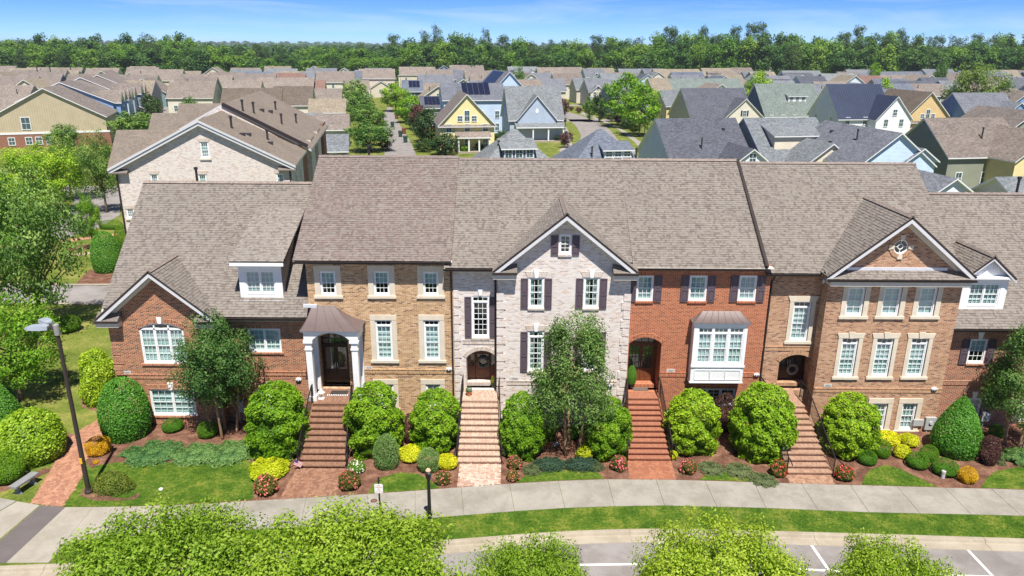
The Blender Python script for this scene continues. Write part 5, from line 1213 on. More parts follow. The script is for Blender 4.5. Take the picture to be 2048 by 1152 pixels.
            for i in range(nu):
                for j in range(nt_):
                    ua, ub = u0+(u1-u0)*(i+0.03)/nu, u0+(u1-u0)*(i+0.97)/nu; ta, tb = t0+(t1-t0)*(j+0.03)/nt_, t0+(t1-t0)*(j+0.97)/nt_; m2 = MB(); pt = []
                    for u, t in ((ua,ta),(ub,ta),(ub,tb),(ua,tb)):
                        pt.append(Vector((x0+wd*u, y0+half*t, ze+(zr-ze)*t+0.1)) if axis == 'w' else Vector((x0+half*t, y1-d*u, ze+(zr-ze)*t+0.1)))
                    up = Vector((0,0,0.06)); m2.hexa(pt+[q+up for q in pt]); m2.build('solar_panel', M_SOLAR, r, (0,0,0))
        elif f[0] == 'pipe':
            _, u, t, hh = f; xx, yy = (x0+wd*u, y0+half*t) if axis == 'w' else (x0+half*t, y0+d*u); zz = ze+(zr-ze)*t
            m2 = MB(); m2.tube([(xx,yy,zz-0.1),(xx,yy,zz+hh)], 0.11, 8); m2.lathe((xx,yy,zz+hh), [(0.16,0),(0.16,0.12),(0.03,0.16)], 8); m2.build('vent_pipe', M_PIPE, r, (0,0,0))
        elif f[0] == 'vent':
            _, u, t = f; xx, yy = (x0+wd*u, y0+half*t) if axis == 'w' else (x0+half*t, y0+d*u); zz = ze+(zr-ze)*t
            m2 = MB(); m2.box(xx-0.2, xx+0.2, yy-0.2, yy+0.2, zz, zz+0.25); m2.build('roof_vent', M_PIPE, r, (0,0,0))
        elif f[0] == 'porch':
            _, u0, u1, zz, pd = f; xa, xb = x0+wd*u0, x0+wd*u1; m2 = MB()
            slab_q(m2, [(xa-0.2,y0-pd-0.2,zz),(xb+0.2,y0-pd-0.2,zz),(xb+0.2,y0-0.02,zz+0.9),(xa-0.2,y0-0.02,zz+0.9)], 0.2); m2.build('porch_roof', [rm, M_TRIM], r, (0,0,0))
            for i in range(4):
                xx = xa+0.2+(xb-xa-0.4)*i/3; m2 = MB(); m2.box(xx-0.14, xx+0.14, y0-pd, y0-pd+0.28, 0, zz-0.18); m2.build('porch_column', M_TRIM, r, (0,0,0))
            m2 = MB(); m2.box(xa, xb, y0-pd-0.1, y0-0.03, 0, 0.35); m2.build('porch_floor', M_KERB, r, (0,0,0))
        elif f[0] == 'seams':
            m2 = MB(); n_ = int(wd/0.55)
            for i in range(n_+1):
                xx = x0-0.35+(wd+0.7)*i/n_; m2.bar((xx,y0-0.38,ze-k*0.38+0.02), (xx,0,zr+0.02), 0.05, 0.08)
            q = m2.build('roof_seams', rm, rf, (0,0,0)); q['kind'] = 'stuff'
        elif f[0] == 'wing':   # lower wing at one side: u, width, depth, ridge height, roof axis
            _, xo, gw, gd, wz = f[:5]; yo = f[5] if len(f) > 5 else 0; m2 = MB(); xa, xb, ya, yb = xo-gw/2, xo+gw/2, y0-gd+yo, y0+yo
            we = wz-gw/2*0.6; m2.box(xa, xb, ya, yb, 0, we); m2.poly([(xa,ya,we),(xb,ya,we),(xo,ya,wz-0.17)]); m2.build('wing_wall', wm, r, (0,0,0)); m2 = MB(); gable_roof(m2, xa, xb, ya, yb, we, wz, 'd', 0.35); m2.build('wing_roof', [rm, M_TRIM], r, (0,0,0))
            bwin(r, xo, ya-0.01, max(0.8,we-1.9), 1.6, 1.2, 'f', True)
    BG.append(r); return r
NEAR = 'houses just behind the townhouse row'; MIDG = 'houses in the middle rows'; FARG = 'far rows of houses before the forest'
# first row behind
bgh('grey hipped roof bungalow with front dormer beside the yellow house', 948, 1108, 258, 9.2, 'w', 10.5, 'slate', 'light', hip=True, pitch=0.85, feats=(('sd',0.5,4.0,0.25,1.5,3,'navy'),('pipe',0.28,0.6,0.5)), group=NEAR)
bgh('dark grey hipped roof house with low dormer by the curved street', 1122, 1280, 258, 9.0, 'w', 11, 'bluegrey', 'blue', hip=True, pitch=0.8, feats=(('sd',0.62,3.6,0.25,1.2,3,'pale'),('pipe',0.3,0.3,1.2),('pipe',0.85,0.25,1.2)), group=NEAR)
bgh('charcoal roofed house with small front gable and pale side wall', 1312, 1470, 236, 9.2, 'w', 15, 'pale', 'dark', pitch=0.74, feats=(('xg',0.8,6.6,4.6,'pale',True),('pipe',0.42,0.3,1.4),('vent',0.8,0.72)), group=NEAR)
bgh('light grey roofed beige house with broad shed dormer and front gable', 1488, 1632, 235, 9.2, 'w', 16, 'beige', 'light', pitch=0.72, feats=(('sd',0.52,7.4,0.30,2.0,0,'beige'),('xg',0.62,9.0,4.6,'beige',False),('vent',0.3,0.8),('vent',0.9,0.7)), group=NEAR)
bgh('slate roofed pale blue gabled house with tall vent pipe on its slope', 1722, 1888, 266, 9.0, 'd', 17, 'ltblue', 'grey', ye=330, cx=1806, feats=(('pipe',0.35,0.62,1.3),('vent',0.6,0.4),('vent',0.75,0.7),('noattic',),('nofront',)), group=NEAR)
bgh('small slate roofed garage with pale front gable beside the yellow gable wall', 1880, 1948, 357, 6.2, 'd', 9, 'pale', 'grey', cx=1916, pitch=0.66, feats=(('nofront',),('noattic',)), group=NEAR, name='garage', cat='garage')
bgh('small slate garage with pale blue gable against the blue gabled house', 1822, 1886, 297, 7.0, 'd', 8, 'ltblue', 'grey', cx=1851, pitch=0.7, feats=(('nofront',),('noattic',)), group=NEAR, name='garage', cat='garage')
bgh('olive sided house with pale taupe roof and big yellow gable wall', 1845, 2010, 235, 9.6, 'w', 12, 'olive', 'taupe', pitch=0.78, feats=(('xg',0.88,9.5,5.0,'butter',False),('pipe',0.55,0.42,1.5)), group=NEAR)
bgh('pale roofed house with slim flue beside the dark red townhouse', 1990, 2130, 352, 6.6, 'w', 9, 'cream', 'light', pitch=0.6, feats=(('pipe',0.3,0.5,1.6),), group=NEAR)
# second row
bgh('pale yellow gabled house with a trio of attic windows beside the alley', 877, 987, 188, 10.8, 'd', 14, 'yellow', 'brown', ye=248, cx=934, feats=(('trio',),('porch',0.3,0.9,3.0,2.2)), group=MIDG)
bgh('blue grey house with pedimented front gable and oval vent', 1012, 1116, 172, 11.2, 'w', 11, 'bluegrey', 'light', ye=236, feats=(('xg',0.5,8.2,0.5,None,'oval'),('porch',0.1,1.0,3.2,2.2)), group=MIDG)
bgh('tall light blue house with a solar covered gable slope', 962, 1058, 143, 13.6, 'd', 16, 'ltblue', 'grey', ye=196, cx=1020, rz=16, feats=(('solar',0.1,0.75,0.3,0.95,4,3),('noattic',)), group=MIDG)
bgh('light blue house with solar panels across its long grey roof', 884, 1002, 166, 11.2, 'w', 11, 'ltblue', 'grey', ye=198, feats=(('solar',0.32,0.78,0.25,0.98,5,3),), group=MIDG)
bgh('black roofed house with cream side gable and green shuttered attic window', 1362, 1488, 176, 9.8, 'w', 15, 'beige', 'dark', ye=236, feats=(('xg',0.82,10.4,0.8,'cream',True,'green'),), group=MIDG)
bgh('sage grey roofed house with three pane shed dormer and navy side gable', 1508, 1628, 167, 10.2, 'w', 15, 'navy', 'green', ye=233, feats=(('sd',0.62,5.2,0.42,1.5,3),), group=MIDG)
bgh('white house with dark standing seam metal roof and white front gable', 1652, 1762, 168, 11.9, 'w', 12, 'white', 'dark', ye=234, roofmat=M_SEAM, feats=(('xg',0.88,8.2,3.0,'white',True),('seams',)), group=MIDG)
bgh('tan gabled house with weathered brown roof and trio of attic windows', 1800, 1912, 184, 10.0, 'd', 15, 'tan', 'moss', ye=241, cx=1866, feats=(('trio',),('vent',0.4,0.4)), group=MIDG)
bgh('bright blue house with grey roof and blue front gable', 1902, 2012, 185, 9.8, 'w', 13, 'blue', 'grey', ye=236, feats=(('xg',0.86,8.8,1.2,'blue',True),), group=MIDG)
bgh('pale olive gabled house at the edge beyond the bright blue house', 2030, 2120, 222, 9.2, 'd', 13, 'olive', 'taupe', cx=2075, group=MIDG)
bgh('blue gabled house with tan roof beyond the round willow tree', 2026, 2110, 182, 9.6, 'd', 13, 'blue', 'brown', cx=2062, group=MIDG)
bgh('yellow walled grey roofed garage house beside the leafy street trees', 1318, 1420, 180, 8.4, 'w', 12, 'butter', 'light', pitch=0.6, group=MIDG)
# rows further back: (left, right, ridge y, ridge height, axis, depth, wall, roof, extra)
ROWS = [(838,902,149,10,'w',11,'slate','grey',()),(846,884,166,8,'w',9,'cream','brown',()),(842,880,192,7.2,'w',8,'grey','dark',(('solar',0.15,0.95,0.2,0.9,4,2),)),(806,842,160,9,'w',10,'navy','blue',(('solar',0.3,0.9,0.3,0.9,3,2),)),(800,868,133.5,10,'w',11,'beige','brown',()),(870,906,131,10,'d',11,'navy','blue',(('solar',0.1,0.9,0.1,0.9,4,2),)),
 (900,965,130,10,'w',11,'pale','brown',()),(930,985,141,9.5,'w',11,'cream','brown',()),(1016,1072,133,10,'w',11,'grey','light',(('xg',0.8,6,1,'white',False),)),(1074,1121,134.5,10,'w',12,'grey','brown',()),(1050,1080,160,8,'w',9,'slate','blue',()),
 (1122,1162,134,9.5,'w',13,'beige','brown',(('xg',0.85,5,1,None,True),)),(1166,1206,137,9.5,'w',12,'pale','grey',(('xg',0.5,5,1,'pale',True),)),(1188,1250,131,9.5,'w',12,'cream','grey',(('xg',0.55,5,1,'beige',False),)),(1200,1262,147,9.4,'w',12,'white','light',(('xg',0.9,5.5,1,'pale',False),('porch',0,1,3,2))),(1170,1222,158,9,'w',12,'cream','grey',(('porch',0,1,3,2),('xg',0.3,5,1,'cream',True))),
 (1252,1302,131,9.5,'w',12,'beige','grey',()),(1285,1326,137,9.5,'w',12,'grey','grey',()),(1296,1334,156,9,'w',13,'butter','sand',()),(1305,1398,138,9.6,'w',13,'cream','sand',(('xg',0.68,7,1,'white',False),)),(1332,1480,157,8.8,'w',15,'slate','green',()),(1402,1462,136,9.5,'w',12,'cream','sand',(('xg',0.9,6,1,'beige',False),)),(1462,1502,135,9.5,'w',12,'beige','taupe',()),
 (1400,1470,131,9.5,'w',12,'grey','dark',()),(1508,1560,130,10.4,'d',14,'white','dark',(('noattic',),)),(1566,1602,130.5,9.5,'w',12,'slate','dark',()),(1562,1640,141,9.2,'w',14,'pale','light',(('xg',0.88,7,1,'cream',False),)),(1604,1722,130,9.6,'w',13,'grey','grey',()),(1640,1712,147,9,'w',13,'cream','light',(('xg',0.9,6,1,'beige',False),)),(1625,1690,163,8.6,'w',12,'olive','brown',()),
 (1690,1750,139,9.2,'w',12,'teal','grey',()),(1698,1760,151,8.8,'w',12,'beige','rust',()),(1740,1775,126.5,9.6,'w',12,'cream','sand',(('xg',0.9,5,1,'white',False),)),(1776,1818,124,10,'w',12,'grey','blue',(('wing',0,5,3,7),)),(1755,1838,143,9.2,'w',15,'bluegrey','grey',(('xg',0.82,6.5,2,'bluegrey',True),)),(1822,1868,127,9.6,'w',12,'white','sand',()),(1842,1906,138,9.4,'w',13,'blue','grey',()),(1872,1922,122,10,'w',12,'white','blue',()),
 (1840,1890,150,9.2,'d',14,'white','brown',(('noattic',),)),(1890,1992,148,9.2,'d',22,'white','brown',(('pipe',0.3,0.5,1.2),('pipe',0.6,0.5,1.2))),(1925,1972,120,10,'w',12,'teal','sand',()),(1978,2040,119,10,'w',12,'white','sand',(('solar',0.1,0.4,0.2,0.9,3,2),('xg',0.9,5,1,'white',False))),(2000,2060,129,9.4,'w',12,'pale','grey',()),(2020,2110,141,9.2,'d',14,'ltblue','brown',(('noattic',),)),(1990,2050,132,9.4,'w',12,'grey','grey',()),
 (720,787,137.5,10.6,'w',11,'beige','brown',(('wing',1.5,8,6,6.2),)),(627,706,142.5,9.8,'w',12,'cream','brown',()),(704,722,142,9.8,'w',12,'slate','blue',()),(600,628,143,9.8,'w',12,'slate','grey',()),(476,548,147,9.4,'w',12,'beige','brown',(('xg',0.9,5,1,'bluegrey',True),)),(548,608,146,9.4,'w',12,'cream','rust',()),(462,520,160,9,'w',12,'cream','brown',()),(520,624,155,9,'w',11,'beige','brown',()),
 (452,560,176,8.6,'w',11,'grey','moss',()),(552,622,172,9,'w',14,'cream','moss',()),(625,648,160,8,'w',10,'beige','rust',()),(624,680,177,7.4,'w',9,'cream','brown',()),(622,688,197,7.0,'w',9,'grey','sand',()),(632,694,228,6.2,'w',8,'cream','brown',()),(640,692,268,5.2,'w',7,'grey','light',()),(560,640,226,6.2,'w',8,'grey','light',()),
 (690,735,160,8,'w',10,'cream','brown',()),(2,30,131.5,10,'w',12,'beige','brown',()),(32,128,139.5,9.8,'w',13,'beige','brown',()),(-60,70,152,9.6,'w',14,'grey','brown',(('xg',0.75,6,1,'slate',False),)),(268,362,138.5,9.8,'w',13,'beige','brown',(('pipe',0.2,0.6,1),)),(355,412,148,9.4,'w',12,'teal','brown',()),(414,462,151,9.2,'w',11,'teal','brown',(('xg',0.25,5,1,'teal',True),)),(-40,60,170,9.4,'w',13,'beige','brown',(('pipe',0.8,0.5,1),)),
 (-30,38,205,8.0,'w',12,'cream','brown',(('pipe',0.4,0.5,1.2),))]
RN = dict(brown='brown', grey='grey', dark='charcoal', light='light grey', taupe='taupe', rust='reddish brown', sand='sandy beige', green='grey green', blue='blue grey', moss='weathered brown')
WN = dict(ltblue='light blue', bluegrey='blue grey', teal='teal grey', butter='butter yellow')
for (a, b, y, z, ax, d, wc, rc, ft) in ROWS:
    kinds = {f[0] for f in ft}
    ex = ' and solar panels' if 'solar' in kinds else ' and cross gable' if 'xg' in kinds else ' and front porch' if 'porch' in kinds else ' and vent pipe' if 'pipe' in kinds else ''
    bgh('%s house with %s %s roof%s in the back rows' % (WN.get(wc, wc), RN[rc], 'front gabled' if ax == 'd' else 'side gabled', ex), a, b, y, z, ax, d, wc, rc, pitch=0.62, feats=ft, group=FARG)
# fill the far rows: a loose grid of houses along the same streets, where none stands yet
rh = random.Random(21); a9 = R(9.5)
for row in range(9):
    for col in range(-24, 26):
        u, v = col*16.5+rh.uniform(-2, 2)+(row % 2)*7, 212+row*22.5+rh.uniform(-2.5, 2.5)
        X, Y = u*math.cos(a9)-v*math.sin(a9)*0.55, v+u*math.sin(a9)*0.55
        if Y < 205 or Y > 408 or abs(X) > 0.74*Y+10: continue
        px = 1024+FPX*X/(Y*0.97)
        if 560 < px < 860 and Y < 330: continue
        if 1100 < px < 1300 and Y < 240: continue
        if any((Vector((X,Y,0))-q.location).length < 15.5 for q in BG): continue
        if px < 480: rc, wc = rh.choice(['brown','brown','taupe','sand']), rh.choice(['beige','cream','slate','teal'])
        else: rc, wc = rh.choice(['grey','dark','light','blue','taupe','brown','sand','grey']), rh.choice(['white','cream','bluegrey','beige','grey','pale','slate','ltblue'])
        zr = rh.uniform(8.4, 9.8); p = P(px, 300, Y=Y); yy = None
        m_ = mscale(Vector((X,Y,zr))); wpx = rh.uniform(10.5, 14)/m_
        d3 = (CM3.transposed() @ (Vector((X,Y,zr))-Vector((0,0,CAM_H)))); pxx, pyy = 1024+FPX*d3.x/-d3.z, 576-FPX*d3.y/-d3.z
        ax = rh.choice('wwwd'); ft = ((('xg', rh.choice((0.25,0.7,0.8)), rh.uniform(4.5,6.5), 1.0, rh.choice(['white','pale','cream']), rh.random() < 0.6),) if ax == 'w' and rh.random() < 0.6 else ())+((('pipe', 0.3, 0.6, 0.9),) if rh.random() < 0.4 else ())
        kinds = {f[0] for f in ft}; ex = ' and cross gable' if 'xg' in kinds else ' and vent pipe' if 'pipe' in kinds else ''
        bgh('%s house with %s %s roof%s in the back rows' % (WN.get(wc, wc), RN[rc], 'front gabled' if ax == 'd' else 'side gabled', ex), pxx-wpx/2, pxx+wpx/2, pyy, zr, ax, rh.uniform(10, 13), wc, rc, pitch=0.66, feats=ft, group=FARG)
# left: beige hall with batten gable, and blue-green townhouses facing its lane
mb_brick = brick('far_red_brick', pal((140,84,66),(150,92,72),(130,76,60)), lin(170,140,120))
r = bgh('long beige batten clad building with brick base by the left lane', -8, 186, 176, 11.2, 'd', 16, 'beige', 'brown', ye=234, cx=84, rz=20, wins=False, wallmat=siding('beige_battens', lin(190,176,148), vert=True), group=None, name='building', cat='building')
hw = 10.6
for x, z, w_, h_ in ((-5.4,2.9,1.4,2.2),): bwin(r, x+1.5, -8.01, z+0.6, w_, h_, 'f')
o = MB(); o.box(-hw+0.2, hw-0.2, -8.06, -7.9, 0, 2.55); o.build('brick_base', mb_brick, r, (0,0,0)); o = MB(); o.box(-hw+0.15, hw-0.15, -8.12, -7.95, 2.55, 2.9); o.build('white_band', M_TRIM, r, (0,0,0))
for x in (-6.8,-3.9,-2.2,-0.4): bwin(r, x, -8.08, 0.6, 1.0, 1.3, 'f')
q0 = r.location.copy(); a20 = R(20); dv = Vector((-math.sin(a20), math.cos(a20), 0)); acc = 8.0
GT = 'blue and green townhouses along the left lane'
for lbl, wdt, zr_, ze_, wc, gables in (('blue townhouse with two tall gabled bays next to the beige batten clad building', 13, 11.6, 7.4, 'blue', ((0.25,5.2,'blue'),(0.72,5.2,'blue'))), ('light blue townhouse with white gabled bay next to the blue one', 11, 11.2, 7.2, 'ltblue', ((0.3,5,'ltblue'),(0.75,4.6,'white'))), ('grey blue townhouse with single gable and porch before the green one', 12, 11.7, 7.2, 'bluegrey', ((0.35,5.4,'bluegrey'),)), ('pale slate townhouse with plain gable by the lane trees', 12, 11.0, 7.0, 'slate', ((0.6,6.4,'slate'),)), ('green gabled townhouse with white window at the end of the left lane', 12, 11.4, 7.0, 'green', ((0.3,5.4,'green'),)), ('teal townhouse last in the row beyond the green gabled one', 14, 11.2, 7.0, 'teal', ((0.5,5.4,'teal'),))):
    c_ = q0+dv*(acc+wdt/2); acc += wdt+0.3
    bgh(lbl, 0, 100, 160, zr_, 'w', 19, wc, 'brown', rz=110, pos=(c_.x,c_.y), wd_=wdt, ze_=ze_, feats=tuple(('xg', u, gw, 1.3, gc, True) for u, gw, gc in gables)+(('porch',0.3,0.8,3,1.8),('pipe',0.4,1.5,0.8)), name='townhouse', group=GT, sides='l')
for lbl, L_, R_, y, z, wc, rc, rz in (('slate blue house between the forest trees beyond the rooftops', 692,735,119,9,'slate','blue',20),('white gabled house half hidden in the forest gap', 690,712,124,8,'white','grey',-20),('dark roofed house half hidden in the forest gap', 735,757,120,8.5,'slate','dark',9)):
    bgh(lbl, L_, R_, y, z, 'w', 12, wc, rc, rz=rz, group='houses in the forest gap')
# ------------------------------------------------------------------ whitewashed brick townhouse block behind, gable towards us
def back_block():
    a = R(9.5); ap = P(400, 240, Y=63.0); el = P(218, 335, Y=62.2); er = P(592, 331, Y=64.6)
    hw = (Vector((er.x,er.y,0))-Vector((el.x,el.y,0))).length/2; ze = (el.z+er.z)/2; zr = ap.z
    dd = Vector((-math.sin(a), math.cos(a), 0)); c = (Vector((el.x,el.y,0))+Vector((er.x,er.y,0)))/2
    r = thing('townhouse', (c.x,c.y,0), 'whitewashed brick townhouse block with wide plain gable behind the row', 'house', None, a)
    hw -= 0.45; k = (zr-ze)/(hw+0.45); zew = zr-0.16-k*hw; U1, U2 = 9.5, 34.0
    mpp = mscale(ap)
    def loc(px, py):      # pixel on the gable plane -> local x, z
        d = ray(px, py); o_ = Vector((0,0,CAM_H)); n_ = Vector((-math.sin(a), math.cos(a), 0)); t = (c-o_).dot(n_)/d.dot(n_); q = o_+d*t; ax = Vector((math.cos(a), math.sin(a), 0)); return (q-c).dot(ax), q.z
    wl = []
    for x0, x1, y0, y1 in ((399,420,284,316),(300,320,349,382),(396,416,349,382),(552,570,347,380),(252,270,418,436)):
        xa, zt = loc(x0,y0); xb, zb = loc(x1,y1); wl.append(((xa+xb)/2, zb, xb-xa, zt-zb))
    mb = MB(); wall(mb, 0, -hw, hw, 0, lambda x: zr-0.16-abs(x)*k, [op(q) for q in wl], breaks=[0]); mb.quad((hw,0,0),(hw,U1,0),(hw,U1,zew),(hw,0,zew)); mb.quad((-hw,U1,0),(-hw,0,0),(-hw,0,zew),(-hw,U1,zew)); mb.build('wall', B_WHITE, r, (0,0,0))
    mb = MB(); mb.quad((-hw+.1,1.6,0),(hw-.1,1.6,0),(hw-.1,1.6,zew),(-hw+.1,1.6,zew)); mb.build('interior', M_INT, r, (0,0,0))
    for q in wl:
        f, g, b = window_meshes(q[2], q[3], cols=3, rows=2, blind='shade'); o = link('window', f, r, (q[0],0,q[1])); link('pane', g, o); link('blind', b, o)
        mb = MB(); mb.box(q[0]-q[2]/2-0.12, q[0]+q[2]/2+0.12, -0.09, 0.02, q[1]-0.16, q[1]-0.003); mb.build('sill', M_CREAM, r, (0,0,0))
        mb = MB(); mb.prism([(q[0]-q[2]/2-0.05,q[1]+q[3]+0.01),(q[0]+q[2]/2+0.05,q[1]+q[3]+0.01),(q[0]+q[2]/2+0.18,q[1]+q[3]+0.3),(q[0]-q[2]/2-0.18,q[1]+q[3]+0.3)], 1, -0.025, 0.01); mb.build('jack_arch', S_WHITE, r, (0,0,0))
    # brick units further back along the right side
    z2 = zr+0.55; ze2 = zew+0.5; cols = [mb_brick, B_WHITE, mb_brick, B_WHITE, B_TAN, mb_brick]; n = 6; st = (U2-U1)/n
    for i in range(n):
        mb = MB(); u0, u1 = U1+st*i, U1+st*(i+1); pr = 0.5 if i % 2 else 0.0
        mb.quad((hw+pr,u0,0),(hw+pr,u1,0),(hw+pr,u1,ze2),(hw+pr,u0,ze2)); mb.quad((hw-0.5,u0,0),(hw+pr,u0,0),(hw+pr,u0,ze2),(hw-0.5,u0,ze2)); mb.build('side_wall', cols[i], r, (0,0,0))
    for u in (3.0, 6.5): bwin(r, hw+0.02, u, 6.0, 0.8, 1.9, 'r')
    mb = MB(); mb.poly([(-hw,U1,zew),(hw,U1,zew),(0,U1,z2-0.16)]); mb.quad((-hw,U1,zew-0.5),(hw,U1,zew-0.5),(hw,U1,ze2),(-hw,U1,ze2)); mb.build('party_wall', B_WHITE, r, (0,0,0)); mb = MB(); mb.quad((hw,U2,0),(-hw,U2,0),(-hw,U2,ze2),(hw,U2,ze2)); mb.poly([(hw,U2,ze2),(-hw,U2,ze2),(0,U2,z2-0.16)]); mb.build('back_wall', B_WHITE, r, (0,0,0))
    rm = roofing('block_roof', lin(126,116,106), 0.15, 0.25, 0.16)
    for s in (-1, 1):
        mb = MB(); e = hw+0.45
        q = [(s*e,U1,ze),(s*e,-0.45,ze),(0,-0.45,zr),(0,U1,zr)]; slab_q(mb, q if s < 0 else [q[1],q[0],q[3],q[2]], 0.2)
        k2 = (z2-ze2)/hw; e2 = hw+(0.9 if s > 0 else 0.5); q = [(s*e2,U2,z2-k2*e2),(s*e2,U1+0.05,z2-k2*e2),(0,U1+0.05,z2),(0,U2,z2)]; slab_q(mb, q if s < 0 else [q[1],q[0],q[3],q[2]], 0.2); mb.build('roof', [rm, M_FASC], r, (0,0,0))
        mb = MB(); mb.prism([(s*e,ze-0.2),(0,zr-0.2),(0,zr-0.48),(s*e,ze-0.48)], 1, -0.38, -0.02); mb.build('rake_board', M_FASC, r, (0,0,0))
        xr0, xr1 = sorted((s*e, s*(e-1.5))); mb = MB(); mb.prism([(-0.43,ze-0.45),(-0.003,ze-0.45),(-0.003,ze-0.1),(-0.43,ze-0.36)], 0, xr0, xr1); mb.build('eave_return', SH_PLAIN, r, (0,0,0))
        mb = MB(); mb.tube([(s*(hw-0.1),-0.1,ze-0.5),(s*(hw-0.1),-0.1,0)], 0.07, 8); mb.build('downspout', M_GUT, r, (0,0,0))
    mb = MB(); mb.bar((0.1,U1,z2+0.05),(hw+0.6,U1,z2-0.05-k*(hw+0.6)+0.0), 0.3, 0.3); mb.build('parapet_flashing', M_GUT, r, (0,0,0))
    # cross wings to the left
    for i, (u, zz, xl) in enumerate(((3.2, zr-1.1, hw+0.45),(14.5, zr-0.6, hw+0.6),(25, zr-0.4, hw+0.6))):
        mb = MB(); zb_ = ze if i == 0 else ze2-0.4; h2 = 3.65 if i == 0 else 4.2
        xv = -(zr-zz)/k; q = [(-xl,u-h2,zb_),(xv,u,zz),(-xl,u,zz)]
        n0 = len(mb.v); mb.v += [tuple(t) for t in q]+[(t[0],t[1],t[2]-0.2) for t in q]
        mb.f += [(n0,n0+1,n0+2),(n0+5,n0+4,n0+3),(n0,n0+2,n0+5,n0+3)]; mb.m += [0,1,1]
        q = [(0.0,u+h2,zb_),(-xl,u+h2,zb_),(-xl,u,zz),(0.0,u,zz)]; slab_q(mb, q, 0.2)
        mb.build('wing_roof', [rm, M_FASC], r, (0,0,0)); mb = MB(); mb.poly([(-hw-0.01,u+h2-.3,zb_),(-hw-0.01,u-h2+.3,zb_),(-hw-0.01,u,zz-0.25)]); mb.build('wing_gable', B_WHITE, r, (0,0,0))
    for x, u, hh in ((2.0,3.0,0.9),(4.6,5.5,0.8),(1.5,12,0.9),(2.2,14,0.9),(4.6,16,0.8),(5.4,22,0.7),(3.0,24,0.7)):
        zz = (zr if u < U1 else z2)-k*x; mb = MB(); mb.tube([(x,u,zz-0.2),(x,u,zz+hh)], 0.10, 8); mb.lathe((x,u,zz+hh), [(0.16,0),(0.16,0.16),(0.03,0.2)], 8); mb.build('vent_pipe', M_PIPE, r, (0,0,0))
    for x, u in ((3.0,2.2),(3.3,3.4),(5.0,4.2),(2.4,18),(3.0,20)):
        zz = (zr if u < U1 else z2)-k*x; mb = MB(); mb.box(x-0.22, x+0.22, u-0.22, u+0.22, zz-0.1, zz+0.18); mb.build('roof_vent', M_PIPE, r, (0,0,0))
    return r
back_block()
# ------------------------------------------------------------------ plants: tools
rng = np.random.default_rng(5)
def unit(v): return v/np.maximum(np.linalg.norm(v, axis=1, keepdims=True), 1e-9)
def np_mesh(name, V, F, rnd, mats, fm=None):
    me = bpy.data.meshes.new(name); nv, nf = len(V), len(F); k = F.shape[1]
    me.vertices.add(nv); me.vertices.foreach_set('co', V.astype(np.float32).ravel())
    me.loops.add(nf*k); me.loops.foreach_set('vertex_index', F.astype(np.int32).ravel())
    me.polygons.add(nf); me.polygons.foreach_set('loop_start', np.arange(0, nf*k, k, dtype=np.int32)); me.polygons.foreach_set('loop_total', np.full(nf, k, dtype=np.int32))
    for m in (mats if isinstance(mats, (list, tuple)) else [mats]): me.materials.append(m)
    if fm is not None: me.polygons.foreach_set('material_index', fm.astype(np.int32))
    me.update(calc_edges=True); at = me.attributes.new('rnd', 'FLOAT', 'POINT'); at.data.foreach_set('value', rnd.astype(np.float32))
    return me
def leaf_quads(p, n, size, aspect=0.55, tilt=0.7, g=rng, spread=0.3):
    """diamond leaves at p, facing roughly n"""
    k = len(p); nn = unit(n + g.normal(0, tilt, (k,3))); t = unit(np.cross(nn, g.normal(0, 1, (k,3)))); b = np.cross(nn, t)
    s = (size*(1+g.uniform(-spread, spread, k)))[:,None]; L_, W_ = t*s*0.5, b*s*0.5*aspect
    V = np.stack([p-L_, p+W_+nn*s*0.06, p+L_, p-W_+nn*s*0.06], 1).reshape(-1,3); F = np.arange(4*k).reshape(-1,4)
    return V, F
def ico(sub=3):
    import bmesh
    bm = bmesh.new(); bmesh.ops.create_icosphere(bm, subdivisions=sub, radius=1); V = np.array([v.co[:] for v in bm.verts]); F = np.array([[v.index for v in f.verts] for f in bm.faces]); bm.free(); return V, F
ICO = ico(3)
def lump_fn(g, k, amp, sharp=1.6):
    C = unit(g.normal(0, 1, (k,3)))
    def f(u):
        d = np.sqrt(np.maximum(0, 2-2*(u@C.T))).min(1); return 1-amp*np.minimum(1, d*sharp*math.sqrt(k)/4)
    return f
PROF = {'egg': lambda t: np.where(t < 0.3, 0.86+0.14*np.sin(t/0.3*math.pi/2), np.sqrt(np.maximum(0, 1-((t-0.3)/0.7)**2.3))), 'cone': lambda t: np.where(t < 0.18, 0.85+0.15*t/0.18, np.maximum(0, 1-((t-0.18)/0.82)**1.5)**0.8),
 'ball': lambda t: np.sqrt(np.maximum(0, 1-(2*t-0.85)**2/1.33)), 'mound': lambda t: np.sqrt(np.maximum(0, 1-t**2)), 'drum': lambda t: np.maximum(0, 1-t**5)**0.6*(0.88+0.12*np.minimum(1,t*4))}
HRAT = dict(arb=2.3, holly=2.2, cone=2.4, bright=1.7, loose=2.2, box=1.5, gold=1.4, lime=1.2, rose=1.4, juni=0.35, sage=0.5, rosm=0.6, burg=2.0, feath=2.4, cyp=0.9, hedge=1.6)
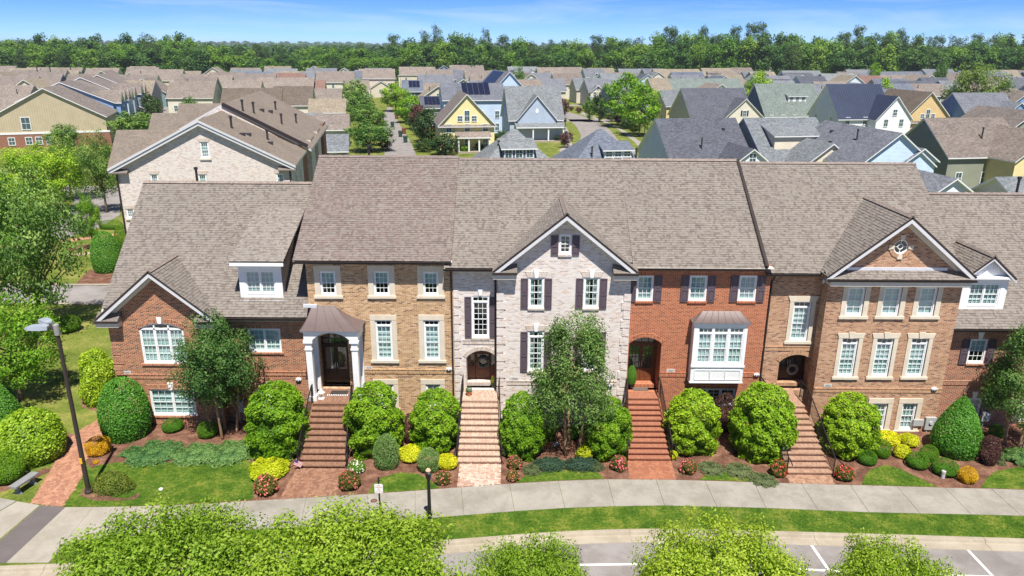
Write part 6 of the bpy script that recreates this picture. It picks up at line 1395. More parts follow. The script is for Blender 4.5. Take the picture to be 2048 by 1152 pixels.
def shrub_mesh(name, seed, prof, nleaf, leaf, mat, lump=(40,0.22), depth=0.18, aspect=0.55, tilt=0.7, up=0.25, fl=None, hr=1.5, core=0.84):
    """unit shrub: radius 1, height 1 (scaled on placing); leaf size given relative to radius 1 / height 1 metric factors later"""
    g = np.random.default_rng(seed); pf = PROF[prof]; K, amp = lump
    tk = g.random(K); ak = g.uniform(0, 2*math.pi, K); rk = pf(tk); CK = np.stack([np.cos(ak)*rk, np.sin(ak)*rk, tk*hr], 1); sc = 1.1*math.sqrt(2*math.pi*max(0.6, hr)/K)
    def lf(q):
        out_ = np.empty(len(q))
        for i in range(0, len(q), 4000): d = np.linalg.norm(q[i:i+4000,None,:]-CK[None], axis=2).min(1); out_[i:i+4000] = 1-amp*np.minimum(1, d/sc)**1.3
        return out_
    t = g.random(nleaf*3); keep = g.random(len(t)) < np.maximum(0.55, pf(t)); t = t[keep][:nleaf]; k = len(t); th = g.uniform(0, 2*math.pi, k)
    if prof == 'mound': t = np.sqrt(1-np.minimum(0.995, g.random(k)))
    r0 = pf(t); q0 = np.stack([np.cos(th)*r0, np.sin(th)*r0, t*hr], 1); u = unit(np.stack([np.cos(th)*r0, np.sin(th)*r0, (t-0.35)*1.2*max(0.6, min(hr, 1.6))], 1)); L_ = lf(q0)*(1-0.05*g.random(k))
    rr = r0*L_*(1-depth*g.random(k)**2*1.2); zz = (t*(1-(0.35 if prof != 'mound' else 0.9)*(1-L_))*(1-(0.0 if prof != 'mound' else 0.35)*g.random(k)**2)+0.01)*hr
    p = np.stack([np.cos(th)*rr, np.sin(th)*rr, zz], 1); n = u+np.array([0,0,up])
    V, F = leaf_quads(p, n, leaf, aspect, tilt, g)
    base = np.clip(0.5+(L_-(1-amp*0.45))*1.7+g.normal(0, 0.2, k), 0, 1); rnd = np.repeat(base, 4)  # shade put into the leaf tone: darker in hollows between lumps, plus random
    # inner body so the middle is not see-through
    iv, if_ = ICO; tz = (iv[:,2]+1)/2; ang = np.arctan2(iv[:,1], iv[:,0]); rc = pf(np.clip(tz, 0, 1)); Lc = lf(np.stack([np.cos(ang)*rc, np.sin(ang)*rc, tz*hr], 1))*core
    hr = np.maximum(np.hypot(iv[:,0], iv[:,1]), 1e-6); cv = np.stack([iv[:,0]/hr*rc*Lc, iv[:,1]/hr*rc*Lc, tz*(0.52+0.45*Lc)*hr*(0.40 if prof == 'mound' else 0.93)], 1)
    q = np.column_stack([if_, if_[:,2]])
    nV = len(V); me_v = np.vstack([V, cv]); 
    tri = if_+nV
    me = bpy.data.meshes.new(name); faces_q = F; nf = len(F); nt_ = len(tri)
    me.vertices.add(len(me_v)); me.vertices.foreach_set('co', me_v.astype(np.float32).ravel())
    li = np.concatenate([F.ravel(), tri.ravel()]).astype(np.int32); me.loops.add(len(li)); me.loops.foreach_set('vertex_index', li)
    ls = np.concatenate([np.arange(nf)*4, nf*4+np.arange(nt_)*3]).astype(np.int32); lt = np.concatenate([np.full(nf,4), np.full(nt_,3)]).astype(np.int32)
    me.polygons.add(nf+nt_); me.polygons.foreach_set('loop_start', ls); me.polygons.foreach_set('loop_total', lt); me.materials.append(mat); me.update(calc_edges=True)
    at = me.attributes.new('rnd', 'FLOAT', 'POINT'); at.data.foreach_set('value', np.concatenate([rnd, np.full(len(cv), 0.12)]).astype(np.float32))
    return me
def C3(lo, mid, hi): return lin(*lo), lin(*mid), lin(*hi)
LM = dict(
 arb=leafmat('arborvitae_leaf', *C3((74,108,18),(116,156,26),(160,190,48))), holly=leafmat('clipped_holly_leaf', *C3((48,100,24),(86,148,40),(130,182,62)), gloss=0.5), bright=leafmat('bright_holly_leaf', *C3((96,130,18),(144,178,28),(190,210,64)), gloss=0.5),
 box=leafmat('boxwood_leaf', *C3((60,104,18),(96,140,28),(134,168,46))), gold=leafmat('golden_thread_leaf', *C3((168,126,14),(216,166,24),(240,200,60))), lime=leafmat('lime_mound_leaf', *C3((156,164,14),(202,204,26),(230,224,70))),
 rose=leafmat('rose_leaf', *C3((70,84,34),(104,112,48),(150,120,70))), juni=leafmat('juniper_leaf', *C3((64,102,54),(96,136,76),(132,164,96))), sage=leafmat('sage_groundcover_leaf', *C3((84,100,62),(112,126,84),(138,148,104))), rosm=leafmat('rosemary_leaf', *C3((44,72,54),(66,96,72),(94,120,92))),
 burg=leafmat('burgundy_leaf', *C3((54,34,34),(84,54,52),(124,88,80)), trans=0.2), feath=leafmat('feathery_green_leaf', *C3((88,122,60),(128,160,88),(176,192,130))), cyp=leafmat('cypress_mound_leaf', *C3((78,100,34),(110,130,48),(150,152,64))),
 myrt=leafmat('crepe_myrtle_leaf', *C3((56,88,38),(88,124,56),(132,158,86))), street=leafmat('street_myrtle_leaf', *C3((92,122,24),(132,162,38),(176,194,76)), trans=0.4), oak=leafmat('broad_tree_leaf', *C3((58,92,36),(98,134,56),(154,180,96))), yell=leafmat('lime_tree_leaf', *C3((82,122,22),(124,164,36),(170,196,64))),
 forA=leafmat('forest_leaf_bright', *C3((68,104,32),(102,140,46),(142,170,74))), forB=leafmat('forest_leaf_dark', *C3((48,80,34),(74,112,46),(108,140,70))), pine=leafmat('pine_needles', *C3((50,74,38),(74,102,52),(104,130,72))), dark=leafmat('dark_tree_leaf', *C3((36,62,30),(58,86,42),(90,114,62))), will=leafmat('willow_leaf', *C3((84,110,40),(116,140,58),(152,166,86))))
BARK = plain('grey_brown_bark', lin(120,100,82), 0.9, 0.25, 6, 0.4); BARKP = plain('smooth_myrtle_bark', lin(158,128,100), 0.75, 0.2, 5, 0.2)
_st = MB(); _st.tube([(0,0,0),(0.01,0,0.25),(0,0.01,0.5)], [0.05,0.04,0.02], 6); STEM = _st.mesh('stem', BARK)
SM = {}
def SMESH(key):
    if key in SM: return SM[key]
    kind, v = key.split(':'); v = int(v)
    spec = dict(arb=('egg',17000,0.085,'arb',(120,0.36),0.14,0.55,0.6,0.25), holly=('egg',14000,0.075,'holly',(14,0.05),0.07,0.55,0.55,0.2), cone=('cone',14000,0.075,'holly',(14,0.05),0.07,0.55,0.55,0.2), bright=('egg',9000,0.10,'bright',(30,0.10),0.10,0.6,0.6,0.25), loose=('drum',9000,0.10,'bright',(50,0.22),0.18,0.6,0.7,0.25),
      box=('ball',6000,0.075,'box',(16,0.06),0.08,0.55,0.6,0.2), gold=('ball',4200,0.13,'gold',(24,0.22),0.22,0.28,0.6,0.5), lime=('ball',3600,0.15,'lime',(22,0.22),0.2,0.55,0.6,0.5), rose=('ball',2600,0.14,'rose',(20,0.3),0.3,0.6,0.9,0.3), juni=('mound',12000,0.09,'juni',(70,0.5),0.3,0.35,0.95,0.5), sage=('mound',9000,0.085,'sage',(60,0.45),0.3,0.4,0.95,0.5), rosm=('mound',5000,0.10,'rosm',(40,0.35),0.25,0.3,0.8,0.6),
      burg=('ball',5000,0.10,'burg',(40,0.25),0.2,0.55,0.8,0.3), feath=('egg',6000,0.13,'feath',(30,0.25),0.35,0.22,1.0,0.4), cyp=('mound',6000,0.10,'cyp',(40,0.25),0.2,0.3,0.7,0.5), hedge=('drum',5000,0.07,'box',(10,0.05),0.07,0.55,0.6,0.2))[kind]
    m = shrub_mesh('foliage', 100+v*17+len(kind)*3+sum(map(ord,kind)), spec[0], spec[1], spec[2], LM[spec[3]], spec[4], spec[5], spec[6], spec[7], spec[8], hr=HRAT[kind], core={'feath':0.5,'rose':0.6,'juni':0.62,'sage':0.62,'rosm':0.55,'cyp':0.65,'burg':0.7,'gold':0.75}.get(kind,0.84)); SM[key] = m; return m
FLW = {}
def flower_mesh(kind, col):
    if kind in FLW: return FLW[kind]
    g = np.random.default_rng(77+len(kind)); k = 60; u = unit(g.normal(0,1,(k,3))); u[:,2] = np.abs(u[:,2]); t = np.clip(u[:,2]*0.75+0.25, 0, 1); p = np.stack([u[:,0]*0.98, u[:,1]*0.98, t], 1)
    p = np.repeat(p, 4, 0)+g.normal(0, 0.03, (k*4,3)); V, F = leaf_quads(p, np.repeat(u,4,0)+np.array([0,0,0.5]), 0.12, 0.9, 0.5, g); FLW[kind] = np_mesh('flowers', V, F, np.repeat(g.random(k*4),4), leafmat('petal_'+kind, *[lin(*c) for c in col], trans=0.2)); return FLW[kind]
PLANTS = []
def shrub(name, label, cat, px, kind, v=0, group=None, flowers=None, h=None, flat=1.0, sx=None):
    x0, x1, yt, yb = px; cx = (x0+x1)/2; gx, gy = G(cx, yb); a = (x1-x0)/2*mscale(Vector((gx,gy,0.5))); Yc = gy+a*0.8*flat
    X = P(cx, yt*0.45+yb*0.55, Y=Yc).x; z = h or max(0.15, P(cx, yt, Y=Yc+a*0.15*flat).z)
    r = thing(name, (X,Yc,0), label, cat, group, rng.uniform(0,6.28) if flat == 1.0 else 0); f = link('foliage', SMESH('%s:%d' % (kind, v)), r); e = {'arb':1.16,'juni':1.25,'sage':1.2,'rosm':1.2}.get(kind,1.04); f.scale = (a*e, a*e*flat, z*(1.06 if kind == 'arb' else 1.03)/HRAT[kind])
    s = link('stem', STEM, r); s.scale = (a*0.8, a*0.8, z)
    if flowers: q = link('flowers', flower_mesh(*flowers), r); q['kind'] = 'stuff'; q.scale = (a*1.02, a*1.02*flat, z*1.03)
    PLANTS.append(r); return r
PINK = ('pink', ((190,60,80),(224,100,110),(240,150,140))); CORAL = ('coral', ((196,86,76),(222,120,104),(236,160,140))); RED = ('red', ((190,30,40),(224,60,70),(236,120,120))); WHITEF = ('white', ((220,220,210),(236,236,230),(246,240,230)))
GA = 'tall arborvitae beside the front steps'
for lb, px, v in (('broad arborvitae against the red brick end townhouse left of dark stairs', (496,614,768,926), 0), ('arborvitae right of the portico stairs behind feathery shrub', (692,806,768,922), 1), ('arborvitae left of the pale brick stairs', (822,925,782,912), 2), ('arborvitae right of the pale brick stairs half in tree shade', (1000,1090,788,924), 0), ('arborvitae left of the orange brick stairs', (1170,1262,798,924), 1), ('rounded arborvitae right of the orange brick stairs under the bay window', (1330,1438,783,916), 2), ('large rounded arborvitae left of the tan brick stairs', (1463,1587,770,928), 0), ('large arborvitae right of the tan brick stairs', (1642,1754,790,922), 1)):
    shrub('arborvitae', lb, 'shrub', px, 'arb', v, GA)
shrub('arborvitae', 'second arborvitae crown rising behind the broad one on the left', 'shrub', (545,615,756,850), 'arb', 2, GA)
GH = 'clipped holly cones'
shrub('clipped_holly', 'tall clipped holly at the corner of the red brick end townhouse', 'shrub', (202,298,757,888), 'holly', 0, GH); shrub('clipped_holly', 'clipped holly cone before the dark red brick townhouse', 'shrub', (1868,1963,793,922), 'cone', 1, GH)
shrub('clipped_holly', 'clipped holly dome on mulch beside the side street', 'shrub', (184,240,464,548), 'holly', 1, GH); shrub('clipped_holly', 'dark clipped holly cone behind the bright round holly', 'shrub', (-46,42,758,890), 'cone', 0, GH)
shrub('bright_holly', 'big bright yellow green holly beside the brick path', 'shrub', (0,126,820,940), 'bright', 0); shrub('laurel', 'loose bright green laurel beside the brick end wall', 'shrub', (158,236,698,816), 'loose', 0)
GB = 'round clipped boxwoods'
for lb, px in (('large boxwood behind the stone bench', (-20,48,906,974)), ('single boxwood under the double basement window', (325,366,838,868)), ('boxwood against the large arborvitae right of the tan stairs', (1716,1754,902,934)), ('boxwood between that arborvitae and the yellow mounds', (1749,1781,880,920)), ('boxwood at the tip of the lawn right of the tan stairs', (1812,1857,906,942)), ('boxwood tucked before the right clipped holly cone', (1840,1876,891,926)), ('boxwood behind the small grey bollard', (1864,1915,918,957))):
    shrub('boxwood', lb, 'shrub', px, 'box', len(lb) % 2, GB)
GG = 'golden thread cypresses'
shrub('golden_cypress', 'orange gold mound beside the brick path', 'shrub', (171,222,873,916), 'gold', 0, GG); shrub('golden_cypress', 'orange gold mound at the pavement beside the grey bollard', 'shrub', (1916,1954,933,971), 'gold', 1, GG); shrub('golden_cypress', 'tiny gold sprig on mulch by the lamp pole', 'shrub', (186,199,921,929), 'gold', 0, GG)
GL = 'lime yellow mounds'
for i, (lb, px) in enumerate((('wide lime mound before the broad arborvitae left of the dark stairs', (497,582,922,965)), ('small lime mound behind the wide one by the left lawn', (512,545,913,935)), ('lime mound between feathery shrub and lamp post shrub', (796,848,891,928)), ('lime mound before the arborvitae left of pale stairs', (872,916,908,944)), ('lime mound against the tan brick basement window', (1752,1798,862,894)), ('lime mound below the stone framed basement window', (1797,1838,868,897)), ('low lime mound in front of the other two by the right lawn', (1786,1820,889,920)), ('lime mound under the front garden tree', (1150,1186,892,924)), ('small lime mound at the foot of the orange stairs', (1337,1356,901,921)))):
    shrub('lime_mound', lb, 'shrub', px, 'lime', i % 2, GL)
GR_ = 'flowering roses along the front walks'
for i, (lb, px, fl) in enumerate((('coral rose left of the dark brick walk', (508,556,950,996), CORAL), ('pink rose right of the dark brick walk', (675,722,942,985), PINK), ('faded rose left of the pale brick walk', (868,904,943,973), CORAL), ('pink rose right of the pale brick stairs', (1012,1046,912,942), PINK), ('low coral rose beside the pale brick walk', (1012,1040,940,966), CORAL), ('pink rose left of the orange brick walk', (1220,1256,911,946), PINK), ('pink rose right of the orange brick walk', (1358,1394,918,952), PINK), ('red rose left of the tan brick walk', (1540,1574,920,958), RED), ('red rose right of the tan brick walk', (1668,1708,930,966), RED), ('white flowering hydrangea above the pink rose by the dark walk', (695,731,922,950), WHITEF))):
    shrub('rose_bush' if i < 9 else 'hydrangea', lb, 'rose' if i < 9 else 'shrub', px, 'rose' if i < 9 else 'box', 0, GR_ if i < 9 else None, fl)
shrub('feathery_shrub', 'upright feathery grey green shrub before the tan brick house', 'shrub', (746,800,868,944), 'feath', 0, 'feathery shrubs'); shrub('feathery_shrub', 'smaller feathery shrub behind the lantern post', 'shrub', (832,882,896,950), 'feath', 1, 'feathery shrubs')
for lb, px in (('narrow burgundy shrub between two arborvitae at the tan brick house', (806,832,826,892)), ('burgundy tree shrub between arborvitae at the orange brick house', (1424,1472,784,868)), ('round burgundy shrub beside the right clipped holly', (1958,2000,870,935))): shrub('burgundy_shrub', lb, 'shrub', px, 'burg', 0, 'burgundy shrubs')
for lb, px, k, h, fl in (('spreading blue green juniper mat with rusty gaps left of the lawn tree', (246,362,866,928), 'juni', 0.26, 0.85), ('wide juniper mat shaded by the lawn tree', (340,440,872,928), 'juni', 0.3, 0.85), ('juniper mat reaching the broad arborvitae', (405,506,848,928), 'juni', 0.34, 0.95), ('dark rosemary hedge in front of the garden tree', (1062,1136,912,944), 'rosm', 0.5, 0.6), ('rosemary hedge half toward the orange stairs', (1122,1206,914,944), 'rosm', 0.48, 0.55), ('pale sage tuft at the left end of the rosemary', (1044,1082,926,952), 'sage', 0.4, 0.9), ('pale sage tuft at the right end of the rosemary', (1178,1206,920,944), 'sage', 0.4, 0.9), ('sage green mat below the rounded arborvitae', (1395,1450,906,950), 'sage', 0.3, 0.9), ('sage green mat left of the small lawn', (1448,1510,914,956), 'sage', 0.3, 0.9), ('sage mat along the pavement by the tan walk', (1500,1556,936,974), 'sage', 0.28, 0.9), ('blue green juniper under the right edge tree', (2004,2080,884,932), 'juni', 0.5, 0.8), ('low green sprawl at the burgundy shrub foot', (1990,2012,905,932), 'sage', 0.3, 1.0)):
    shrub('groundcover_mat', lb, 'groundcover', px, k, 0, 'low spreading groundcover mats', None, h, fl)
shrub('cypress_mound', 'twin low yellow green cypress mound at the lamp pole', 'shrub', (182,272,938,994), 'cyp', 0, None, None, 0.95, 0.7)
for lb, px in (('dark boxwood against the whitewashed basement wall', (1092,1112,850,884)), ('dark shrub right of the garden tree trunk', (1130,1160,850,882)), ('dark green shrub under the lawn tree', (395,435,842,880)), ('green shrub beneath the wall meter on dark red brick', (1978,2006,848,880)), ('small green shrub between arborvitae at the tan brick house', (806,832,795,822))): shrub('small_shrub', lb, 'shrub', px, 'box', 1, 'small wall shrubs')
shrub('hedge', 'short clipped hedge on the lawn beyond the end house', 'hedge', (198,246,440,460), 'hedge', 0, None, None, 1.0, 0.4)
shrub('small_shrub', 'round dark shrub on mulch beneath the left lawn trees', 'shrub', (112,160,630,668), 'box', 0, 'small wall shrubs'); shrub('small_shrub', 'dark columnar shrub between clipped holly dome and the brick block', 'shrub', (230,262,450,500), 'box', 1, 'small wall shrubs')
# ------------------------------------------------------------------ trees
def tree_meshes(seed, R_, H_, z0, ncl, per, leaf, cs, mat, bark=None, trunks=1, shape='round', aspect=0.55, fork=0.35, tr=0.16, tip=0.0, hollow=0.5, lean=0.12):
    """trunk(s) with limbs reaching into leaf clusters; crown from z0 to H_"""
    g = np.random.default_rng(seed); zc = (z0+H_)/2; hz = (H_-z0)/2
    d = unit(g.normal(0, 1, (ncl,3))); rad = (hollow+(1-hollow)*g.random(ncl))**0.8; C = d*rad[:,None]
    if shape == 'cone': C[:,2] = g.beta(1.3, 1.6, ncl)*2-1; s = 1-0.6*((C[:,2]+1)/2)**1.4; an = g.uniform(0, 6.28, ncl); rr = np.sqrt(g.uniform(0.3, 1, ncl)); C[:,0], C[:,1] = np.cos(an)*rr*s, np.sin(an)*rr*s
    if shape == 'vase': C[:,:2] *= (0.62+0.38*(C[:,2:3]+1)/2)
    if shape == 'pine': C[:,2] = g.uniform(-1, 1, ncl); s = np.where(C[:,2] > 0.2, 1-0.55*(C[:,2]-0.2), 0.55+0.4*(C[:,2]+1)/1.2); an = g.uniform(0, 6.28, ncl); rr = np.sqrt(g.uniform(0.1, 1, ncl)); C[:,0], C[:,1] = np.cos(an)*rr*s, np.sin(an)*rr*s
    C = C*np.array([R_, R_, hz])+np.array([0, 0, zc])
    csz = cs*(0.7+0.6*g.random(ncl)); cb = g.normal(0.5, 0.17, ncl)
    if tip:       # upright shoots standing out of the crown
        top = C[:,2] > zc; C[top,2] += g.random(top.sum())*tip
    idx = np.repeat(np.arange(ncl), per); k = len(idx); u = unit(g.normal(0, 1, (k,3))); rr = (0.45+0.55*g.random(k))[:,None]
    p = C[idx]+u*rr*csz[idx][:,None]*np.array([1, 1, 0.8 if not tip else 1.1]); n = unit(u+0.7*unit(p-np.array([0,0,zc-hz*0.3])))+np.array([0,0,0.35])
    V, F = leaf_quads(p, n, leaf, aspect, 0.6, g); rnd = np.repeat(np.clip(cb[idx]+0.25*u[:,2]*0.6+g.normal(0, 0.13, k), 0, 1), 4)  # top light put into the leaf tone: cluster tops lighter, plus random
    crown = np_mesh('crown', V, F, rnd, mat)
    mb = MB(); zf = max(0.3, z0*0.9 if trunks == 1 else 0.25)
    heads = []
    for i in range(trunks):
        a = 6.28*i/trunks+g.uniform(0, 1); ox, oy = (0.12*trunks*math.cos(a), 0.12*trunks*math.sin(a)) if trunks > 1 else (0, 0)
        l = lean*H_*(1.6 if trunks > 1 else 0.3); tx, ty = ox+l*math.cos(a), oy+l*math.sin(a); zt = zc+hz*0.3
        pts = [(ox,oy,-0.05),(ox*1.2,oy*1.2,zf*0.5),(ox+(tx-ox)*0.3, oy+(ty-oy)*0.3, zf+(zt-zf)*0.2),(ox+(tx-ox)*0.65, oy+(ty-oy)*0.65, zf+(zt-zf)*0.6),(tx,ty,zt)]
        mb.tube(pts, [tr*1.25, tr, tr*0.8, tr*0.5, tr*0.15], 8); heads.append(pts)
    for j in g.choice(ncl, min(ncl, 22), replace=False):
        pts = heads[j % len(heads)]; a = Vector(pts[2 if j % 2 else 3]); c = Vector(C[j]); m = a.lerp(c, 0.5)+Vector((0,0,-0.06*(c-a).length)); mb.tube([a, m, c], [tr*0.42, tr*0.25, tr*0.07], 5)
    return mb.mesh('trunk', bark or BARK, smooth=True), crown, R_, H_
TV = {}
def tree(name, label, kind, cx, ytop, wpx, Y=None, base=None, group=None, cat='tree', yx=None, rz=None, hmul=1.0):
    if base is not None: gx, Y = G(cx, base)
    t, c, R0, H0 = TV[kind]; z = P(cx, ytop, Y=Y).z; X = P(yx[0], yx[1], Y=Y).x if yx else P(cx, ytop, Y=Y).x; m = mscale(Vector((X,Y,z*0.7)))
    s = wpx*m/2/(R0*1.08); r = thing(name, (X,Y,0), label, cat, group, rng.uniform(0,6.28) if rz is None else rz)
    for nm, me in (('trunk', t), ('crown', c)): o = link(nm, me, r); o.scale = (s, s, z/H0*hmul)
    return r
TV['street'] = tree_meshes(31, 3.4, 5.2, 1.3, 330, 220, 0.13, 0.62, LM['street'], BARKP, 4, 'round', 0.5, tip=0.7, tr=0.07, hollow=0.45); TV['street2'] = tree_meshes(32, 3.4, 5.2, 1.3, 330, 220, 0.13, 0.62, LM['street'], BARKP, 4, 'round', 0.5, tip=0.8, tr=0.07, hollow=0.45)
TV['myrt'] = tree_meshes(41, 2.0, 6.2, 1.7, 125, 185, 0.11, 0.5, LM['myrt'], BARKP, 3, 'cone', 0.55, tip=0.25, tr=0.085, hollow=0.2, lean=0.06); TV['myrt2'] = tree_meshes(42, 2.0, 6.2, 1.5, 140, 170, 0.11, 0.48, LM['myrt'], BARKP, 4, 'round', 0.55, tip=0.3, tr=0.07, hollow=0.25, lean=0.07)
TV['oak'] = tree_meshes(51, 4.6, 11, 1.8, 100, 130, 0.30, 1.15, LM['oak'], None, 1, 'round', 0.45, tr=0.24, hollow=0.3); TV['oak2'] = tree_meshes(52, 4.6, 11, 1.6, 120, 130, 0.28, 1.1, LM['yell'], None, 1, 'round', 0.5, tr=0.22, hollow=0.3)
TV['bg1'] = tree_meshes(61, 4.4, 11, 1.5, 70, 60, 0.5, 1.3, LM['oak'], None, 1, 'round', 0.6, tr=0.22, hollow=0.3); TV['bg2'] = tree_meshes(62, 4.4, 11, 1.2, 80, 60, 0.5, 1.3, LM['yell'], None, 1, 'round', 0.6, tr=0.22); TV['bg3'] = tree_meshes(63, 4.4, 9, 0.6, 60, 60, 0.5, 1.3, LM['dark'], None, 1, 'round', 0.6, tr=0.2, hollow=0.3)
TV['bgb'] = tree_meshes(64, 4.0, 9, 0.8, 55, 60, 0.5, 1.2, LM['burg'], None, 1, 'round', 0.6, tr=0.2, hollow=0.3); TV['will'] = tree_meshes(65, 5, 9, 0.8, 90, 80, 0.45, 1.2, LM['will'], None, 1, 'round', 0.35, tr=0.25, hollow=0.4)
for i, (mt, sh, Rr, z0) in enumerate((('forA','round',5,3),('forB','round',5,3),('forA','cone',4.6,2.5),('forB','vase',5,4))): TV['for%d' % i] = tree_meshes(70+i, Rr, 20, z0, 48, 64, 0.95, 2.5, LM[mt], None, 1, sh, 0.65, tr=0.3, hollow=0.35)
for i in range(2): TV['pine%d' % i] = tree_meshes(80+i, 4.2, 22, 7, 44, 54, 0.85, 1.9, LM['pine'], None, 1, 'pine', 0.4, tr=0.28)
# front garden trees
tree('crepe_myrtle', 'multi trunk crepe myrtle before the whitewashed brick townhouse', 'myrt', 1133, 640, 186, base=902, group='crepe myrtles in the front gardens', yx=(1145,780)); tree('crepe_myrtle', 'crepe myrtle before the red brick end townhouse', 'myrt2', 440, 640, 178, base=868, group='crepe myrtles in the front gardens', yx=(438,770)); tree('crepe_myrtle', 'crepe myrtle at the dark red brick townhouse on the right', 'myrt', 2058, 640, 170, base=896, group='crepe myrtles in the front gardens', yx=(2055,780), rz=2.0)
# street trees at the bottom of the view
for i, (lb, cx, yt, wp, z) in enumerate((('broad street myrtle opposite the front lawn and lamp pole', 318, 1050, 455, 5.3), ('broad street myrtle opposite the dark brick walk', 690, 1056, 480, 5.3), ('low street myrtle between the broad one and the parking line', 1062, 1084, 285, 4.9), ('street myrtle standing by the middle parking lines', 1455, 1062, 360, 5.0), ('street myrtle near the right parking line', 1800, 1098, 290, 4.7))):
    p = P(cx, yt, Z=z); t, c, R0, H0 = TV['street' if i % 2 else 'street2']; s = wp*mscale(p)/2/(R0*1.02); pb = Vector((p.x, p.y-0.3, -0.13))
    r = thing('street_tree', pb, lb, 'tree', 'street myrtles across the road', i*1.3)
    for nm, me in (('trunk', t), ('crown', c)): o = link(nm, me, r); o.scale = (s, s, (z+0.13)/(H0+0.75))
# left lawn trees and the street beyond
GLt = 'trees on the left lawn'
for lb, k, cx, yt, wp, bs, yx in (('spreading tree with silvery green leaves on the left lawn', 'oak', 50, 330, 215, 668, (52,480)), ('bright bushy tree by the left lawn shadow', 'oak2', 18, 585, 205, 800, (20,700)), ('slim young tree beside the side street', 'oak2', 175, 384, 52, 498, (176,430)), ('green street tree beyond the lane by the brick block', 'oak', 205, 258, 90, 425, (200,340)), ('broad bright tree beyond the lane', 'oak2', 80, 285, 165, 430, (85,340)), ('tree overhanging the lane junction', 'oak', 128, 272, 100, 400, (130,320)), ('leafy tree behind the spreading lawn tree', 'oak2', -10, 340, 150, 520, (-5,420))):
    tree('lawn_tree', lb, k, cx, yt, wp, base=bs, group=GLt, yx=yx)
GM = 'trees among the middle houses'
for lb, k, cx, yt, wp, Y in (('bright tree at the far end of the alley', 'bg1', 706, 157, 58, 235), ('green tree second along the alley from the far end', 'bg1', 716, 182, 72, 205), ('green tree midway along the alley', 'bg1', 728, 206, 78, 178), ('large green tree at the near mouth of the alley', 'bg1', 738, 244, 104, 143), ('lime tree on the far right side of the alley', 'bg2', 790, 168, 66, 235), ('lime tree beside the trash bins of the alley', 'bg2', 822, 192, 70, 200), ('burgundy tree beside the alley', 'bgb', 838, 208, 44, 182), ('dark bushy tree left of the yellow house', 'bg3', 862, 216, 84, 158), ('olive bushy tree at the corner of the yellow house', 'bg3', 890, 266, 66, 139),
  ('tall bright tree along the curved street', 'bg2', 1252, 148, 92, 192), ('bright tree at the bend of the curved street', 'bg2', 1284, 172, 84, 172), ('round lime tree behind the sage grey roof', 'bg2', 1520, 144, 58, 228), ('lime tree behind the dark metal roof', 'bg2', 1770, 158, 46, 226), ('big round willow green tree among the right roofs', 'will', 1966, 124, 122, 196), ('small green tree between far grey roofs', 'bg1', 1038, 132, 26, 300), ('dark tree beside the blue townhouses', 'bg3', 300, 186, 50, 178), ('spreading tree before the blue townhouses', 'bg1', 258, 222, 96, 150), ('bushy tree before the green townhouse', 'bg1', 374, 192, 44, 185), ('bushy green shrub tree by the left hall', 'bg1', 120, 246, 70, 135), ('evergreen by the curved street gardens', 'bg3', 1200, 186, 34, 205), ('round shrub tree by the curved street gardens', 'bg1', 1180, 192, 30, 205), ('burgundy shrub tree by the curved street gardens', 'bgb', 1128, 196, 26, 215), ('dark shrub at the blue grey house corner', 'bgb', 1132, 262, 30, 150), ('small tree among the far right roofs', 'bg1', 1886, 118, 28, 330), ('small lime tree near the forest edge roofs', 'bg2', 1752, 126, 26, 330)):
    tree('garden_tree', lb, k, cx, yt, wp, Y=Y, group=GM)
rb = random.Random(4)
for lb, spots in (('rounded green bush in the gardens along the curved street', [(1122,214),(1142,222),(1158,226),(1172,221),(1188,229),(1206,236),(1222,243),(1236,250),(1252,258),(1268,268),(1104,240),(1100,262),(1116,284)]), ('rounded green bush along the back alley', [(772,300),(766,280),(762,262),(836,300),(845,285),(838,270),(826,258),(814,246),(806,236),(762,244),(850,304),(866,300)]), ('rounded green bush beside the yellow house porch', [(905,304),(930,306),(958,304),(985,300),(1000,290)])):
    for px, py in spots:
        gx, gy = G(px, py); hh = rb.uniform(1.4, 3.0); t, c, R0, H0 = TV[rb.choice(['bg1','bg3','bg3','bg2','bgb'])]; r = thing('garden_bush', (gx,gy,0), lb, 'bush', 'garden bushes among the back houses', rb.uniform(0,6))
        if t is TV['bgb'][0]: r['label'] = lb.replace('rounded green', 'burgundy leaved')
        for nm, me in (('trunk', t), ('crown', c)): o = link(nm, me, r); s_ = hh*rb.uniform(0.5,0.8)/R0; o.scale = (s_, s_, hh/H0)
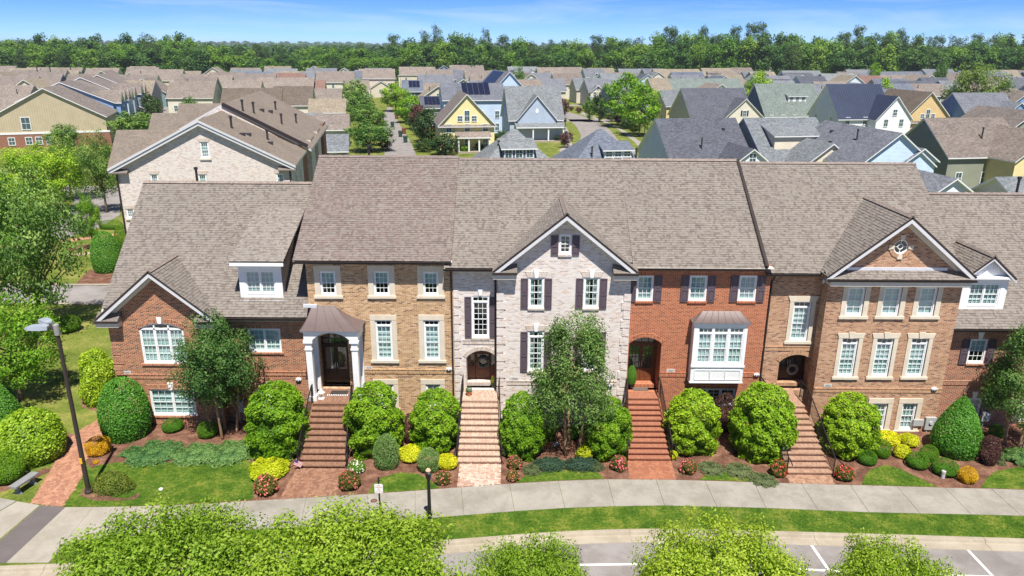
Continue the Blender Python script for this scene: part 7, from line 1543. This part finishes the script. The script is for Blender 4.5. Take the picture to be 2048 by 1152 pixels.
# the forest edge: single trees, each with crown and trunk
SKY = [(-120,82),(0,80),(100,78),(250,80),(310,72),(370,72),(420,82),(455,98),(500,96),(560,104),(620,100),(660,92),(700,98),(760,97),(800,76),(870,70),(930,76),(1000,76),(1060,86),(1130,82),(1200,82),(1280,80),(1320,72),(1370,64),(1440,68),(1500,52),(1560,64),(1625,80),(1680,67),(1750,71),(1830,70),(1900,80),(1960,76),(2048,70),(2200,72)]
def skyline(x): return float(np.interp(x, [p[0] for p in SKY], [p[1] for p in SKY]))
FL = {'for0': 'round bright green broadleaf tree at the forest edge', 'for1': 'round dark green broadleaf tree at the forest edge', 'for2': 'tapering bright green tree at the forest edge', 'for3': 'spreading dark green tree at the forest edge', 'pine0': 'tall pine with bare lower trunk in the forest', 'pine1': 'slender pine with ragged crown in the forest'}
rf = random.Random(9)
for row, (Y0, off, hs) in enumerate(((432, 14, 0), (462, 0, -2), (500, -10, 0))):
    x = -330
    while x < 2370:
        px = x+rf.uniform(-9, 9); Y = Y0+rf.uniform(-12, 12); yt = skyline(px)+off+rf.uniform(-2, 12)
        k = rf.choice(['for0','for1','for2','for3','for0','for1','pine0'] if px < 760 or row == 0 else ['for0','for1','for3','pine0','pine1','pine0','pine1','for2'])
        z = P(px, yt, Y=Y).z
        if k.startswith('pine') and row > 0: yt -= rf.uniform(0, 5)
        if z > 6: tree('forest_tree', FL[k], k, px, yt, rf.uniform(36, 52)*(0.8 if k.startswith('pine') else 1)*432/Y, Y=Y, group='trees of the forest edge')
        x += 31 if row else 27
# far woods: one mass to the horizon
def far_wood():
    g = np.random.default_rng(3); Vs, Fs, rs = [], [], []; n = 0
    for Y, zt, cnt in ((560, 17.5, 240), (800, 18.5, 240), (1300, 20, 260), (2200, 24, 260), (3600, 36, 260)):
        X = np.linspace(-0.85*Y, 0.85*Y, cnt)+g.normal(0, Y*0.002, cnt); w_ = 1.7*Y/cnt*1.3
        for x in X:
            k = 60; u = unit(g.normal(0, 1, (k,3))); u[:,2] = np.abs(u[:,2]); h = zt*(0.85+0.25*g.random()); p = np.stack([x+u[:,0]*w_*0.7, Y+u[:,1]*w_*0.7, h*0.25+u[:,2]*h*0.75], 1)
            V, F = leaf_quads(p, u+np.array([0,0,0.4]), w_*0.55, 0.8, 0.4, g); Vs.append(V); Fs.append(F+n); n += len(V); rs.append(np.repeat(np.clip(g.normal(0.45, 0.15)+g.normal(0, 0.12, k), 0, 1), 4))
    me = np_mesh('distant_wood', np.vstack(Vs), np.vstack(Fs), np.concatenate(rs), LM['forB']); o = link('distant_wood', me); tag(o, 'mass of distant green woodland reaching the horizon', 'woodland', kind='stuff')
far_wood()
# ------------------------------------------------------------------ mown grass blades on the lawns and verge
def blades(name, polys, dens, mat, label, hgt=0.055, zmin=0.0):
    g = np.random.default_rng(8); Vs = []
    for px in polys:
        poly = [G(*p) for p in px]; xs = [p[0] for p in poly]; ys = [p[1] for p in poly]; A = (max(xs)-min(xs))*(max(ys)-min(ys)); k = int(A*dens)
        x, y = g.uniform(min(xs), max(xs), k), g.uniform(min(ys), max(ys), k); m = inpoly(x, y, poly); x, y = x[m], y[m]; k = len(x); a = g.uniform(0, 6.28, k); w_ = g.uniform(0.006, 0.014, k); h = hgt*g.uniform(0.6, 1.3, k); l = g.normal(0, 0.025, (2,k))
        Vs.append(np.stack([np.stack([x-np.cos(a)*w_, y-np.sin(a)*w_, np.full(k, zmin)], 1), np.stack([x+np.cos(a)*w_, y+np.sin(a)*w_, np.full(k, zmin)], 1), np.stack([x+l[0], y+l[1], zmin+h], 1)], 1).reshape(-1,3))
    V = np.vstack(Vs); F = np.arange(len(V)).reshape(-1,3); rnd = np.repeat(g.random(len(F)), 3); o = link(name, np_mesh(name, V, F, rnd, mat)); tag(o, label, 'grass', kind='stuff')
LM['grass'] = leafmat('grass_blade', *C3((70,100,34),(96,128,46),(134,152,70)))
VERGE = [[(a[1][0], a[1][1]+0.5) for a in JO] + [(x, y-1) for x, y in KERB_PX[::-1] if 500 <= x <= 2300], [(128,1094),(160,1081),(236,1076),(362,1068),(473,1062),(500,1104),(300,1116),(135,1125),(104,1126)]]
blades('grass', LAWNS+VERGE, 420, LM['grass'], 'short green grass of the lawns and verge')
# ------------------------------------------------------------------ street furniture and small things
M_POLE = plain('dark_bronze_pole', lin(58,50,46), 0.5, 0.1); M_LAMPH = plain('lamp_head_grey', lin(150,158,166), 0.4, 0.06)
def area_lamp():
    b = P(178, 986, Z=0); t = P(121, 672, Y=b.y); r = thing('street_lamp', (b.x,b.y,0), 'tall dark lamp pole with two flat grey lamp heads beside the brick path', 'street lamp'); h = t.z
    mb = MB(); mb.lathe((b.x,b.y,0), [(0.17,0),(0.17,0.12),(0.12,0.2),(0.105,0.3),(0.075,h),(0.06,h+0.05)], 12); mb.build('pole', M_POLE, r)
    mb = MB(); mb.lathe((b.x,b.y,h+0.05), [(0.12,0),(0.12,0.45),(0.06,0.5)], 12); mb.build('sensor_cap', plain('grey_cap', lin(140,138,134), 0.6), r)
    for s, e in ((-1, P(62,662,Y=b.y)), (-1, P(88,652,Y=b.y+0.9))):
        yy = e.y; d = Vector((e.x-b.x, yy-b.y, 0)); L_ = d.length; d.normalize(); a0 = Vector((b.x,b.y,h-0.1)); tip = Vector((e.x,yy,h+0.35)) - d*0.75
        mb = MB(); mb.tube([a0, a0.lerp(tip, 0.35)+Vector((0,0,0.18)), a0.lerp(tip, 0.75)+Vector((0,0,0.16)), tip], [0.05,0.045,0.04,0.04], 8); mb.build('arm', M_POLE, r)
        s_ = Vector((-d.y,d.x,0)); mb = MB(); q = []
        for f, wd, hh in ((0,0.12,0.10),(0.25,0.22,0.14),(0.8,0.2,0.10),(1.0,0.10,0.03)): c = tip+d*f*0.95; q.append([c-s_*wd-Vector((0,0,0.05)), c+s_*wd-Vector((0,0,0.05)), c+s_*wd*0.8+Vector((0,0,hh)), c-s_*wd*0.8+Vector((0,0,hh))])
        for A, B in zip(q, q[1:]):
            for i in range(4): j = (i+1) % 4; mb.quad(A[i], A[j], B[j], B[i])
        mb.poly(q[0][::-1]); mb.poly(q[-1]); mb.build('lamp_head', M_LAMPH, r)
    bx = MB(); zz = P(166,920,Y=b.y).z; bx.box(b.x-0.05, b.x+0.05, b.y-0.135, b.y-0.10, zz-0.12, zz+0.14); bx.build('yellow_tag', plain('yellow_sticker', lin(220,170,40), 0.5), r)
area_lamp()
def lantern_post():
    b = P(860, 1050, Z=0); t = P(857, 941, Y=b.y); h = t.z; r = thing('lantern_post', (b.x,b.y,0), 'slim black lantern post on the verge beside the pavement', 'street lamp')
    mb = MB(); mb.lathe((b.x,b.y,0), [(0.15,0),(0.15,0.06),(0.12,0.1),(0.11,0.5),(0.125,0.52),(0.08,0.58),(0.065,h-0.42),(0.05,h-0.4)], 12); mb.build('post', M_IRON, r)
    mb = MB(); mb.lathe((b.x,b.y,h-0.4), [(0.05,0),(0.11,0.03),(0.13,0.2),(0.14,0.3),(0.16,0.31),(0.10,0.36),(0.03,0.42)], 8); mb.build('lantern_frame', M_IRON, r)
    mb = MB(); mb.lathe((b.x,b.y,h-0.05), [(0.10,0),(0.12,0.06),(0.06,0.14),(0.02,0.16)], 8); mb.build('finial', plain('pale_finial', lin(206,170,140), 0.5), r)
lantern_post()
def text_mesh(body, size, mat, name):
    cu = bpy.data.curves.new('tmp', 'FONT'); cu.body = body; cu.size = size; cu.align_x = 'CENTER'; cu.extrude = 0.0008; t = bpy.data.objects.new('tmp', cu); COL.objects.link(t)
    me = bpy.data.meshes.new_from_object(t.evaluated_get(bpy.context.evaluated_depsgraph_get())); bpy.data.objects.remove(t); me.materials.append(mat); me.name = name; return me
def sign():
    b = P(762, 1050, Z=0); t = P(756, 958, Y=b.y); h = t.z; r = thing('parking_sign', (b.x,b.y,0), 'small white sign with red lettering on a black post by the pavement', 'sign')
    mb = MB(); mb.lathe((b.x,b.y,0), [(0.11,0),(0.11,0.05),(0.05,0.09),(0.035,0.12),(0.035,h-0.12)], 10); mb.build('post', M_IRON, r)
    mb = MB(); mb.lathe((b.x,b.y,h-0.12), [(0.05,0),(0.06,0.04),(0.02,0.1),(0.05,0.15),(0.02,0.2)], 10); mb.build('finial', M_IRON, r)
    z1, z0 = P(757,967,Y=b.y).z, P(757,985,Y=b.y).z; w_ = 0.175; c = b.x; mb = MB(); y = b.y-0.045
    mb.prism([(c-w_+0.03,z0),(c+w_-0.03,z0),(c+w_,z0+0.03),(c+w_,z1-0.03),(c+w_-0.03,z1),(c-w_+0.03,z1),(c-w_,z1-0.03),(c-w_,z0+0.03)], 1, y-0.006, y+0.006); pl = mb.build('sign_plate', M_WHITE, r)
    red, blk = plain('sign_red', lin(196,40,60), 0.5), plain('sign_grey', lin(90,92,100), 0.5); H_ = z1-z0
    for tx, sz, f, m in (('NO', 0.07, 0.80, blk), ('PARKING', 0.062, 0.60, red), ('ANY', 0.05, 0.42, blk), ('TIME', 0.05, 0.29, blk), ('TOW ZONE', 0.055, 0.10, red)):
        o = link('lettering', text_mesh(tx, sz, m, 'lettering'), pl, (c-b.x, y-0.009-b.y, z0+H_*f)); o.rotation_euler = (R(90),0,0)
sign()
def bench():
    a, c = P(32, 972, Z=0.42), P(64, 951, Z=0.42); m = (a+c)/2; ang = math.atan2(c.y-a.y, c.x-a.x); L_ = max(1.25, (c-a).length+0.1); r = thing('stone_bench', (m.x,m.y,0), 'pale grey stone bench on grass beside the brick path', 'bench', None, ang)
    st = plain('bench_stone', lin(132,132,132), 0.8, 0.12, 4, 0.15); mb = MB(); mb.prism([(-L_/2,-0.2),(L_/2,-0.2),(L_/2+0.02,0),(L_/2,0.2),(-L_/2,0.2),(-L_/2-0.02,0)], 2, 0.40, 0.49); mb.build('seat', st, r, (0,0,0))
    for s in (-1, 1): x = s*(L_/2-0.22); mb = MB(); mb.prism([(-0.17,0),(0.17,0),(0.14,0.08),(0.09,0.15),(0.09,0.28),(0.15,0.398),(-0.15,0.398),(-0.09,0.28),(-0.09,0.15),(-0.14,0.08)], 0, x-0.06, x+0.06); mb.build('leg', st, r, (0,0,0))
bench()
b = P(200, 806, Z=0); r = thing('stone_planter', (b.x,b.y,0), 'small pale stone bench end half hidden behind the corner holly', 'bench')
mb = MB(); mb.box(b.x-0.35, b.x+0.35, b.y-0.18, b.y+0.18, 0.36, 0.45); mb.build('seat', MATS['bench_stone'], r); mb = MB(); mb.box(b.x-0.25, b.x-0.12, b.y-0.13, b.y+0.13, 0, 0.36); mb.build('leg', MATS['bench_stone'], r)
def cover(px, py, rad, label, z=0.021):
    x, y = G(px, py, z); mb = MB(); mb.lathe((x,y,z), [(rad,0),(rad,0.008),(rad-0.03,0.012)], 24); r = thing('manhole_cover', (x,y,z), label, 'cover', 'iron covers in the pavement'); mb.build('cover_plate', M_RUST, r)
    mb = MB(); mb.lathe((x,y,z), [(rad+0.03,-0.01),(rad+0.03,0.006),(rad+0.004,0.006)], 24); mb.build('cover_rim', M_IRON, r)
cover(421, 1036, 0.33, 'round rusty manhole cover in the pavement by the front lawn'); cover(747.5, 1001.5, 0.11, 'small rusty valve cover in the pavement by the sign')
x, y = G(322, 980); mb = MB(); mb.lathe((x,y,0.02), [(0.09,0),(0.09,0.05),(0.03,0.09)], 12); tag(mb.build('irrigation_cap', M_WHITE), 'small round white cap set in the front lawn', 'cap')
# flag on the bed beside the dark stairs
b = P(603, 940, Z=0); r = thing('garden_flag', (b.x,b.y,0), 'small striped flag leaning beside the dark brick stairs', 'flag'); fr = plain('flag_red', lin(176,48,56), 0.7); fb = plain('flag_blue', lin(60,76,128), 0.7)
mb = MB(); mb.tube([(b.x,b.y,0),(b.x-0.2,b.y-0.02,0.62)], 0.01, 6); mb.build('stick', M_WHITE, r)
u, v = Vector((0.34,0,-0.16)), Vector((0.14,0,0.30)); o = Vector((b.x-0.36,b.y-0.035,0.30))
for i in range(9):
    mb = MB(); A, B = o+v*(i/9), o+v*((i+1)/9); mb.quad(A, A+u, B+u, B); mb.build('stripe', M_WHITE if i % 2 else fr, r)
mb = MB(); A = o+v*0.52+Vector((0,-0.004,0)); mb.quad(A, A+u*0.42, A+u*0.42+v*0.48, A+v*0.48); mb.build('canton', fb, r)
# pedestal bollard
b = P(1885, 956, Z=0); r = thing('utility_pedestal', (b.x,b.y,0), 'short pale grey utility pedestal before the boxwood', 'pedestal'); gm = plain('pedestal_grey', lin(190,188,184), 0.6)
mb = MB(); mb.lathe((b.x,b.y,0), [(0.09,0),(0.09,0.28)], 12); mb.build('body', gm, r); mb = MB(); mb.lathe((b.x,b.y,0.285), [(0.105,0),(0.105,0.1),(0.07,0.13)], 12); mb.build('cap', gm, r)
# flood light in the bed under the garden tree
b = P(1110, 898, Z=0); r = thing('garden_spotlight', (b.x,b.y,0), 'small grey spotlight on mulch beneath the garden tree', 'spotlight'); mb = MB(); mb.tube([(b.x,b.y,0),(b.x,b.y,0.18)], 0.02, 6); mb.build('stake', M_IRON, r); mb = MB(); mb.tube([(b.x-0.12,b.y-0.05,0.2),(b.x+0.14,b.y+0.06,0.3)], [0.06,0.09], 10); mb.build('head', M_LAMPH, r)
# wall fixtures: white twin emergency lights
def wall_light(px, py, Y, label):
    p = P(px, py, Y=Y); r = thing('wall_light', (p.x,Y,p.z), label, 'wall light', 'white oval wall lights'); mb = MB(); k = 16
    mb.prism([(p.x+0.15*math.cos(6.283*i/k), p.z+0.085*math.sin(6.283*i/k)) for i in range(k)], 1, Y-0.10, Y-0.003); mb.build('housing', M_WHITE, r)
    for s in (-1, 1): mb = MB(); mb.tube([(p.x+s*0.06,Y-0.10,p.z-0.01),(p.x+s*0.065,Y-0.135,p.z-0.03)], 0.04, 10); mb.build('lens', plain('lens_grey', lin(150,158,164), 0.2), r)
wall_light(597.5, 758, 35.4, 'white oval wall light on red brick left of the dark stairs'); wall_light(898, 737, 35.4, 'white oval wall light at the edge of the tan brick'); wall_light(1512.5, 748, 35.3, 'white oval wall light on orange brick by the downspout'); wall_light(1868, 777, 34.8, 'white oval wall light on brown tan brick'); wall_light(1219, 769, 35.0, 'white oval wall light on whitewashed brick by the tree')
M_METER = plain('meter_grey', lin(170,172,172), 0.5, 0.06)
def meter(px0, px1, y0, y1, Y, label, small=True):
    a, b = P(px0, y0, Y=Y), P(px1, y1, Y=Y); c = (a.x+b.x)/2; r = thing('electric_meter', (c,Y,b.z), label, 'meter', 'grey electric meters on the house walls'); w_ = (b.x-a.x)/2
    mb = MB(); mb.box(c-w_, c+w_, Y-0.16, Y-0.004, b.z, a.z); mb.build('meter_box', M_METER, r); mb = MB(); mb.tube([(c,Y-0.161,(a.z*0.6+b.z*0.4)),(c,Y-0.22,(a.z*0.6+b.z*0.4))], 0.09, 14); mb.build('meter_dial', plain('dial_glass', lin(196,204,206), 0.15), r)
    mb = MB(); mb.tube([(c-w_*0.4,Y-0.08,b.z),(c-w_*0.4,Y-0.08,0)], 0.04, 8); mb.build('conduit', M_METER, r)
    if small: mb = MB(); mb.box(c-w_*3.2, c-w_*1.25, Y-0.12, Y-0.004, b.z+0.2, b.z+0.55); mb.build('junction_box', M_METER, r)
meter(1850, 1866, 833, 857, 34.8, 'grey electric meter on brown tan brick beside the basement window'); meter(1963, 1975, 823, 840, 35.4, 'grey meter box on dark red brick behind the holly', False); meter(472, 490, 800, 822, 35.4, 'grey meter box on red brick behind the lawn tree', False); meter(1110, 1120, 832, 850, 35.0, 'grey meter box on whitewashed brick behind the tree', False)
# things on the landings
def lantern():
    x, y, z = P(643,800,Z=1.97).x, 33.95+0.45, 1.97; x = P(643.5,797,Z=1.97).x; y = P(643.5,797,Z=1.97).y; r = thing('lantern', (x,y,z), 'white lantern standing on the portico landing', 'lantern'); mb = MB(); mb.box(x-0.14,x+0.14,y-0.14,y+0.14,z+0.002,z+0.05); mb.build('base', M_WHITE, r)
    for sx in (-1,1):
        for sy in (-1,1): mb = MB(); mb.box(x+sx*0.11-0.012,x+sx*0.11+0.012,y+sy*0.11-0.012,y+sy*0.11+0.012,z+0.05,z+0.33); mb.build('post', M_WHITE, r)
    mb = MB(); mb.lathe((x,y,z+0.33), [(0.19,0),(0.17,0.04),(0.07,0.14),(0.06,0.2),(0.02,0.22)], 4); mb.build('roof', M_WHITE, r); mb = MB(); mb.lathe((x,y,z+0.05), [(0.045,0),(0.045,0.14),(0.01,0.16)], 10); mb.build('candle', plain('candle_wax', lin(226,210,170), 0.6), r)
lantern()
def mat_(name, label, x0, x1, y0, y1, z, c1, c2=None):
    r = thing(name, ((x0+x1)/2,(y0+y1)/2,z), label, 'doormat'); mb = MB(); mb.box(x0,x1,y0,y1,z+0.002,z+0.016); mb.build('mat', c1, r)
    if c2:
        n = 12
        for i in range(n): mb = MB(); a = x0-0.12+(x1-x0+0.24)*i/n; mb.box(a, a+(x1-x0+0.24)/n*0.5, y0-0.14, y0-0.002, z+0.002, z+0.012); mb.build('stripe', c2, r)
        mb = MB(); mb.box(x0-0.12, x1+0.12, y0-0.139, y0-0.003, z+0.001, z+0.006); mb.build('underlay', M_IRON, r)
DM = plain('coir_mat', lin(60,54,50), 0.95, 0.2, 20)
q0, q1 = P(660,789,Z=1.97), P(694,789,Z=1.97); mat_('doormat', 'dark doormat with striped black and white border on the portico landing', q0.x, q1.x, q0.y, q0.y+0.45, 1.97, DM, M_WHITE)
q0, q1 = P(1267,782,Z=1.94), P(1297,782,Z=1.94); mat_('doormat', 'grey brown doormat on the orange brick landing', q0.x, q1.x, q0.y, q0.y+0.4, 1.94, plain('grey_mat', lin(104,92,84), 0.95, 0.2, 20))
def pot(px, py, z, label, rp, hp, pc, plant, fl=None, hs=0.3, rs=0.2):
    p = P(px, py, Z=z); r = thing('flower_pot', (p.x,p.y,z), label, 'plant pot'); mb = MB(); mb.lathe((p.x,p.y,z+0.001), [(rp*0.7,0),(rp,hp*0.9),(rp*1.08,hp*0.9),(rp*1.08,hp)], 14); mb.build('pot', pc, r)
    f = link('foliage', SMESH(plant), r, (0,0,hp*0.9)); f.scale = (rs,rs,hs/HRAT[plant.split(':')[0]])
    if fl: f = link('flowers', flower_mesh(*fl), r, (0,0,hp*0.9)); f.scale = (rs,rs,hs)
VIOLET = ('violet', ((120,90,160),(160,140,190),(200,190,220)))
pot(938, 791, 1.95, 'terracotta pot of violet flowers on the pale brick landing', 0.15, 0.24, plain('terracotta', lin(190,122,84), 0.8, 0.1), 'box:0', VIOLET, 0.25, 0.18); pot(988, 775, 1.95, 'red flowering plant beside the whitewashed entrance', 0.13, 0.2, plain('dark_pot', lin(70,62,60), 0.6), 'box:1', RED, 0.5, 0.2); pot(1262, 775, 1.94, 'dark pot with tiered green topiary beside the wooden double door', 0.16, 0.3, MATS['dark_pot'], 'holly:0', None, 1.0, 0.26)
p = P(1290, 820, Y=33.7); mb = MB(); z = 1.94*9/12+0.002; q = P(1290, 820, Z=z); mb.box(q.x-0.17, q.x+0.17, q.y-0.03, q.y+0.07, z, z+0.02); tag(mb.build('folded_paper', M_WHITE), 'folded white paper lying on the orange brick steps', 'paper')
def wreath(px, py, Y, rad, label, leaf):
    c = P(px, py, Y=Y); r = thing('wreath', (c.x,Y,c.z), label, 'wreath', 'door wreaths'); g = np.random.default_rng(int(px)); k = 500; a = g.uniform(0, 6.283, k); b2 = g.uniform(0, 6.283, k); rr = rad+0.055*np.cos(b2); p = np.stack([np.cos(a)*rr, np.full(k,-0.05)+0.045*np.sin(b2), np.sin(a)*rr], 1); n = np.stack([np.cos(a)*np.cos(b2), -np.abs(np.sin(b2))-0.3, np.sin(a)*np.cos(b2)], 1)
    V, F = leaf_quads(p, n, 0.09, 0.4, 0.5, g); link('wreath_leaves', np_mesh('wreath_leaves', V, F, np.repeat(g.random(k),4), leaf), r); mb = MB(); mb.tube([(rad*math.cos(t*math.pi/10), -0.04, rad*math.sin(t*math.pi/10)) for t in range(21)], 0.025, 6); mb.build('ring', BARK, r, (0,0,0))
wreath(966, 724, 36.4, 0.27, 'silvery wreath on the wooden door of the whitewashed house', leafmat('silver_leaf', *C3((110,116,110),(150,154,146),(186,188,178)))); wreath(1584, 738, 36.55, 0.25, 'white wreath on the dark door of the brown tan house', leafmat('white_wreath', *C3((150,146,140),(190,186,180),(216,212,206))))
# alley bins, far lamp posts
for i, (px, py, c, nm) in enumerate(((785,255,(46,74,58),'green'),(793,238,(118,70,50),'brown'),(801,274,(46,74,58),'green'),(808,268,(118,70,50),'brown'),(811,285,(44,70,56),'green'),(784,214,(112,66,48),'brown'))):
    x, y = G(px, py); r = thing('trash_bin', (x,y,0), ['green wheeled bin second along the alley','brown wheeled bin farther up the alley','green wheeled bin beside a brown one in the alley','brown wheeled bin between two green ones','green wheeled bin nearest the yellow house in the alley','brown wheeled bin at the far alley end'][i], 'trash bin', 'wheeled bins along the alley'); m = plain('bin_'+nm, lin(*c), 0.6, 0.08)
    mb = MB(); mb.hexa([(x-0.32,y-0.35,0.08),(x+0.32,y-0.35,0.08),(x+0.32,y+0.35,0.08),(x-0.32,y+0.35,0.08),(x-0.42,y-0.45,1.25),(x+0.42,y-0.45,1.25),(x+0.42,y+0.45,1.25),(x-0.42,y+0.45,1.25)]); mb.build('bin_body', m, r); mb = MB(); mb.prism([(y-0.5,1.252),(y+0.5,1.252),(y+0.45,1.4),(y-0.2,1.36)], 0, x-0.45, x+0.45); mb.build('lid', m, r)
    for s in (-1,1): mb = MB(); mb.tube([(x+s*0.34,y+0.3,0.12),(x+s*0.42,y+0.3,0.12)], 0.12, 10); mb.build('wheel', M_IRON, r)
for px, yb, yt, lb in ((1007,268,233,'black lamp post before the tall light blue house'),(1129,292,238,'black lamp post on the lawn by the curved street'),(1287,300,232,'pale lamp post beside the leafy street trees')):
    x, y = G(px, yb); h = P(px, yt, Y=y).z; r = thing('lamp_post', (x,y,0), lb, 'street lamp', 'lamp posts among the houses'); mb = MB(); mb.tube([(x,y,0),(x,y,h-0.6)], 0.09, 8); mb.build('post', M_POLE, r); mb = MB(); mb.lathe((x,y,h-0.6), [(0.1,0),(0.26,0.1),(0.3,0.45),(0.12,0.6),(0.04,0.7)], 8); mb.build('lantern', M_POLE, r)
# ------------------------------------------------------------------ thin summer haze
def haze(dens):
    mb = MB(); mb.box(-9200, 9200, -400, 9200, -1.3, 40.0); m = bpy.data.materials.new('haze_air'); m.use_nodes = True; n = m.node_tree; n.nodes.clear(); o = n.nodes.new('ShaderNodeOutputMaterial'); v = n.nodes.new('ShaderNodeVolumePrincipled')
    v.inputs['Color'].default_value = (0.80,0.88,1.0,1); v.inputs['Density'].default_value = dens; v.inputs['Anisotropy'].default_value = 0.2; n.links.new(v.outputs[0], o.inputs['Volume'])
    h = mb.build('haze', m); h['kind'] = 'stuff'; return h
haze(0.00013)
